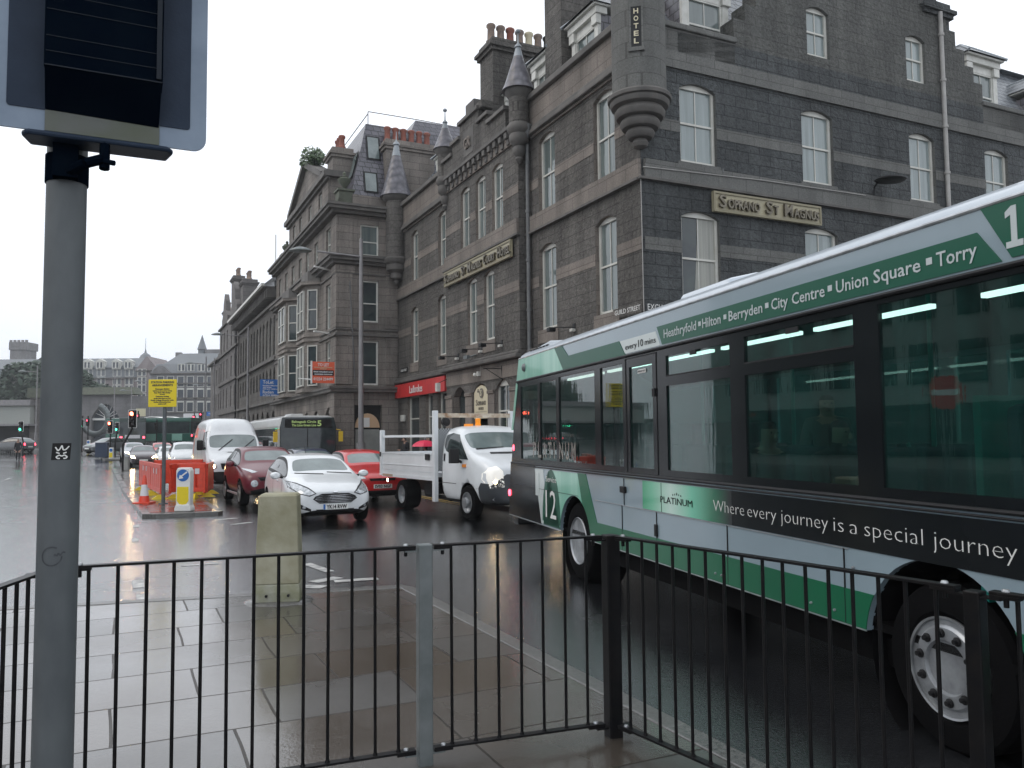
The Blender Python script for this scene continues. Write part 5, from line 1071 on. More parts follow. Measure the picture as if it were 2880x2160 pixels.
# ---- white high-roof van with orange flashes
VST = [(2.93, .40, .6, .72, .6, .72, .92, .6, 1.02, 1.04), (2.86, .26, .8, .9, .6, .86, 1.0, .72, 1.12, 1.15), (2.55, .24, .9, .96, .7, .93, 1.14, .8, 1.24, 1.28), (2.15, .24, .92, .98, .8, .95, 1.28, .92, 1.36, 1.40),
       (1.45, .24, .92, .99, .8, .96, 1.34, .87, 2.12, 2.16), (1.25, .24, .92, .99, .8, .96, 1.36, .86, 2.42, 2.50), (.95, .24, .92, .99, .8, .965, 1.40, .84, 2.60, 2.66), (.3, .24, .92, .99, .8, .97, 1.5, .80, 2.66, 2.70), (-1.5, .24, .92, .99, .8, .97, 1.5, .80, 2.66, 2.70), (-2.8, .24, .92, .98, .8, .96, 1.5, .80, 2.64, 2.68), (-2.95, .3, .88, .94, .8, .92, 1.5, .76, 2.55, 2.58)]
VIV = [('n', 0), ('n', 0), ('hood', 0), ('ws', 0), ('n', 0), ('n', 0), ('roof', 0), ('roof', 0), ('roof', 0), ('t', 0)]
t = V('delivery_van', 'white high-roofed panel van with orange flashes and a lit headlamp, behind the orange barriers', 'van', QG)
VST = [(s[0], s[1], *s[2:8], s[8] if s[8] < 1.5 else 1.4 + (s[8] - 1.4) * .91, s[9] if s[9] < 1.5 else 1.4 + (s[9] - 1.4) * .91) for s in VST]
bv = loft(t, VST, VIV, K['pwhite'], (1.95, -1.75), .36, .36)
for y in (1.95, -1.75):
    for s in (1, -1): wheel(t, s * .86, y, .36, .36, .23, s, 0, steel_only=True)
decal(bv, t, 'headlight', [(.66, .82), (.80, .78), (.88, .90), (.88, 1.12), (.76, 1.06), (.66, .92)], 'F', K['lens'], .012, .03, 3, True)
decal(bv, t, 'lit_lamp', [(.79 + .055 * cos(k), .88 + .055 * sin(k)) for k in [i * pi / 5 for i in range(10)]], 'F', K['lit'], .022, .01, 1, True)
decal(bv, t, 'bumper', [(-.92, .25), (.92, .25), (.95, .50), (.93, .68), (.6, .70), (-.6, .70), (-.93, .68), (-.95, .50)], 'F', K['plastic'], .01, .03, 4)
decal(bv, t, 'grille', [(-.5, .78), (.5, .78), (.55, .98), (-.55, .98)], 'F', K['plastic'], .01, .02, 3); decal(bv, t, 'bonnet_vent', [(-.28, 1.335), (.28, 1.335), (.22, 1.36), (-.22, 1.36)], 'F', K['plastic'], .006, .02, 2)
for x in (.5, -.25): decal(bv, t, 'wiper', [(x, 1.42), (x + .04, 1.42), (x - .46, 1.80), (x - .49, 1.79)], 'F', K['plastic'], .02, .01, 3)
for s in (1, -1):
    b = MB(); b.box(s * 1.02, s * 1.22, 1.78, 1.9, 1.42, 1.78); b.box(s * .92, s * 1.05, 1.8, 1.88, 1.46, 1.54); b.build('wing_mirror', K['plastic'], t, bevel=.04)
ax = 'S'
for ax in 'SL':
    decal(bv, t, 'cab_window', [(1.95, 1.42), (.95, 1.42), (.95, 2.05), (1.4, 2.1), (1.62, 1.9)], ax, K['cside'], .006, .02, 3)
    decal(bv, t, 'orange_flash', [(2.0, .72), (2.0, .92), (-2.7, 1.0), (-2.7, .8)], ax, K['orangeL'], .004, .01, 3)
    decal(bv, t, 'orange_flash', [(-2.2, 1.2), (-2.0, 1.2), (-2.3, 2.5), (-2.55, 2.5)], ax, K['orangeL'], .004, .01, 3); decal(bv, t, 'orange_flash', [(-1.2, 1.85), (-2.0, 1.9), (-2.1, 2.25), (-1.6, 2.25)], ax, K['orangeL'], .005, .01, 3)
    decal(bv, t, 'side_lettering', [(-.2, 1.6), (-1.1, 1.6), (-1.1, 1.75), (-.2, 1.75)], ax, K['silverL'], .004, .01, 2)
    for y in (.85, -.45): decal(bv, t, 'door_seam', [(y, .45), (y + .012, .45), (y + .012, 2.4), (y, 2.4)], ax, K['plastic'], .003, .01, 4)
    decal(bv, t, 'roundel', [(2.22 + .14 * cos(k), .80 + .14 * sin(k)) for k in [i * pi / 6 for i in range(12)]], ax, K['orangeL'], .02, .01, 1)
place(t, 3.55, 32.4, R(1))
# ---- number 5 bus
def bus_side(T_): pass
t = V('service_bus', 'white single-deck bus with a lit number 5 destination display, facing us behind the cars', 'bus'); 
b = MB(); P = [(-1.2, .3), (1.2, .3), (1.25, .8), (1.25, 2.35), (1.15, 2.7), (.9, 2.8), (-.9, 2.8), (-1.15, 2.7), (-1.25, 2.35), (-1.25, .8)]
b.prism(lambda a, z, d: (a, d, z), P, -10, -.1); b.prism(lambda a, z, d: (a, d, z), [(x * .97, z if z > .5 else .35) for x, z in P], -.1, .05); b.build('body', K['pbuswhite'], t, bevel=.05)
b = MB(); b.prism(lambda a, z, d: (a, d, z), [(-1.2, .95), (1.2, .95), (1.22, 2.3), (1.12, 2.72), (-1.12, 2.72), (-1.22, 2.3)], .051, .11); b.build('windscreen', K['paneD'], t, bevel=.03)
b = MB(); b.prism(lambda a, z, d: (a, d, z), [(-1.02, 2.26), (1.02, 2.26), (1.0, 2.64), (-1.0, 2.64)], .11, .125); d_ = b.build('destination_display', K['plastic'], t)
lettering('display_text', d_, '5', (-.38, .13, 2.34), (-1, 0, 0), (0, 0, 1), .24, .18, K['led'], .004, .01); lettering('display_text', d_, 'Balnagask Circle', (.72, .13, 2.48), (-1, 0, 0), (0, 0, 1), .1, 1.05, K['led'], .004, .004); lettering('display_text', d_, 'The Lime Green Line', (.72, .13, 2.33), (-1, 0, 0), (0, 0, 1), .1, 1.05, K['led'], .004, .004)
for s in (1, -1):
    b = MB(); b.box(s * 1.251, s * 1.27, -9.5, -.35, 1.15, 2.25); b.build('side_window', K['paneD'], t); b = MB(); b.box(s * 1.32, s * 1.5, .1, .22, 1.65, 2.1); b.tube([(s * 1.2, .0, 2.2), (s * 1.42, .15, 2.15)], .02, 6); b.build('wing_mirror', K['ymirror'], t, bevel=.04)
    for y in (-2.3, -8): wheel(t, s * 1.1, y, .45, .45, .28, s, 0, steel_only=True)
b = MB(); b.box(-.3, .3, -4, -2.5, 2.8, 2.95); b.build('roof_pod', K['pbuswhite'], t, bevel=.05)
for x in (.5, -.9): b = MB(); b.box(x, x + .4, .05, .1, .6, .8); b.build('headlight', K['lens'], t)
b = MB(); b.box(.02, .05, .111, .125, 1.0, 2.24); b.build('screen_divider', K['plastic'], t)
place(t, 7.35, 36.2, 0)
# ---- queue further back and other far cars
def small_car(name, label, px, py, paint_m, face=1, yaw=0, lit=None, Y=None, sz=1.0, grp=QG, st=HST):
    t = V(name, label, 'car', grp); bv = loft(t, scale_st(st, 1, 1.02, sz), HIV, paint_m, (1.22, -1.27), .31, .31, 1)
    for y in (1.22, -1.27):
        for s in (1, -1): wheel(t, s * .75, y, .31, .31, .19, s, 0, steel_only=True)
    decal(bv, t, 'headlight', [(.50, .62 * sz), (.74, .66 * sz), (.78, .78 * sz), (.60, .74 * sz)], 'F', K['lit'] if lit == 'F' else K['lens'], .02, .02, 2, True)
    decal(bv, t, 'tail_light', [(.55, .70 * sz), (.76, .70 * sz), (.74, .92 * sz), (.58, .90 * sz)], 'R', K['litred'] if lit == 'R' else K['redlens'], .02, .02, 2, True)
    decal(bv, t, 'lower_intake', [(-.5, .3), (.5, .3), (.5, .5), (-.5, .5)], 'F', K['plastic'], .01, .02, 1)
    b = MB(); b.box(-.26, .26, 2.0, 2.03, .42, .53); b.build('number_plate', K['plateW'], t); b = MB(); b.box(-.26, .26, -2.03, -2.0, .5, .61); b.build('number_plate', K['plateW'], t)
    p = at(px, py, Y); z = gz(Y); t.location = (p.x, Y, z); t.rotation_euler = (0, 0, SA + (pi if face else 0) + yaw); return t
small_car('hatchback', 'dark hatchback with both headlamps lit, left of the orange barriers', 402, 1290, K['pviolet'], 1, 0, 'F', 56)
small_car('saloon_car', 'pale silver car with lit headlamps directly behind the dark hatchback', 376, 1280, K['psilver'], 1, .1, 'F', 63)
small_car('saloon_car', 'grey car crossing behind the red signal and the far island', 300, 1260, K['pgrey'], 1, -.9, None, 75)
small_car('people_carrier', 'white people carrier right behind the panel van, nearest of the cars past the barriers', 520, 1300, K['pwhite'], 1, 0, None, 47, 1.15)
small_car('saloon_car', 'small white car behind the yellow sign post', 476, 1290, K['pwhite'], 1, .05, None, 55, .95)
small_car('hatchback', 'pinkish-red car roof seen behind the small white car', 455, 1280, K['pred'], 1, .05, None, 62)
small_car('saloon_car', 'dark car with brake lights on, climbing away at the far end', 508, 1230, K['pblack'], 0, -.1, 'R', 108, grp='cars driving away up the hill')
small_car('saloon_car', 'second dark car with brake lights on beside the far lamp columns', 470, 1230, K['pblack'], 0, -.1, 'R', 116, grp='cars driving away up the hill')
small_car('saloon_car', 'red-lit car at the far left edge under the green signal', 36, 1240, K['pgrey'], 0, .9, 'R', 78, grp='cars driving away up the hill')
def far_bus(label, px, Y, yaw, col):
    t = V('service_bus', label, 'bus'); b = MB(); b.box(-1.25, 1.25, -5, 5, .35, 1.25); b.box(-1.25, 1.25, -5, 5, 2.55, 3.0); b.box(-1.15, 1.15, -4.9, 4.9, 1.2, 2.6); b.build('body', col, t, bevel=.05)
    for s in (1, -1): b = MB(); b.box(s * 1.16, s * 1.24, -4.8, 4.8, 1.27, 2.5); b.build('side_window', K['paneD'], t)
    b = MB(); b.box(-1.2, 1.2, 4.9, 4.98, 1.2, 2.6); b.build('windscreen', K['paneD'], t); b = MB(); b.box(-1.15, 1.15, -4.98, -4.9, 1.2, 2.6); b.build('rear_window', K['paneD'], t)
    for s in (1, -1):
        b = MB(); b.box(s * .95, s * 1.15, -5.03, -5, .9, 1.1); b.build('tail_light', K['litred'], t)
        for y in (-3, 3): wheel(t, s * 1.12, y, .45, .45, .25, s, 0, steel_only=True)
    b = MB(); b.box(-.7, .7, -5.03, -5.0, .9, 1.25); b.build('rear_advert', K['reflw'], t)
    for y in (-4, -1, 2.5):
        for x in (1.252, -1.262): b = MB(); b.box(x, x + .01, y, y + 1.2, .45, 1.2); b.build('pale_panel', K['mint'], t)
    p = at(px, 1240, Y); t.location = (p.x, Y, gz(Y)); t.rotation_euler = (0, 0, yaw)
far_bus('dark-backed green bus seen from behind, turning under the far red signals', 372, 88, R(25), K['pbusdark']); far_bus('green bus standing side-on beyond the traffic island', 432, 93, R(85), K['pbusgreen'])
# ---- white dropside truck
t = V('dropside_truck', 'white dropside tipper truck with an amber beacon and driver, half hidden by the green bus', 'truck')
TST = [(2.42, .42, .62, .78, .62, .78, .98, .62, 1.08, 1.1), (2.34, .34, .82, .92, .66, .90, 1.08, .76, 1.2, 1.23), (2.0, .30, .90, .98, .7, .95, 1.26, .80, 1.36, 1.40), (1.55, .30, .90, .98, .8, .96, 1.34, .92, 1.42, 1.46), (.85, .30, .90, .98, .8, .95, 1.40, .88, 2.06, 2.12), (.62, .30, .90, .98, .8, .95, 1.42, .88, 2.12, 2.2), (.0, .30, .90, .98, .8, .95, 1.45, .88, 2.12, 2.2), (-.12, .32, .88, .95, .8, .93, 1.45, .75, 2.05, 2.12)]
TST = [(s[0] + (.22 if s[0] < .1 else 0), *s[1:8], s[8] if s[8] < 1.5 else 1.4 + (s[8] - 1.4) * .84, s[9] if s[9] < 1.5 else 1.4 + (s[9] - 1.4) * .84) for s in TST]
bv = loft(t, TST, [('n', 0), ('n', 0), ('hood', 0), ('ws', 0), ('n', 0), ('roof', 0), ('n', 0)], K['pwhite'], (1.52,), .37, .37)
decal(bv, t, 'headlight', [(.55, .73), (.90, .71), (.94, .90), (.93, 1.02), (.85, 1.14), (.70, 1.18), (.58, 1.06)], 'F', K['lenslit'], .012, .03, 3, True)
decal(bv, t, 'lit_lamp', [(.76 + .032 * cos(k), .84 + .032 * sin(k)) for k in [i * pi / 5 for i in range(10)]], 'F', K['littruck'], .022, .01, 1, True)
decal(bv, t, 'bumper', [(-.93, .34), (.93, .34), (.96, .6), (.95, .70), (.54, .71), (.5, 1.0), (-.5, 1.0), (-.54, .71), (-.95, .70), (-.96, .6)], 'F', K['greyp'], .012, .03, 4)
decal(bv, t, 'bonnet_vent', [(-.5, 1.42), (.5, 1.42), (.42, 1.46), (-.42, 1.46)], 'F', K['plastic'], .006, .02, 2)
decal(bv, t, 'wiper', [(.7, 1.52), (.0, 1.56), (.0, 1.575), (.7, 1.545)], 'F', K['plastic'], .02, .01, 3); num_plate(t, 'SD11 LHM', 2.45, .6)
for ax, s in (('S', 1), ('L', -1)):
    decal(bv, t, 'cab_window', [(1.52, 1.30), (1.10, 1.31), (.42, 1.48), (.30, 1.60), (.32, 1.84), (.60, 1.89), (.92, 1.85)], ax, K['cside'], .008, .02, 3)
    decal(bv, t, 'side_bumper', [(2.4, .36), (1.98, .36), (2.0, .7), (2.1, .82), (2.4, .8)], ax, K['greyp'], .01, .02, 3)
    decal(bv, t, 'door_seam', [(.24, .45), (.252, .45), (.252, 1.9), (.24, 1.9)], ax, K['plastic'], .003, .01, 3); decal(bv, t, 'door_seam', [(.24, .75), (.95, .75), (.95, .762), (.24, .762)], ax, K['plastic'], .003, .01, 3)
    decal(bv, t, 'door_handle', [(.33, 1.25), (.38, 1.25), (.38, 1.42), (.33, 1.42)], ax, K['plastic'], .02, .01, 1)
    decal(bv, t, 'side_repeater', [(1.45, 1.13), (1.3, 1.13), (1.3, 1.2), (1.45, 1.2)], ax, K['amber'], .03, .01, 1)
    b = MB(); b.box(s * 1.05, s * 1.26, 1.18, 1.30, 1.22, 1.54); b.tube([(s * .95, 1.2, 1.24), (s * 1.1, 1.25, 1.3)], .035, 8); b.build('wing_mirror', K['plastic'], t, bevel=.04)
    wheel(t, s * .87, 1.52, .37, .37, .22, s, 0, .62, True); wheel(t, s * .88, -1.9, .37, .37, .40, s, 0, .62, True)
    b = MB(); b.lathe((s * .99, 1.52, .37), [(.12, 0), (.11, .06 * s), (.0, .07 * s)], 12, axis='x'); b.build('hub_cap', K['steel'], t)
b = MB(); b.box(-.45, .45, -3.0, .6, .45, .75); b.box(-.9, .9, -.9, -.3, .45, .7); b.tube([(.7, .2, .35), (.7, -1.2, .4)], .05, 6); b.build('chassis', K['plastic'], t)
b = MB(); b.box(-1.05, 1.05, -3.3, -.02, .86, .96); b.build('load_floor', K['pwhite'], t)
for s in (1, -1): b = MB(); b.box(s * 1.02, s * 1.06, -3.25, -.06, .97, 1.42); b.box(s * 1.02, s * 1.075, -3.25, -.06, 1.38, 1.42); b.box(s * 1.06, s * 1.07, -3.25, -.06, 1.1, 1.12); b.build('drop_side', K['pwhite'], t)
for s in (1, -1): b = MB(); b.box(s * 1.01, s * 1.07, -3.25, -.06, .78, .86); b.box(s * 1.068, s * 1.074, -3.2, -2.5, .79, .85, 1); b.build('side_rail', [K['pwhite'], K['litmark']], t)
b = MB(); b.box(-1.02, 1.02, -3.34, -3.3, .97, 1.42); b.build('tailboard', K['pwhite'], t)
for s in (1, -1):
    b = MB(); b.box(s * .98, s * 1.08, -.06, .08, .3, 2.42); b.build('headboard_post', K['pwhite'], t, bevel=.008); b = MB(); b.box(s * .98, s * 1.08, -3.4, -3.26, .8, 2.0); b.build('rear_post', K['pwhite'], t, bevel=.008)
    b = MB(); b.box(s * 1.0, s * 1.05, -3.3, 0, 1.80, 1.86); b.build('side_bar', K['pwhite'], t)
    b = MB(); b.box(s * 1.081, s * 1.09, -3.38, -3.28, 1.3, 1.42); b.box(s * 1.076, s * 1.086, -.45, -.2, 1.26, 1.4); b.build('latch', K['plastic'], t)
b = MB(); b.box(-1.0, 1.0, -.02, .04, 2.26, 2.36, 0); b.build('ladder_bar', K['rustbar'], t)
b = MB(); b.box(-.95, .95, .0, .02, 1.0, 2.0)
t2 = b.build('mesh_headboard', K['perf'], t)
b = MB(); b.lathe((.1, .4, 2.06), [(.07, 0), (.07, .04), (.06, .05), (.065, .15), (.045, .17), (0, .175)], 16); b.build('beacon', K['amberlit'], t, smooth=40)
b = MB(); b.box(.3, .48, .42, .54, 2.05, 2.1); b.build('marker_lamp', K['amberlit'], t)
b = MB(); b.lathe((.8, .05, 2.15), [(0, 0), (.1, .0), (.1, .1), (0, .12)], 12, axis='y'); b.build('work_lamp', K['plastic'], t)
b = MB(); b.lathe((1.0, -3.0, .68), [(0, 0), (.05, .01), (0, .03)], 10, axis='x'); b.build('marker_lamp', K['litw'], t)
place(t, 7.65, 18.2, R(5))
# ============================================================= NEAR STREET FURNITURE
P0, P1, P2, P3 = Vector((-2.093, 3.754, .1)), Vector((-.475, 4.385, .1)), Vector((.556, 4.752, .1)), Vector((1.685, 3.037, .1))
FG = 'black pedestrian guard rail panels'
def panel(label, A, Bp, n, tint='rail', g0=.06, g1=.06):
    t = thingW('guard_rail', label, 'railing', A.x, A.y, .1, group=FG); d = (Bp - A); Ln = d.length; d.normalize(); t.rotation_euler = (0, 0, atan2(d.y, d.x))
    b = MB(); b.box(g0, Ln - g1, -.022, .022, 1.118, 1.130)
    for x in (g0 + .05, Ln - g1 - .05):
        b.box(x - .05, x + .05, -.02, .02, 1.105, 1.118); b.lathe((x, 0, 1.130), [(.0, .012), (.012, .01), (.015, 0)], 10, mi=1); b.cyl((x, 0, 1.075), (x, 0, 1.105), .010, seg=8)
    b.build('top_rail', [K['rail'], K['steel']], t, bevel=.002)
    b = MB(); b.box(g0, Ln - g1, -.022, .022, .070, .082)
    for x in (g0 + .05, Ln - g1 - .05): b.lathe((x, 0, .082), [(.0, .012), (.012, .01), (.015, 0)], 10, mi=1); b.box(x - .05, x + .05, -.02, .02, .058, .07)
    b.build('bottom_rail', [K['rail'], K['steel']], t, bevel=.002)
    for i in range(n):
        x = g0 + (Ln - g0 - g1) * (i + .75) / (n + .5); b = MB(); b.cyl((x, random.uniform(-.002, .002), .082), (x + random.uniform(-.003, .003), 0, 1.118), .0085, seg=10); b.lathe((x, 0, .082), [(.014, 0), (.009, .012)], 8); b.build('bar', K['rail'], t, smooth=40)
panel('long railing panel across the foreground, left of the galvanised post', P0, P1, 13, g1=.05); panel('short railing panel between the galvanised post and the black corner post', P1, P2, 7, g0=.05)
panel('railing panel running right from the black corner post in front of the bus', P2, P3, 16)
PR = P3 + (P3 - P2).normalized() * 1.9; panel('railing panel leaving the frame at the right edge', P3, PR, 15)
PL = Vector((-1.87, 1.75, .1)); panel('railing panel at the left edge behind the grey signal pole', PL, P0, 19)
def post(label, p, w_, h, m, rot=0, g=None):
    t = thingW('railing_post', label, 'post', p.x, p.y, .1, rot, group=g); b = MB(); b.box(-w_ / 2, w_ / 2, -w_ / 2, w_ / 2, -.05, h); b.build('shaft', m, t, bevel=.006)
    for s in (1, -1):
        for z in (1.098, .05): b = MB(); b.box(s * w_ / 2, s * (w_ / 2 + .07), -.02, .02, z, z + .008); b.build('lug', m, t)
    return t
r1 = atan2((P1 - P0).y, (P1 - P0).x)
post('bare galvanised square post in the middle of the foreground railing', P1, .074, 1.135, K['galv'], r1); post('thick black corner post where the railing turns', P2, .082, 1.13, K['rail'], r1); post('slimmer black post in front of the bus front wheel', P3, .06, 1.12, K['rail'], atan2((P3 - P2).y, (P3 - P2).x))
post('black railing corner post hidden behind the grey signal pole', P0, .07, 1.12, K['rail'], r1)
# hero signal seen from behind
PR_ = .0498
t = thingW('traffic_signal', 'big traffic signal seen close from behind on a grey pole, top left', 'traffic light', -1.214, 2.2, .1)
t.rotation_euler = (0, 0, SA); nn0, uu0 = inv(-1.214, 2.2); OFF[t.name] = (nn0, uu0, .1)
b = MB(); b.cyl((nn0, uu0, .0), (nn0, uu0, 3.9), PR_, seg=40); p_ = b.build('pole', K['pole'], t, smooth=40)
def TS(a, z, d): return (a, 2.40 + d, z)
def rrect(a0, a1, z0, z1, r): return [(cx + r * cos(R(k)), cz + r * sin(R(k))) for cx, cz, s in ((a1 - r, z0 + r, 270), (a1 - r, z1 - r, 0), (a0 + r, z1 - r, 90), (a0 + r, z0 + r, 180)) for k in range(s, s + 91, 15)]
b = MB(); b.prism(TS, rrect(-.37, .199, 2.605, 3.9, .035), 0, .006); bd = b.build('backing_board', K['boardedge'], t)
b = MB(); b.prism(TS, rrect(-.283, .156, 2.662, 3.86, .008), -.003, 0); b.build('dark_panel', K['boarddark'], bd)
b = MB(); b.tbox(TS, -.196, .078, 2.607, 2.662, -.0035, -.001); b.build('mossy_strip', K['mossy'], bd)
b = MB(); b.tbox(TS, -.196, .082, 2.752, 3.8, -.075, -.003); b.hexa([TS(-.196, 2.663, -.006), TS(.076, 2.655, -.006), TS(.076, 2.655, -.003), TS(-.196, 2.663, -.003), TS(-.194, 2.752, -.075), TS(.08, 2.752, -.075), TS(.08, 2.752, -.003), TS(-.194, 2.752, -.003)])
bo = b.build('signal_body', K['bodydark'], t, bevel=.003)
b = MB()
for i, z in enumerate((2.79, 2.83, 2.90, 2.94, 3.01, 3.05, 3.09, 3.16, 3.2, 3.27)): b.tbox(TS, -.192, .066, z, z + .0016, -.0765, -.075)
b.tbox(TS, .066, .078, 2.76, 3.8, -.082, -.075); b.tbox(TS, -.194, .08, 2.752, 2.755, -.078, -.074); b.build('ribs', K['ribline'], bo)
b = MB(); b.prism(lambda a, z, d: (a, z, d), [(-.235, 2.385), (.1, 2.385), (.115, 2.41), (.1, 2.48), (-.235, 2.48), (-.25, 2.41)], 2.589, 2.604); b.build('bottom_cap', K['boarddark'], t, bevel=.006)
b = MB(); b.cyl((nn0, uu0, 2.50), (nn0, uu0, 2.575), .0535, seg=24); b.tube([(nn0 + .0, uu0 - .06, 2.515), (nn0 + .05, uu0 - .12, 2.53), (-.06, 2.385, 2.545)], .014, 8); b.tube([(-.055, 2.4, 2.60), (-.055, 2.39, 2.52)], .013, 8); b.tube([(-.055, 2.37, 2.535), (-.03, 2.36, 2.53)], .007, 6); b.box(nn0 - .03, nn0 + .03, uu0 - .08, uu0 - .03, 2.50, 2.60); b.build('bracket', K['bodydark'], t, smooth=40)
def onpole(name, a0, z0, w_, h, pts, m, off=.0008, width=.003):
    b = MB()
    for stroke in pts:
        for i in range(len(stroke) - 1):
            (x0_, y0_), (x1_, y1_) = stroke[i], stroke[i + 1]; L_ = sqrt((x1_ - x0_) ** 2 + (y1_ - y0_) ** 2) or 1; px_, py_ = -(y1_ - y0_) / L_ * width, (x1_ - x0_) / L_ * width
            q = []
            for x, y in ((x0_ + px_, y0_ + py_), (x0_ - px_, y0_ - py_), (x1_ - px_, y1_ - py_), (x1_ + px_, y1_ + py_)):
                th = a0 + x / PR_; q.append((nn0 + (PR_ + off) * sin(th), uu0 - (PR_ + off) * cos(th), z0 + y))
            b.face(q)
    return b.build(name, m, t, fix=False)
A0 = .12                                                        # direction on the pole that faces the camera
b = MB(); K_ = 8
for i in range(K_):
    q = []
    for x, y in ((i, 0), (i + 1, 0), (i + 1, 1), (i, 1)):
        X = -.021 + .045 * x / K_ + (-.003 * (1 - y)); th = A0 + X / PR_; q.append((nn0 + (PR_ + .0005) * sin(th), uu0 - (PR_ + .0005) * cos(th), 1.750 + .044 * y))
    b.face(q)
b.build('sticker', K['plastic'], t)
onpole('sticker_print', A0, 1.750, 0, 0, [[(-.014, .034), (-.008, .024), (-.004, .028), (.001, .038), (.004, .026), (.010, .027), (.018, .036)], [(-.012, .020), (-.004, .017)], [(.012, .020), (.004, .017)], [(-.012, .008), (-.005, .013), (.001, .010), (.007, .013), (.014, .008), (.010, .004), (-.009, .004), (-.012, .008)]], K['wletter'], .0012, .0016)
onpole('graffiti_tag', A0 - .1, 1.50, 0, 0, [[(-.012 + .024 * cos(R(a)) , .024 * sin(R(a))) for a in range(60, 361, 20)], [(-.006, .0), (-.004, .006), (0, .0), (.004, .008), (.008, .001), (.014, .01), (.02, .008)]], K['tagink'], .0009, .0018)
# bollard
t = thingW('concrete_bollard', 'tapering pale concrete bollard streaked with green algae, in front of the white hatchback', 'bollard', -2.47, 8.72, .1); t.rotation_euler = (0, 0, R(8)); 
b = MB()
def fr(z0, w0, d0, z1, w1, d1): b.hexa([(-w0, -d0, z0), (w0, -d0, z0), (w0, d0, z0), (-w0, d0, z0), (-w1, -d1, z1), (w1, -d1, z1), (w1, d1, z1), (-w1, d1, z1)])
fr(.2, .225, .19, 1.1, .195, .155); fr(1.1, .195, .155, 1.125, .175, .135); b.build('shaft', K['concrete'], t, bevel=.012)
b = MB(); fr(.02, .232, .20, .12, .236, .202); fr(.12, .236, .202, .2, .227, .192); b.build('base', K['concrete2'], t, bevel=.01)
b = MB()
for x in (-.1, .02, .12): b.cyl((x, -.23, .09), (x, -.2, .09), .014, seg=8)
b.build('bolt', K['plastic'], t); b = MB(); b.lathe((0, 0, -.02), [(.40, 0), (.36, .035), (.29, .045)], 20); b.v = [(v[0] * .95, v[1] * .8, v[2]) for v in b.v]; b.build('mortar_bed', K['kerb'], t, smooth=50)
# island furniture
t = thingW('yellow_notice', 'square yellow station parking notice on a dark post above the orange barriers', 'sign', -9.35, 22.0, .1)
b = MB(); b.cyl((0, 0, 0), (-.0, 0, 2.75), .05, seg=14); b.cyl((0, 0, 0), (0, 0, .02), .12, seg=14); b.build('post', K['pole'], t, smooth=40)
b = MB(); b.box(-.42, .34, -.075, -.055, 2.58, 3.32); b.build('panel', K['yellow'], t, bevel=.01)
for s_, z, w_, h in (('STATION PARKING', 3.22, .62, .055), ('ARRANGEMENTS', 3.14, .56, .055), ('Passenger Station', 3.05, .38, .03), ('Guild Street pick up and drop off only', 3.00, .52, .025), ('Rear Exit / Blue Badge', 2.95, .44, .028), ('spaces', 2.91, .14, .025), ('Customer Parking', 2.85, .36, .03), ('use the Union Square car park', 2.80, .46, .028), ('South College Street for exits', 2.75, .62, .028), ('Further information from', 2.70, .46, .028), ('station staff', 2.65, .22, .028)):
    lettering('letters', t, s_, (-.04 - w_ / 2, -.077, z), (1, 0, 0), (0, 0, 1), h, w_, K['dkletter'], .002, .003)
t = thingW('keep_left_bollard', 'white plastic bollard with blue arrow roundel and yellow panel on the near island', 'bollard', -7.86, 19.7, .1); 
TB = lambda a, z, d: (a, -.12 + d, z)
b = MB(); b.prism(TB, [(-.165, .14), (.165, .14), (.17, .96), (.13, 1.03), (-.13, 1.03), (-.17, .96)], 0, .24); b.prism(TB, [(-.2, 0), (.2, 0), (.195, .07), (.16, .16), (-.16, .16), (-.195, .07)], -.02, .26); b.build('shell', K['wletter'], t, bevel=.02)
b = MB(); b.prism(TB, [(.142 * cos(k), .85 + .142 * sin(k)) for k in [i * pi / 14 for i in range(28)]], -.006, 0); rd = b.build('roundel', K['blue'], t)
b = MB(); b.prism(TB, [(.085, .945), (.105, .915), (-.02, .825), (.012, .785), (-.10, .765), (-.075, .865), (-.045, .845)], -.010, -.006); b.build('arrow', K['wletter'], rd)
b = MB(); b.prism(TB, [(-.135, .58), (.135, .58), (.14, .25), (.08, .17), (0, .155), (-.08, .17), (-.14, .25)], -.006, 0); b.build('yellow_panel', K['yellow'], t)
t = thingW('traffic_cone', 'orange and white traffic cone beside the barriers on the island', 'cone', -9.95, 22.2, .1)
b = MB(); b.lathe((0, 0, 0), [(.14, .03), (.112, .20)], 20, 0); b.lathe((0, 0, 0), [(.112, .20), (.072, .50)], 20, 1); b.lathe((0, 0, 0), [(.072, .50), (.035, .73), (.02, .75), (0, .75)], 20, 0); b.box(-.22, .22, -.22, .22, 0, .035, 0); b.build('cone_body', [K['orange'], K['reflw']], t, smooth=40)
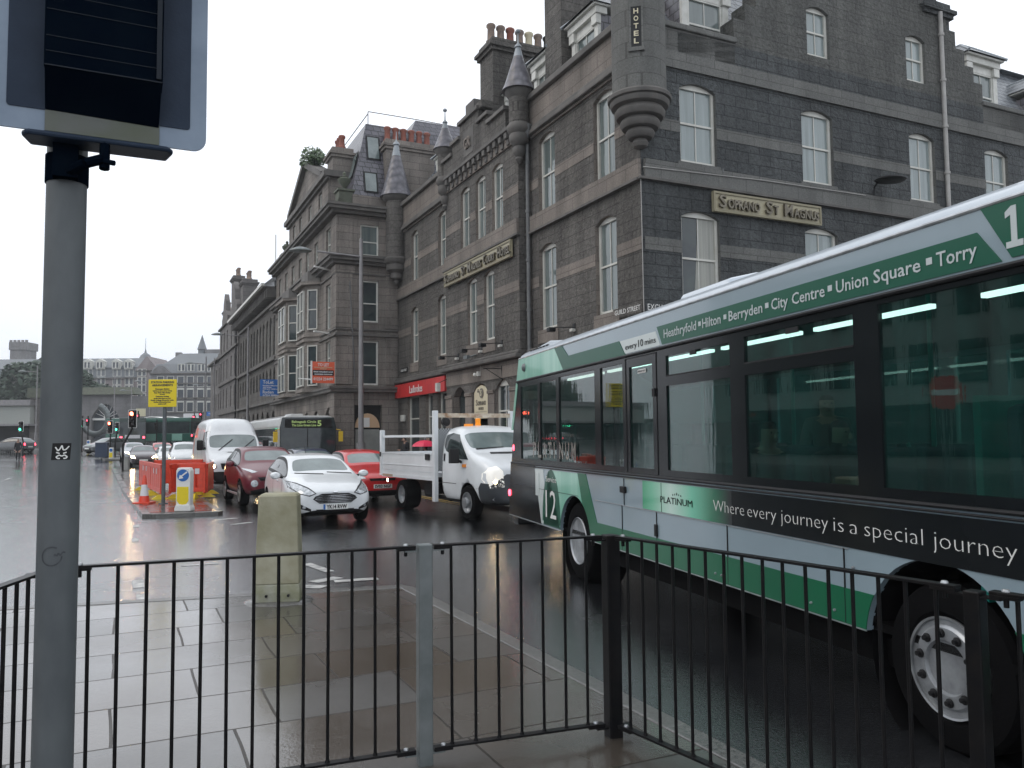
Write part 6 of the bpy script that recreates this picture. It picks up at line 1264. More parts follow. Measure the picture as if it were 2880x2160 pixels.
def barrier(A, B_, label):
    A = Vector(A); B_ = Vector(B_); d = B_ - A; Ln = d.length; t = thingW('safety_barrier', label, 'barrier', A.x, A.y, .1, group='orange plastic barriers round the works'); t.rotation_euler = (0, 0, atan2(d.y, d.x)); T = lambda a, z, dd: (a, dd, z)
    b = MB(); b.tbox(T, 0, Ln, .86, 1.0, -.03, .03); b.tbox(T, 0, Ln, .18, .30, -.025, .025); b.tbox(T, 0, .07, .15, .98, -.03, .03); b.tbox(T, Ln - .07, Ln, .15, .98, -.03, .03)
    k = max(3, int(Ln / .42)); 
    for i in range(k): x0 = .07 + (Ln - .14) * i / k; x1 = .07 + (Ln - .14) * (i + 1) / k; b.tbox(T, x0 + .05, x1 - .0, .30, .86, -.02, .02)
    b.build('frame', K['orange'], t, bevel=.012)
    b = MB()
    for x in (Ln * .36, Ln * .62): b.tbox(T, x, x + .13, .70, .86, -.036, -.031)
    b.build('reflector', K['reflw'], t)
    for x in (.25, Ln - .3): b = MB(); b.hexa([(x - .05, -.22, 0), (x + .05, -.22, 0), (x + .05, .22, 0), (x - .05, .22, 0), (x - .03, -.04, .12), (x + .03, -.04, .12), (x + .03, .04, .12), (x - .03, .04, .12)]); b.build('foot', K['yellow'], t)
barrier((-12.8, 28.2, .1), (-11.3, 25.7, .1), 'left rear orange barrier on the island, its side turned to the road'); barrier((-11.28, 25.6, .1), (-10.05, 23.5, .1), 'left front orange barrier slanting towards the cone')
barrier((-9.9, 23.7, .1), (-9.6, 25.6, .1), 'short orange barrier end-on behind the yellow notice post'); barrier((-12.5, 28.6, .1), (-10.9, 28.9, .1), 'rearmost orange barrier closing the pen'); barrier((-9.75, 23.9, .1), (-8.95, 23.95, .1), 'orange barrier directly behind the blue arrow bollard')
barrier((-9.5, 26.0, .1), (-8.95, 24.05, .1), 'right-hand orange barrier next to the white van')
t = thingW('no_entry_sign', 'round red no entry sign beyond the left edge, mirrored in the bus window', 'sign', -10.66, 12.2, 0)
b = MB(); b.cyl((0, 0, 0), (0, 0, 3.0), .04, seg=10); b.build('post', K['galv'], t)
d0 = (Vector((3.2, 5.5)) - Vector((-10.66, 12.2))).normalized(); t.rotation_euler = (0, 0, atan2(d0.y, d0.x) + pi / 2)
b = MB(); b.lathe((0, -.05, 2.67), [(0, 0), (.37, 0), (.37, -.01), (0, -.012)], 28, axis='y'); b.build('disc', K['redsign'], t); b = MB(); b.box(-.28, .28, -.070, -.063, 2.61, 2.73); b.build('bar', K['wletter'], t)
# second bollards and marker posts
def small_bollard(px, py, Y, label):
    p = at(px, py, Y); t = thingW('keep_left_bollard', label, 'bollard', p.x, Y, gz(Y) + .05); b = MB(); b.box(-.17, .17, -.1, .1, 0, .9); b.build('shell', K['wletter'], t, bevel=.04); b = MB(); b.box(-.13, .13, -.112, -.101, .12, .5); b.build('yellow_panel', K['yellow'], t); b = MB(); b.lathe((0, -.1, .7), [(.0, -.012), (.13, -.012), (.13, 0)], 14, axis='y'); b.build('roundel', K['blue'], t)
small_bollard(313, 1300, 65.5, 'white and yellow bollard at the nose of the far island'); small_bollard(249, 1268, 83, 'small yellow bollard just right of the signal pole'); small_bollard(576, 1193, 118, 'tiny yellow bollard far off above the van')
p = at(354, 1320, 46.8); t = thingW('control_cabinet', 'slim pale grey cabinet beside the red signal mast', 'cabinet', p.x, 46.8, .1); b = MB(); b.box(-.16, .16, -.12, .12, 0, .72); b.box(-.18, .18, -.14, .14, .72, .76); b.build('casing', mat('cabinet_grey', (.42, .42, .40), .5, c2=(.35, .35, .34), vs=3), t, bevel=.015)
p = at(290, 1270, 67); t = thingW('litter_bin', 'dark litter bin by the far island signals', 'bin', p.x, 67, gz(67) + .1); b = MB(); b.box(-.5, .5, -.35, .35, 0, 1.15); b.box(-.53, .53, -.38, .38, 1.15, 1.22); b.build('casing', K['pnavy'], t, bevel=.03)
# far railing left of the pole
t = thingW('guard_rail', 'grey railing at the far left edge in front of the low building', 'railing', -42, 66, gz(66)); z0 = 0
b = MB(); b.box(-10, 2.6, -.03, .03, 1.0, 1.06); b.box(-10, 2.6, -.03, .03, .1, .14); b.build('rails', K['downpipe'], t)
for i in range(34): b = MB(); x = -2.6 + i * .153; b.box(x - .02, x + .02, -.02, .02, .1, 1.0); b.build('bar', K['downpipe'], t)
def canopy(px, py, Y, label):
    p = at(px, py, Y); t = thingW('bus_shelter', label, 'shelter', p.x, Y, gz(Y), group='curved shelters at the far stop'); b = MB(); zt = p.z - gz(Y)
    Q = [(1.7 * cos(R(a)), zt - .9 + .9 * sin(R(a))) for a in range(20, 161, 14)]
    for i in range(len(Q) - 1): b.hexa([(Q[i][0], -1, Q[i][1]), (Q[i + 1][0], -1, Q[i + 1][1]), (Q[i + 1][0], 1, Q[i + 1][1]), (Q[i][0], 1, Q[i][1]), (Q[i][0], -1, Q[i][1] + .12), (Q[i + 1][0], -1, Q[i + 1][1] + .12), (Q[i + 1][0], 1, Q[i + 1][1] + .12), (Q[i][0], 1, Q[i][1] + .12)])
    b.build('curved_roof', K['wletter'], t, smooth=50); b = MB(); b.box(-1.6, -1.5, -.9, -.8, 0, zt - .6); b.box(1.5, 1.6, -.9, -.8, 0, zt - .6); b.box(-1.5, 1.5, .85, .9, .2, zt - .7); b.build('frame', K['plastic'], t)
canopy(436, 1174, 104, 'left curved white shelter roof above the green bus'); canopy(478, 1174, 106, 'right curved white shelter roof behind the yellow notice post')
for px, py, w_, h, Y, m_, lb in ((537, 1173, 2.1, 1.0, 115, 'reflw', 'large pale direction sign board near the far red signals'), (487, 1184, .9, .9, 112, 'yellow', 'small yellow board beside the far shelter'), (396, 1160, 1.1, .9, 95, 'cream', 'pale board beside the dark railway wall')):
    p = at(px, py, Y); t = thingW('direction_sign', lb, 'sign', p.x, Y, gz(Y)); b = MB(); b.box(-w_ / 2, w_ / 2, -.05, .05, p.z - gz(Y) - h / 2, p.z - gz(Y) + h / 2); b.build('panel', K[m_], t); b = MB(); b.cyl((-w_ * .3, .06, 0), (-w_ * .3, .06, p.z - gz(Y)), .05, seg=6); b.cyl((w_ * .3, .06, 0), (w_ * .3, .06, p.z - gz(Y)), .05, seg=6); b.build('post', K['galv'], t)
# ============================================================= TRAFFIC SIGNALS
def signal(label, px, ptop, pbot, Y, lit, base_px=None, back=True, crank=False, yaw=0):
    top = at(px, ptop, Y); bot = at(px, pbot, Y); bx = at(base_px or px, pbot, Y).x; z0 = gz(Y); h = top.z - bot.z; w_ = h * .47
    t = thingW('traffic_signal', label, 'traffic light', bx, Y, z0 + .05, yaw, group='traffic signals across the junction'); ox = top.x - bx; zb = bot.z - z0 - .05; zt = zb + h
    b = MB(); 
    if crank: b.tube([(0, 0, 0), (0, 0, zb - .9), (ox * .9, 0, zb - .1), (ox, 0, zb + .1)], .06, 10)
    else: b.cyl((ox, 0.08, 0) if not base_px else (0, .08, 0), (ox if not base_px else 0, .08, zt + .25), .06, seg=10); b.cyl((ox, 0.08, zt), (ox, .08, zt + .3), .07, seg=8)
    b.build('mast', K['plastic'], t, smooth=40)
    T = lambda a, z, d: (ox + a, -.02 + d, z)
    b = MB(); b.prism(T, rrect(-w_ / 2, w_ / 2, zb, zt, .06), 0, .02); bb = b.build('backing_border', K['wletter'] if back else K['plastic'], t)
    b = MB(); b.prism(T, rrect(-w_ / 2 + .035, w_ / 2 - .035, zb + .035, zt - .035, .04), -.012, 0); b.build('dark_panel', K['plastic'], bb)
    b = MB(); b.tbox(T, -w_ * .27, w_ * .27, zb + .08, zt - .08, -.12, -.012); hd = b.build('signal_head', K['plastic'], t, bevel=.02)
    r = h * .105
    for i, nm in enumerate(('red', 'amber', 'green')):
        z = zt - h * (.22 + .28 * i); on = (lit == nm); m_ = (K['sred'] if Y < 70 else K['sredf']) if on and nm == 'red' else (K['sgreen'] if on and nm == 'green' else K['lamp_off'])
        b = MB(); b.lathe((ox, -.14, z), [(r, 0), (r * .8, -.03), (0, -.045)], 18, axis='y'); b.build('lens', m_, hd)
        b = MB(); s_ = [(ox + r * 1.15 * cos(R(a)), z + r * 1.15 * sin(R(a))) for a in range(-20, 201, 22)]
        for j in range(len(s_) - 1): b.hexa([(s_[j][0], -.14, s_[j][1]), (s_[j + 1][0], -.14, s_[j + 1][1]), (s_[j + 1][0], -.23, s_[j + 1][1] - .02), (s_[j][0], -.23, s_[j][1] - .02), (s_[j][0], -.14, s_[j][1] + .012), (s_[j + 1][0], -.14, s_[j + 1][1] + .012), (s_[j + 1][0], -.23, s_[j + 1][1] - .008), (s_[j][0], -.23, s_[j][1] - .008)])
        b.build('hood', K['plastic'], hd)
    return t
signal('nearest red signal on a cranked mast above the orange barriers', 374, 1152, 1204, 46, 'red', 347, crank=True)
signal('red signal left of the nearest one, on the far island', 310, 1183, 1219, 66, 'red'); signal('small green arrow signal just right of the far island red signal', 330, 1187, 1213, 68, 'green', 325, crank=True)
signal('green signal immediately right of the big grey pole', 231, 1178, 1202, 76, 'green', back=True); signal('green signal at the far left of the view', 60, 1184, 1214, 70, 'green', 66, crank=True)
signal('small red signal right of the green one by the pole', 247, 1178, 1198, 84, 'red', back=False); signal('small red signal half behind the nearest red signal', 388, 1164, 1186, 84, 'red', back=False)
signal('left of the two distant red signals above the van', 546, 1168, 1188, 100, 'red', back=False); signal('right of the two distant red signals above the van', 565, 1161, 1181, 104, 'red', back=False)
signal('dark unlit signal head behind the yellow notice post', 500, 1188, 1212, 92, None, back=False); signal('dark unlit signal head in front of the green bus', 440, 1188, 1210, 86, None, back=False)
# ============================================================= THE GREEN BUS (frame: x across, y along away from the camera, side plane x = 3.6)
BA_ = R(16); e1 = Vector((cos(BA_), sin(BA_), 0)); e2 = Vector((-sin(BA_), cos(BA_), 0))
t = thingW('green_bus', 'green, grey and black single-deck number 12 bus filling the right of the view', 'bus', 0, 0); BUS = t
t.location = e1 * 4.85 + e2 * 7; t.rotation_euler = (0, 0, BA_); OFF[t.name] = (4.85, 7, 0)
K['bgrey'] = mat('bus_silver', (.245, .325, .375), .3, 0, c2=(.22, .29, .335), vs=1.2, coat=.7, bs=200, bst=.03, bd=.001); K['bgreen'] = mat('bus_green', (.003, .125, .055), .3, c2=(.003, .10, .047), vs=1, coat=.2, spec=.35)
K['bgreen2'] = mat('bus_dark_green', (.003, .088, .050), .32, coat=.1, spec=.35); K['bmint'] = mat('bus_mint', (.10, .40, .27), .3, c2=(.30, .58, .46), vs=1.2, coat=.6, stretch=(1, 3, .1)); K['bwhite'] = mat('bus_white_panel', (.52, .58, .57), .35, coat=.6)
K['bblack'] = mat('bus_black', (.006, .0075, .009), .14, c2=(.009, .011, .013), vs=2, spec=.25); K['broof'] = mat('bus_roof', (.52, .58, .64), .3, c2=(.42, .48, .54), vs=2, coat=.6); K['bskirt'] = mat('bus_skirt', (.007, .0075, .009), .5, c2=(.010, .0105, .012), vs=2, spec=.06)
m, N, L, P = newmat('banner_glow'); tc = N.new('ShaderNodeTexCoord'); sp = N.new('ShaderNodeSeparateXYZ'); L.new(tc.outputs['Object'], sp.inputs[0])
rp = N.new('ShaderNodeValToRGB'); mr = N.new('ShaderNodeMapRange'); mr.inputs[1].default_value = -.95; mr.inputs[2].default_value = .76; L.new(sp.outputs[1], mr.inputs[0]); L.new(mr.outputs[0], rp.inputs[0])
for i, (ps, c) in enumerate(((0, (.010, .012, .014)), (.18, (.006, .16, .075)), (.38, (.12, .5, .33)), (.62, (.5, .68, .6)), (.85, (.15, .5, .32)), (1, (.01, .30, .13)))):
    e = rp.color_ramp.elements[i] if i < 2 else rp.color_ramp.elements.new(ps); e.position = ps; e.color = c4(c)
L.new(rp.outputs[0], P.inputs['Base Color']); P.inputs['Roughness'].default_value = .3; P.inputs['Coat Weight'].default_value = .6; K['bglow'] = m
K['bglass'] = tinted('bus_glass', (.45, .63, .60), .012, 1.65); K['bglassd'] = tinted('bus_glass_dark', (.4, .5, .48), .012, 1.8)
TBs = lambda y, z, d: (3.6 + d, y, z)
WH = [(9.76, .48, .565), (3.86, .47, .60)]
def boolcut(o, cuts):
    for c in cuts:
        md = o.modifiers.new('b', 'BOOLEAN'); md.operation = 'DIFFERENCE'; md.object = c; md.solver = 'EXACT'
    bpy.context.view_layer.update(); ev = bpy.data.meshes.new_from_object(o.evaluated_get(bpy.context.evaluated_depsgraph_get()))
    ev.name = o.name; o.modifiers.clear(); o.data = ev
cuts = []
for (y, z, r) in WH:
    b = MB(); b.cyl((3.3, y, z), (4.5, y, z), r, seg=56); b.box(3.3, 4.5, y - r * .99, y + r * .99, -.2, z - .05); cuts.append(b.build('cutter', K['bskirt'], t, fix=True))
def side(poly, name, m, o0, th=.02, par=None, cut=True):
    b = MB(); b.prism(TBs, poly, -o0, -o0 + th); o = b.build(name, m, par or t)
    if cut: boolcut(o, cuts)
    return o
side([(12.78, .55), (12.62, 1.9), (12.60, 1.38), (1.35, 1.38), (1.25, .55)][0:1] + [(12.66, 1.38), (1.35, 1.38), (1.25, .55)], 'side_panel', K['bgrey'], 0, .05)
side([(12.8, .42), (12.77, .545), (1.25, .545), (1.25, .24), (11.9, .22)], 'skirt', K['bskirt'], -.012, .05)
side([(12.79, .56), (12.66, 1.375), (11.385, 1.375), (11.1, .56)], 'rear_panel', K['bblack'], .004, .006)
b_ = lambda P, n, m, o=.005, c=True: side(P, n, m, o, .006, cut=c)
b_([(11.38, 1.33), (11.0, 1.33), (10.78, .57), (11.1, .57)], 'livery_stripe', K['bwhite'], .006)
b_([(11.0, .57)] + [(10.66 + .38 * cos(R(a)), .62 + .72 * sin(R(a))) for a in range(0, 181, 15)][::-1] + [(10.3, .57)], 'service_panel', K['bgreen2'], .0075)
b_([(10.62, 1.33), (10.62, .57), (9.25, .57), (9.62, 1.33)], 'livery_stripe', K['bmint'], .005); b_([(9.62, 1.335), (9.34, 1.335), (9.0, .785), (1.3, .785), (1.3, .555), (9.3, .555)], 'green_band', K['bgreen'], .0065)
b_([(7.73, 1.335), (6.02, 1.335), (6.02, 1.052), (7.73, 1.052)], 'banner', K['bglow'], .006, False); b_([(6.021, 1.335), (1.35, 1.335), (1.35, 1.052), (6.021, 1.052)], 'banner', K['bblack'], .006, False)
lt = lambda s_, y, z, h, w_, m_, o=.0085, bold=0, nm='letters': lettering(nm, t, s_, (3.6 - o, y, z), (0, -1, 0), (0, 0, 1), h, w_, m_, .0012, bold)
for s_, y0, y1 in (('Where', 6.31, 5.83), ('every', 5.78, 5.39), ('journey', 5.33, 4.79), ('is', 4.73, 4.63), ('a', 4.57, 4.49), ('special', 4.43, 3.94), ('journey', 3.86, 3.31)): lt(s_, y0, 1.145, .10, y0 - y1, K['wletter'], .0085, -.003)
lt('PLATINUM', 7.32, 1.145, .062, .64, K['plastic'], .0085, .0)
b = MB()
for i in range(5): 
    y = 7.06 - i * .04; z = 1.232 + .012 * (1 - abs(i - 2) / 2); r_ = .016 if i == 2 else .011
    b.prism(TBs, [(y + (r_ if k % 2 == 0 else r_ * .42) * sin(k * pi / 5), z + (r_ if k % 2 == 0 else r_ * .42) * cos(k * pi / 5)) for k in range(10)], -.0085, -.007)
b.build('star_row', K['plastic'], t)
lt('Service', 10.86, 1.17, .075, .44, K['wletter'], .011, .0); lt('12', 10.88, .68, .38, .44, K['wletter'], .011, .0)
# cove panel above the windows
side([(12.30, 2.66), (12.16, 3.0), (1.35, 3.0), (1.35, 2.66)], 'cove_panel', K['bgrey'], 0, .04, cut=False)
side([(12.28, 2.665), (12.15, 2.995), (10.15, 2.995), (9.95, 2.665)], 'livery_stripe', K['bmint'], .005, .006, cut=False); side([(10.15, 2.995), (10.45, 2.995), (10.1, 2.665), (8.1, 2.665), (8.26, 2.83), (9.9, 2.83)], 'livery_stripe', K['bgreen2'], .007, .006, cut=False)
side([(8.24, 2.825), (7.36, 2.825), (7.26, 2.675), (8.1, 2.675)], 'white_panel', K['bwhite'], .005, .006, cut=False); side([(7.33, 2.865), (3.47, 2.865), (3.32, 2.678), (7.22, 2.678)], 'route_strip', K['bgreen2'], .0055, .006, cut=False)
side([(3.44, 2.985), (1.5, 2.985), (1.5, 2.685), (3.26, 2.685)], 'route_panel', K['bgreen2'], .0055, .006, cut=False)
for s_, y0, y1 in (('Heathryfold', 7.17, 6.53), ('Hilton', 6.42, 6.11), ('Berryden', 5.98, 5.49), ('City', 5.37, 5.16), ('Centre', 5.11, 4.74), ('Union', 4.62, 4.31), ('Square', 4.26, 3.87), ('Torry', 3.75, 3.47)): lt(s_, y0, 2.735, .083, y0 - y1, K['wletter2'], .0085, .001)
b = MB()
for y in (6.47, 6.04, 5.43, 4.685, 3.805): b.tbox(TBs, y - .022, y + .022, 2.76, 2.80, -.009, -.007)
b.build('separator_squares', K['wletter2'], t)
lt('every', 8.09, 2.715, .06, .29, K['plastic'], .0085, 0); lt('10', 7.76, 2.712, .075, .12, K['plastic'], .0085, 0); lt('mins', 7.6, 2.715, .06, .25, K['plastic'], .0085, 0); side([(3.287, 2.735), (3.187, 2.735), (3.187, 2.768), (3.22, 2.768), (3.22, 2.95), (3.25, 2.95), (3.287, 2.925), (3.287, 2.893), (3.255, 2.905), (3.255, 2.768), (3.287, 2.768)], 'route_number', K['wletter2'], .0085, .003, cut=False); lt('2', 3.15, 2.735, .21, .13, K['wletter2'], .0085, .01)
b = MB(); b.cyl((3.588, 1.3, 2.648), (3.588, 12.28, 2.648), .016, seg=8); b.cyl((3.588, 1.3, 1.385), (3.588, 12.6, 1.385), .014, seg=8); b.cyl((3.590, 1.3, 1.352), (3.590, 12.6, 1.352), .008, seg=8); b.build('rubber_trim', K['plastic'], t, smooth=40)
for y0, y1 in ((1.3, 3.27), (4.45, 9.2), (10.31, 12.77)): b = MB(); b.tbox(TBs, y0, y1, .545, .556, -.006, .0); b.build('panel_edge', K['steel'], t)
b = MB(); b.tbox(TBs, 4.6, 9.05, 1.040, 1.046, -.0072, .0); b.build('panel_edge', K['steel'], t)
for y in (8.26, 6.1, 4.64, 7.42): b = MB(); b.tbox(TBs, y, y + .008, .56, 1.045, -.0078, 0); b.build('panel_joint', K['plastic'], t)
for y in (8.2, 7.3): b = MB(); b.tbox(TBs, y, y + .008, 1.05, 1.335, -.0078, 0); b.build('panel_joint', K['plastic'], t)
for y0, y1 in ((9.6, 9.76), (9.76, 12.7)): b = MB(); b.tbox(TBs, y0, y1, 1.048, 1.053, -.0088, 0); b.build('panel_joint', K['plastic'], t)
b = MB(); b.tbox(TBs, 8.14, 8.27, 1.18, 1.25, -.03, 0); b.build('latch', K['plastic'], t, bevel=.008); b = MB(); b.tbox(TBs, 7.40, 7.46, .80, .92, -.02, 0); b.build('latch', K['plastic'], t, bevel=.008)
for y, z in ((6.3, .62), (6.2, .62), (5.0, .62), (4.75, .62), (4.55, .93), (3.05, 1.0), (8.6, .63), (3.3, .98)): b = MB(); b.lathe((3.594, y, z), [(.011, 0), (.009, -.012), (0, -.014)], 8, axis='x'); b.build('rivet', K['steel'], t)
b = MB(); b.tbox(TBs, 11.18, 11.34, .95, 1.28, -.012, -.006); b.build('access_flap', K['bwhite'], t, bevel=.004)
# glazing band
ops = [(11.22, 12.08, 1.46, 2.56), (10.42, 11.12, 1.46, 2.56), (9.02, 10.30, 1.46, 2.58), (8.20, 8.84, 1.46, 2.58), (7.46, 8.02, 1.46, 2.52), (6.0, 7.16, 1.46, 2.27), (6.0, 7.16, 2.37, 2.56), (4.48, 5.78, 1.46, 2.27), (4.48, 5.78, 2.37, 2.58), (1.9, 4.25, 1.46, 2.60)]
b = MB(); wallgrid(b, TBs, 1.35, 12.24, 1.398, 2.655, ops, .035); b.face([TBs(12.24, 1.398, 0), TBs(12.62, 1.398, 0), TBs(12.3, 2.655, 0), TBs(12.24, 2.655, 0)]); b.build('window_band', K['bblack'], t, fix=False)
for i, o in enumerate(ops):
    b = MB(); b.tbox(TBs, o[0], o[1], o[2], o[3], .016, .022); b.build('window_pane', K['bglassd'] if i < 4 else K['bglass'], t)
b = MB()
for y0, y1, z in ((6.0, 7.16, 2.36), (4.48, 5.78, 2.36)): b.tbox(TBs, y0, y1, z, z + .012, -.004, .01)
for y in (7.36, 8.10): b.tbox(TBs, y, y + .012, 1.41, 2.62, -.006, .0)
b.tbox(TBs, 7.36, 8.11, 2.61, 2.62, -.006, 0); b.tbox(TBs, 6.55, 6.66, 2.52, 2.56, -.012, 0); b.tbox(TBs, 5.05, 5.2, 2.53, 2.57, -.012, 0); b.tbox(TBs, 7.38, 7.44, 2.18, 2.26, -.02, 0); b.build('window_trim', K['plastic'], t)
b = MB(); b.tbox(TBs, 7.63, 7.82, 2.44, 2.48, .008, .012); e_ = b.build('exit_label', K['wletter'], t); lettering('label_text', e_, 'EMERGENCY EXIT', (3.6 + .006, 7.81, 2.45), (0, -1, 0), (0, 0, 1), .02, .17, K['plastic'], .001)
side([(12.60, 1.90), (12.5, 1.9), (12.22, 2.6), (12.30, 2.65)], 'rear_light_cluster', K['bmint'], .006, .01, cut=False)
for i, ch in enumerate('PLATINUM'): lt(ch, 11.44 - i * .232, 1.50, .215, .15 if ch != 'I' else .04, K['chromeletter'], .008, .006, 'chrome_letters')
# roof, far side, ends
RP = [(3.604, 2.96), (3.63, 3.04), (3.72, 3.10), (4.1, 3.15), (4.85, 3.17), (5.6, 3.15), (5.98, 3.10), (6.07, 3.04), (6.096, 2.96)]
b = MB(); b.prism(lambda a, z, d: (a, d, z), RP + [(6.09, 2.94), (3.61, 2.94)], 1.35, 12.12); b.build('roof', K['broof'], t, smooth=40)
b = MB(); b.cyl((3.601, 1.3, 2.995), (3.601, 12.14, 2.995), .014, seg=8); b.build('roof_trim', K['steel'], t)
b = MB(); Q = [(3.75, 3.06), (3.8, 3.17), (4.1, 3.24), (5.6, 3.24), (5.9, 3.17), (5.95, 3.06)]; b.prism(lambda a, z, d: (a, d, z), Q, 6.3, 7.2); b.hexa([(3.85, 7.2, 3.06), (5.85, 7.2, 3.06), (5.7, 7.95, 3.06), (4.0, 7.95, 3.06), (4.0, 7.2, 3.235), (5.7, 7.2, 3.235), (5.6, 7.85, 3.13), (4.1, 7.85, 3.13)]); b.build('roof_pod', K['broof'], t, bevel=.04)
b = MB(); b.prism(lambda a, z, d: (3.72 + d, a, z), [(12.05, 2.98), (11.9, 3.1), (11.0, 3.16), (10.0, 3.06), (10.0, 2.98)], 0, 2.26); rh = b.build('rear_hump', K['broof'], t, bevel=.02)
b = MB()
for i in range(6): b.box(3.70, 3.75, 11.05 + i * .15, 11.13 + i * .15, 3.02, 3.11)
b.build('louvre', K['plastic'], rh)
b = MB(); TF = lambda y, z, d: (6.1 - d, y, z); wallgrid(b, TF, 1.35, 12.3, .25, 2.95, [(1.9, 3.4, .5, 2.5), (4.1, 5.6, 1.3, 2.5), (5.8, 7.3, 1.3, 2.5), (7.5, 9.0, 1.3, 2.5), (9.2, 10.6, 1.3, 2.5), (10.8, 12, 1.3, 2.5)], .04); b.build('far_side', K['bgrey'], t, fix=False)
for y0, y1, z0 in ((1.9, 3.4, .5), (4.1, 5.6, 1.3), (5.8, 7.3, 1.3), (7.5, 9.0, 1.3), (9.2, 10.6, 1.3), (10.8, 12, 1.3)): b = MB(); b.tbox(TF, y0, y1, z0, 2.5, .015, .02); b.build('far_window', K['bglass'], t)
b = MB(); b.box(3.62, 6.08, 12.35, 12.7, .42, 1.4); b.hexa([(3.62, 12.3, 1.4), (6.08, 12.3, 1.4), (6.08, 12.66, 1.4), (3.62, 12.66, 1.4), (3.62, 12.1, 2.98), (6.08, 12.1, 2.98), (6.08, 12.22, 2.98), (3.62, 12.22, 2.98)]); b.build('rear_end', K['bblack'], t, bevel=.02)
b = MB(); b.box(3.63, 6.07, 1.2, 1.33, .3, 1.1); b.box(3.63, 6.07, 1.25, 1.33, 2.6, 2.97); b.build('front_end', K['bgreen'], t, bevel=.02); b = MB(); b.box(3.66, 6.04, 1.27, 1.30, 1.1, 2.6); b.build('windscreen', K['bglass'], t)
b = MB(); b.lathe((3.62, 12.5, 1.62), [(.0, -.03), (.05, -.02), (.06, 0)], 12, axis='x'); b.lathe((3.6, 12.72, .9), [(0, -.03), (.05, -.02), (.055, 0)], 12, axis='x'); b.build('tail_light', K['litred'], t); b = MB(); b.lathe((3.596, 11.85, 2.84), [(0, -.045), (.05, -.03), (.065, 0)], 14, axis='x'); b.build('side_camera', K['galv'], t, smooth=50)
# arches and underbody
for (y, z, r) in WH: b = MB(); b.lathe((3.64, y, z), [(r, 0), (r, .45), (.0, .46)], 40, axis='x', caps=False); b.build('wheel_arch', K['rubber'], t, smooth=50)
b = MB(); b.box(3.75, 6.0, 1.5, 9.1, .32, .5); b.box(4.5, 5.9, 9.0, 12.3, .4, .5); b.build('underbody', K['rubber'], t)
for c in cuts: bpy.data.objects.remove(c)
def buswheel(y, z, r, kind):
    b = MB(); b.lathe((3.66, y, z), [(r * .60, .24), (r * .60, .01), (r * .66, -.012), (r * .82, -.012), (r * .95, .0), (r, .04), (r, .22), (r * .9, .26)], 56, axis='x', caps=False); T_ = b.build('wheel', K['rubber'], t, smooth=30)
    b = MB()
    if kind == 'rear':
        b.lathe((3.66, y, z), [(r * .60, -.0), (r * .615, -.01), (r * .60, -.02), (r * .57, .0), (r * .55, .06), (r * .50, .12), (r * .30, .17), (r * .3, .13), (0.001, .12)], 48, axis='x')
    else:
        b.lathe((3.66, y, z), [(r * .60, .0), (r * .60, -.02), (r * .575, -.015), (r * .56, .06), (r * .52, .05), (r * .50, -.005), (r * .47, -.02), (r * .33, -.022), (r * .31, .0), (r * .30, .05), (r * .16, .05), (r * .15, .0), (.001, -.005)], 56, axis='x')
    rm = b.build('rim', K['steel2'], T_, smooth=28)
    if kind == 'front':
        for i in range(10):
            a = 2 * pi * i / 10 + .2; yy, zz = y + r * .405 * cos(a), z + r * .405 * sin(a); b = MB(); b.lathe((3.638, yy, zz), [(.026, .0), (.026, -.008), (.015, -.012), (.014, -.03), (.0, -.032)], 12, axis='x', mi=1); b.build('wheel_nut', [K['steel2'], K['plastic']], rm, smooth=40)
    else:
        for i in range(10): a = 2 * pi * i / 10; b = MB(); b.lathe((3.79, y + r * .22 * cos(a), z + r * .22 * sin(a)), [(.016, 0), (.014, -.03), (0, -.032)], 8, axis='x'); b.build('wheel_nut', K['plastic'], rm)
    return T_
buswheel(9.76, .48, .48, 'rear'); buswheel(3.86, .47, .47, 'front'); 
for y in (9.76, 3.86): b = MB(); b.lathe((5.8, y, .47), [(.0, 0), (.47, 0), (.47, .26), (0, .26)], 24, axis='x'); b.build('wheel', K['rubber'], t)
# inside
K['seat'] = mat('seat_moquette', (.012, .05, .055), .9, c2=(.02, .025, .06), vs=20); K['inner'] = mat('bus_lining', (.14, .16, .155), .7); K['teal'] = mat('teal_handrail', (.01, .22, .19), .35); K['tube'] = mat('ceiling_tube', (1, 1, .95), .3, em=(1, .88, .85), es=4.6)
b = MB(); b.box(3.66, 6.05, 1.4, 12.2, .55, .6); b.build('floor', K['rubber'], t); b = MB(); b.box(3.66, 6.05, 1.4, 12.2, 2.86, 2.9); b.hexa([(5.4, 1.4, 2.86), (6.05, 1.4, 2.55), (6.05, 12.2, 2.55), (5.4, 12.2, 2.86), (5.4, 1.4, 2.88), (6.07, 1.4, 2.88), (6.07, 12.2, 2.88), (5.4, 12.2, 2.88)]); b.build('ceiling', K['inner'], t)
for y0, y1 in ((4.3, 5.5), (5.7, 6.9), (7.1, 8.3), (8.5, 9.7), (9.9, 11.2), (2.6, 3.9)):
    b = MB(); b.box(4.05, 4.10, y0, y1, 2.60, 2.63); b.build('ceiling_light', K['tube'], t)
for y in (4.6, 5.45, 6.3, 7.15, 8.0, 8.85, 10.2, 11.1):
    for x in (3.78, 4.22, 5.1, 5.54):
        z0 = .6 if y < 8.2 else .85; b = MB(); b.box(x, x + .41, y - .40, y + .02, z0 + .36, z0 + .46); b.box(x, x + .41, y + .0, y + .09, z0 + .4, z0 + 1.1); b.build('seat', K['seat'], t, bevel=.03)
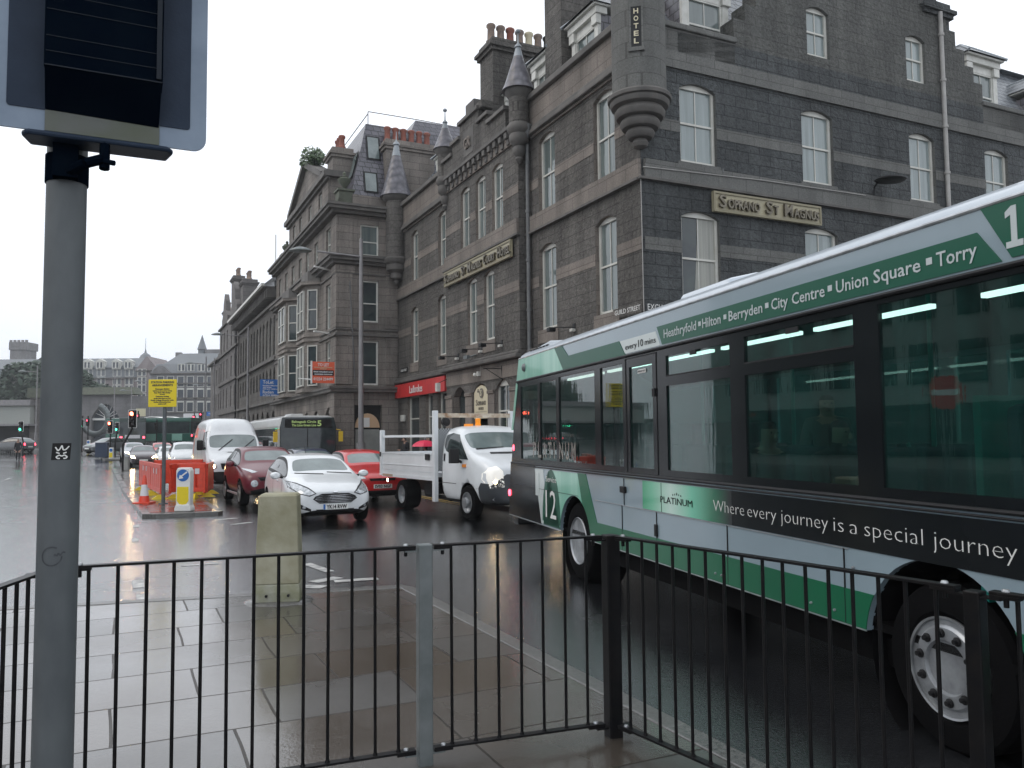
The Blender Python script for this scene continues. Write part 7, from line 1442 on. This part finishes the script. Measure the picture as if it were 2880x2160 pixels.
for y in (4.95, 6.65, 8.35, 10.65, 4.1): b = MB(); b.cyl((4.65, y, .6), (4.65, y, 2.86), .018, seg=8); b.tube([(4.64, y, 1.3), (4.5, y + .1, 1.72)], .016, 6); b.build('grab_pole', K['teal'], t, smooth=40)
b = MB(); b.box(3.72, 4.5, 3.62, 3.67, .6, 2.0, 0); b.build('cab_partition', K['teal'], t); b = MB(); b.box(3.85, 4.35, 3.1, 3.55, .9, 1.05); b.box(3.85, 4.35, 3.45, 3.6, 1.0, 1.95); b.build('driver_seat', K['seat'], t, bevel=.05)
b = MB(); P = [(4.15 + .24 * cos(R(a)), 2.62 - .1 * sin(R(a)), 1.55 + .22 * sin(R(a))) for a in range(0, 361, 20)]; b.tube(P, .018, 8); b.tube([(3.91, 2.62, 1.55), (4.39, 2.62, 1.55)], .015, 6); b.build('steering_wheel', K['plastic'], t, smooth=60)
# ============================================================= PEOPLE
def person(name, label, loc, rot, pose, top, legs, hair, hood=False, parent=None, scale=1, group=None, lean=0, seated=False):
    """pose: joint name -> (x, y, z); +y is the way the person faces"""
    J = {'pel': (0, 0, .95), 'spi': (0, .0, 1.15), 'che': (0, .01, 1.36), 'nek': (0, .02, 1.50), 'hed': (0, .04, 1.60), 'top': (0, .03, 1.73),
         'shl': (-.17, 0, 1.43), 'ell': (-.23, -.02, 1.15), 'wrl': (-.22, .1, .92), 'hal': (-.21, .14, .84), 'shr': (.17, 0, 1.43), 'elr': (.23, -.02, 1.15), 'wrr': (.22, .1, .92), 'har': (.21, .14, .84),
         'hpl': (-.09, 0, .90), 'knl': (-.10, .06, .50), 'anl': (-.10, -.02, .09), 'tol': (-.11, .14, .04), 'hpr': (.09, 0, .90), 'knr': (.10, -.02, .50), 'anr': (.10, -.12, .10), 'tor': (.11, .04, .04)}
    J.update(pose)
    Rr = {'pel': .135, 'spi': .125, 'che': .15, 'nek': .058, 'hed': .088, 'top': .07, 'shl': .075, 'ell': .052, 'wrl': .035, 'hal': .03, 'hpl': .095, 'knl': .062, 'anl': .045, 'tol': .035}
    E_ = [('pel', 'spi'), ('spi', 'che'), ('che', 'nek'), ('nek', 'hed'), ('hed', 'top'), ('che', 'shl'), ('shl', 'ell'), ('ell', 'wrl'), ('wrl', 'hal'), ('che', 'shr'), ('shr', 'elr'), ('elr', 'wrr'), ('wrr', 'har'), ('pel', 'hpl'), ('hpl', 'knl'), ('knl', 'anl'), ('anl', 'tol'), ('pel', 'hpr'), ('hpr', 'knr'), ('knr', 'anr'), ('anr', 'tor')]
    ks = list(J); vs = [J[k] for k in ks]; es = [(ks.index(a), ks.index(c)) for a, c in E_]
    for s, w_, h in (('l', 'wrl', 'hal'), ('r', 'wrr', 'har')):            # four fingers and a thumb from the palm
        a = Vector(J[h]); d = (a - Vector(J[w_])).normalized(); sx = -1 if s == 'l' else 1; hi = ks.index(h)
        for i in range(5):
            p = a + d * (.075 - .012 * abs(i - 1.5)) + Vector((0, .022 * (i - 1.5), 0)) if i < 4 else a + d * .02 + Vector((-sx * .02, .05, 0)); ks.append('f%s%d' % (s, i)); vs.append(tuple(p)); es.append((hi, len(vs) - 1))
    me = bpy.data.meshes.new(name); me.from_pydata(vs, es, []); o = bpy.data.objects.new(name, me); COL.objects.link(o)
    sk = o.modifiers.new('s', 'SKIN'); sk.use_smooth_shade = True; sb = o.modifiers.new('u', 'SUBSURF'); sb.levels = 2
    for i, k in enumerate(ks):
        r = Rr.get(k) or Rr.get(k[:-1] + 'l') or .009; v = me.skin_vertices[0].data[i]; v.radius = (r, r * (.8 if k in ('pel', 'spi', 'che') else 1)); v.use_root = (k == 'pel')
    bpy.context.view_layer.update(); ev = bpy.data.meshes.new_from_object(o.evaluated_get(bpy.context.evaluated_depsgraph_get())); bpy.data.objects.remove(o); ev.name = name
    ev.materials.clear()
    for m_ in (K['skin'], top, legs, hair, K['plastic']): ev.materials.append(m_)
    hd = Vector(J['hed']); tp = Vector(J['top'])
    for p in ev.polygons:
        c = p.center; k = min(range(len(ks)), key=lambda i: (Vector(vs[i]) - c).length); nm = ks[k]
        if nm in ('hed', 'top'): m_ = 3 if (nm == 'top' or c.y < hd.y - .015) else 0
        elif nm == 'nek': m_ = 1 if hood else 0
        elif nm in ('hal', 'har') or nm[0] == 'f': m_ = 0
        elif nm in ('hpl', 'hpr', 'knl', 'knr', 'anl', 'anr'): m_ = 2
        elif nm in ('tol', 'tor'): m_ = 4
        else: m_ = 1
        p.material_index = m_
    r = bpy.data.objects.new(name, ev); link(r, parent); r.location = loc; r.rotation_euler = (0, 0, rot); r.scale = (scale,) * 3
    tag(r, label, 'person', group)
    b = MB(); b.lathe((hd.x, hd.y + .095, hd.z + .005), [(0, .02), (.013, .0), (.016, -.025), (0, -.032)], 8); fc = b.build('nose', K['skin'], r, fix=True)
    b = MB(); [b.lathe((hd.x + s * .032, hd.y + .083, hd.z + .028), [(0, -.008), (.01, 0), (0, .008)], 8) for s in (1, -1)]; b.build('eyes', K['hair'], r); b = MB(); b.box(hd.x - .022, hd.x + .022, hd.y + .084, hd.y + .09, hd.z - .052, hd.z - .045); b.build('mouth', K['pot'], r)
    return r
walk = {}
pg = lambda n, u: tuple(G(n, u, .1 + guz(n, u)))
person('person', 'person in a black coat looking down at their hands, outside the betting shop', pg(11.2, 34.3), SA + R(95), {'hed': (0, .09, 1.58), 'top': (0, .07, 1.71), 'wrl': (-.1, .26, 1.12), 'hal': (-.05, .33, 1.15), 'wrr': (.12, .26, 1.12), 'har': (.06, .33, 1.15), 'anl': (-.1, .2, .09), 'tol': (-.1, .36, .06)}, K['cloth'], K['cloth'], K['hair'])
person('person', 'person with dark hair standing behind the red umbrella', pg(11.2, 31.2), SA + R(80), {}, K['cloth'], K['cloth'], K['hair'])
person('person', 'person in a grey woolly hat beside the red umbrella', pg(10.6, 30.1), SA - R(100), {}, K['cloth'], K['jeans'], K['cloth2'])
u_p = person('person', 'person in dark clothes holding up the red umbrella behind the truck', pg(10.1, 28.6), SA + R(90), {'elr': (.2, .15, 1.2), 'wrr': (.12, .26, 1.32), 'har': (.1, .27, 1.38)}, K['cloth'], K['jeans'], K['hair'], scale=.8)
up = G(10.03, 28.5, 0); t = thingW('umbrella', 'open red-pink umbrella held above the truck side', 'umbrella', up.x, up.y, 1.14); t.scale = (.85, .85, .85)
b = MB(); prof = [(.56, .0), (.50, .09), (.38, .18), (.22, .245), (.0, .27)]; b.lathe((0, 0, .38), prof, 8, caps=False)
b.build('canopy', K['pink'], t, fix=True); b = MB(); b.cyl((0, 0, 0), (0, 0, .72), .01, seg=6)
for i in range(8): a = i * pi / 4; b.tube([(cos(a) * .53, sin(a) * .53, .385), (cos(a) * .3, sin(a) * .3, .54), (0, 0, .62)], .006, 4)
b.build('shaft', K['steel'], t)
q = at(51, 1250, 65); person('person', 'person in dark clothes standing by the railing at the far left', (q.x, 65, gz(65)), R(200), {}, K['cloth'], K['cloth'], K['hair'])
sit = {'pel': (0, 0, .50), 'spi': (0, -.02, .72), 'che': (0, -.02, .92), 'nek': (0, 0, 1.06), 'hed': (0, .03, 1.16), 'top': (0, .02, 1.29), 'shl': (-.17, -.02, .98), 'ell': (-.22, .06, .74), 'wrl': (-.16, .24, .66), 'hal': (-.13, .31, .66), 'shr': (.17, -.02, .98), 'elr': (.22, .06, .74), 'wrr': (.16, .24, .66), 'har': (.13, .31, .66), 'hpl': (-.09, .06, .50), 'knl': (-.1, .42, .5), 'anl': (-.1, .45, .1), 'tol': (-.1, .6, .05), 'hpr': (.09, .06, .5), 'knr': (.1, .42, .5), 'anr': (.1, .45, .1), 'tor': (.1, .6, .05)}
def bp(x, y, z): return tuple(e1 * x + e2 * y + Vector((0, 0, z)))
PG = 'passengers inside the green bus'
person('person', 'passenger in dark clothes seated leftmost behind the large bus windows', bp(4.0, 6.1, .62), BA_ + pi, sit, K['cloth'], K['jeans'], K['hair'], group=PG)
person('person', 'tall passenger standing in the aisle behind the second large bus window', bp(4.75, 6.3, .6), BA_ + pi - .5, {}, K['cloth2'], K['jeans'], K['hair'], group=PG, scale=.9)
person('person', 'hooded passenger seated at the window nearest the PLATINUM banner end', bp(4.0, 5.2, .62), BA_ + pi + .2, sit, K['cloth'], K['cloth'], K['cloth'], True, group=PG)
K['blond'] = mat('fair_hair', (.28, .22, .14), .8)
person('person', 'fair-haired driver of the green bus in a dark jacket, hand raised to the face', bp(4.0, 3.35, .80), BA_ + pi, {**sit, 'elr': (.24, .16, .82), 'wrr': (.14, .2, 1.02), 'har': (.1, .17, 1.08)}, K['cloth'], K['cloth'], K['blond'], group=PG)
# ============================================================= RAIN HAZE
K['haze'] = bpy.data.materials.new('haze'); K['haze'].use_nodes = True; nt = K['haze'].node_tree; nt.nodes.remove(nt.nodes['Principled BSDF'])
pv = nt.nodes.new('ShaderNodeVolumePrincipled'); pv.inputs['Density'].default_value = .0006; pv.inputs['Color'].default_value = (.93, .97, 1, 1); nt.links.new(pv.outputs[0], nt.nodes['Material Output'].inputs['Volume'])
b = MB(); b.box(-440, 320, -75, 720, -1.4, 45); o = b.build('haze', K['haze']); o['kind'] = 'stuff'; o['label'] = 'pale rain haze filling the air'
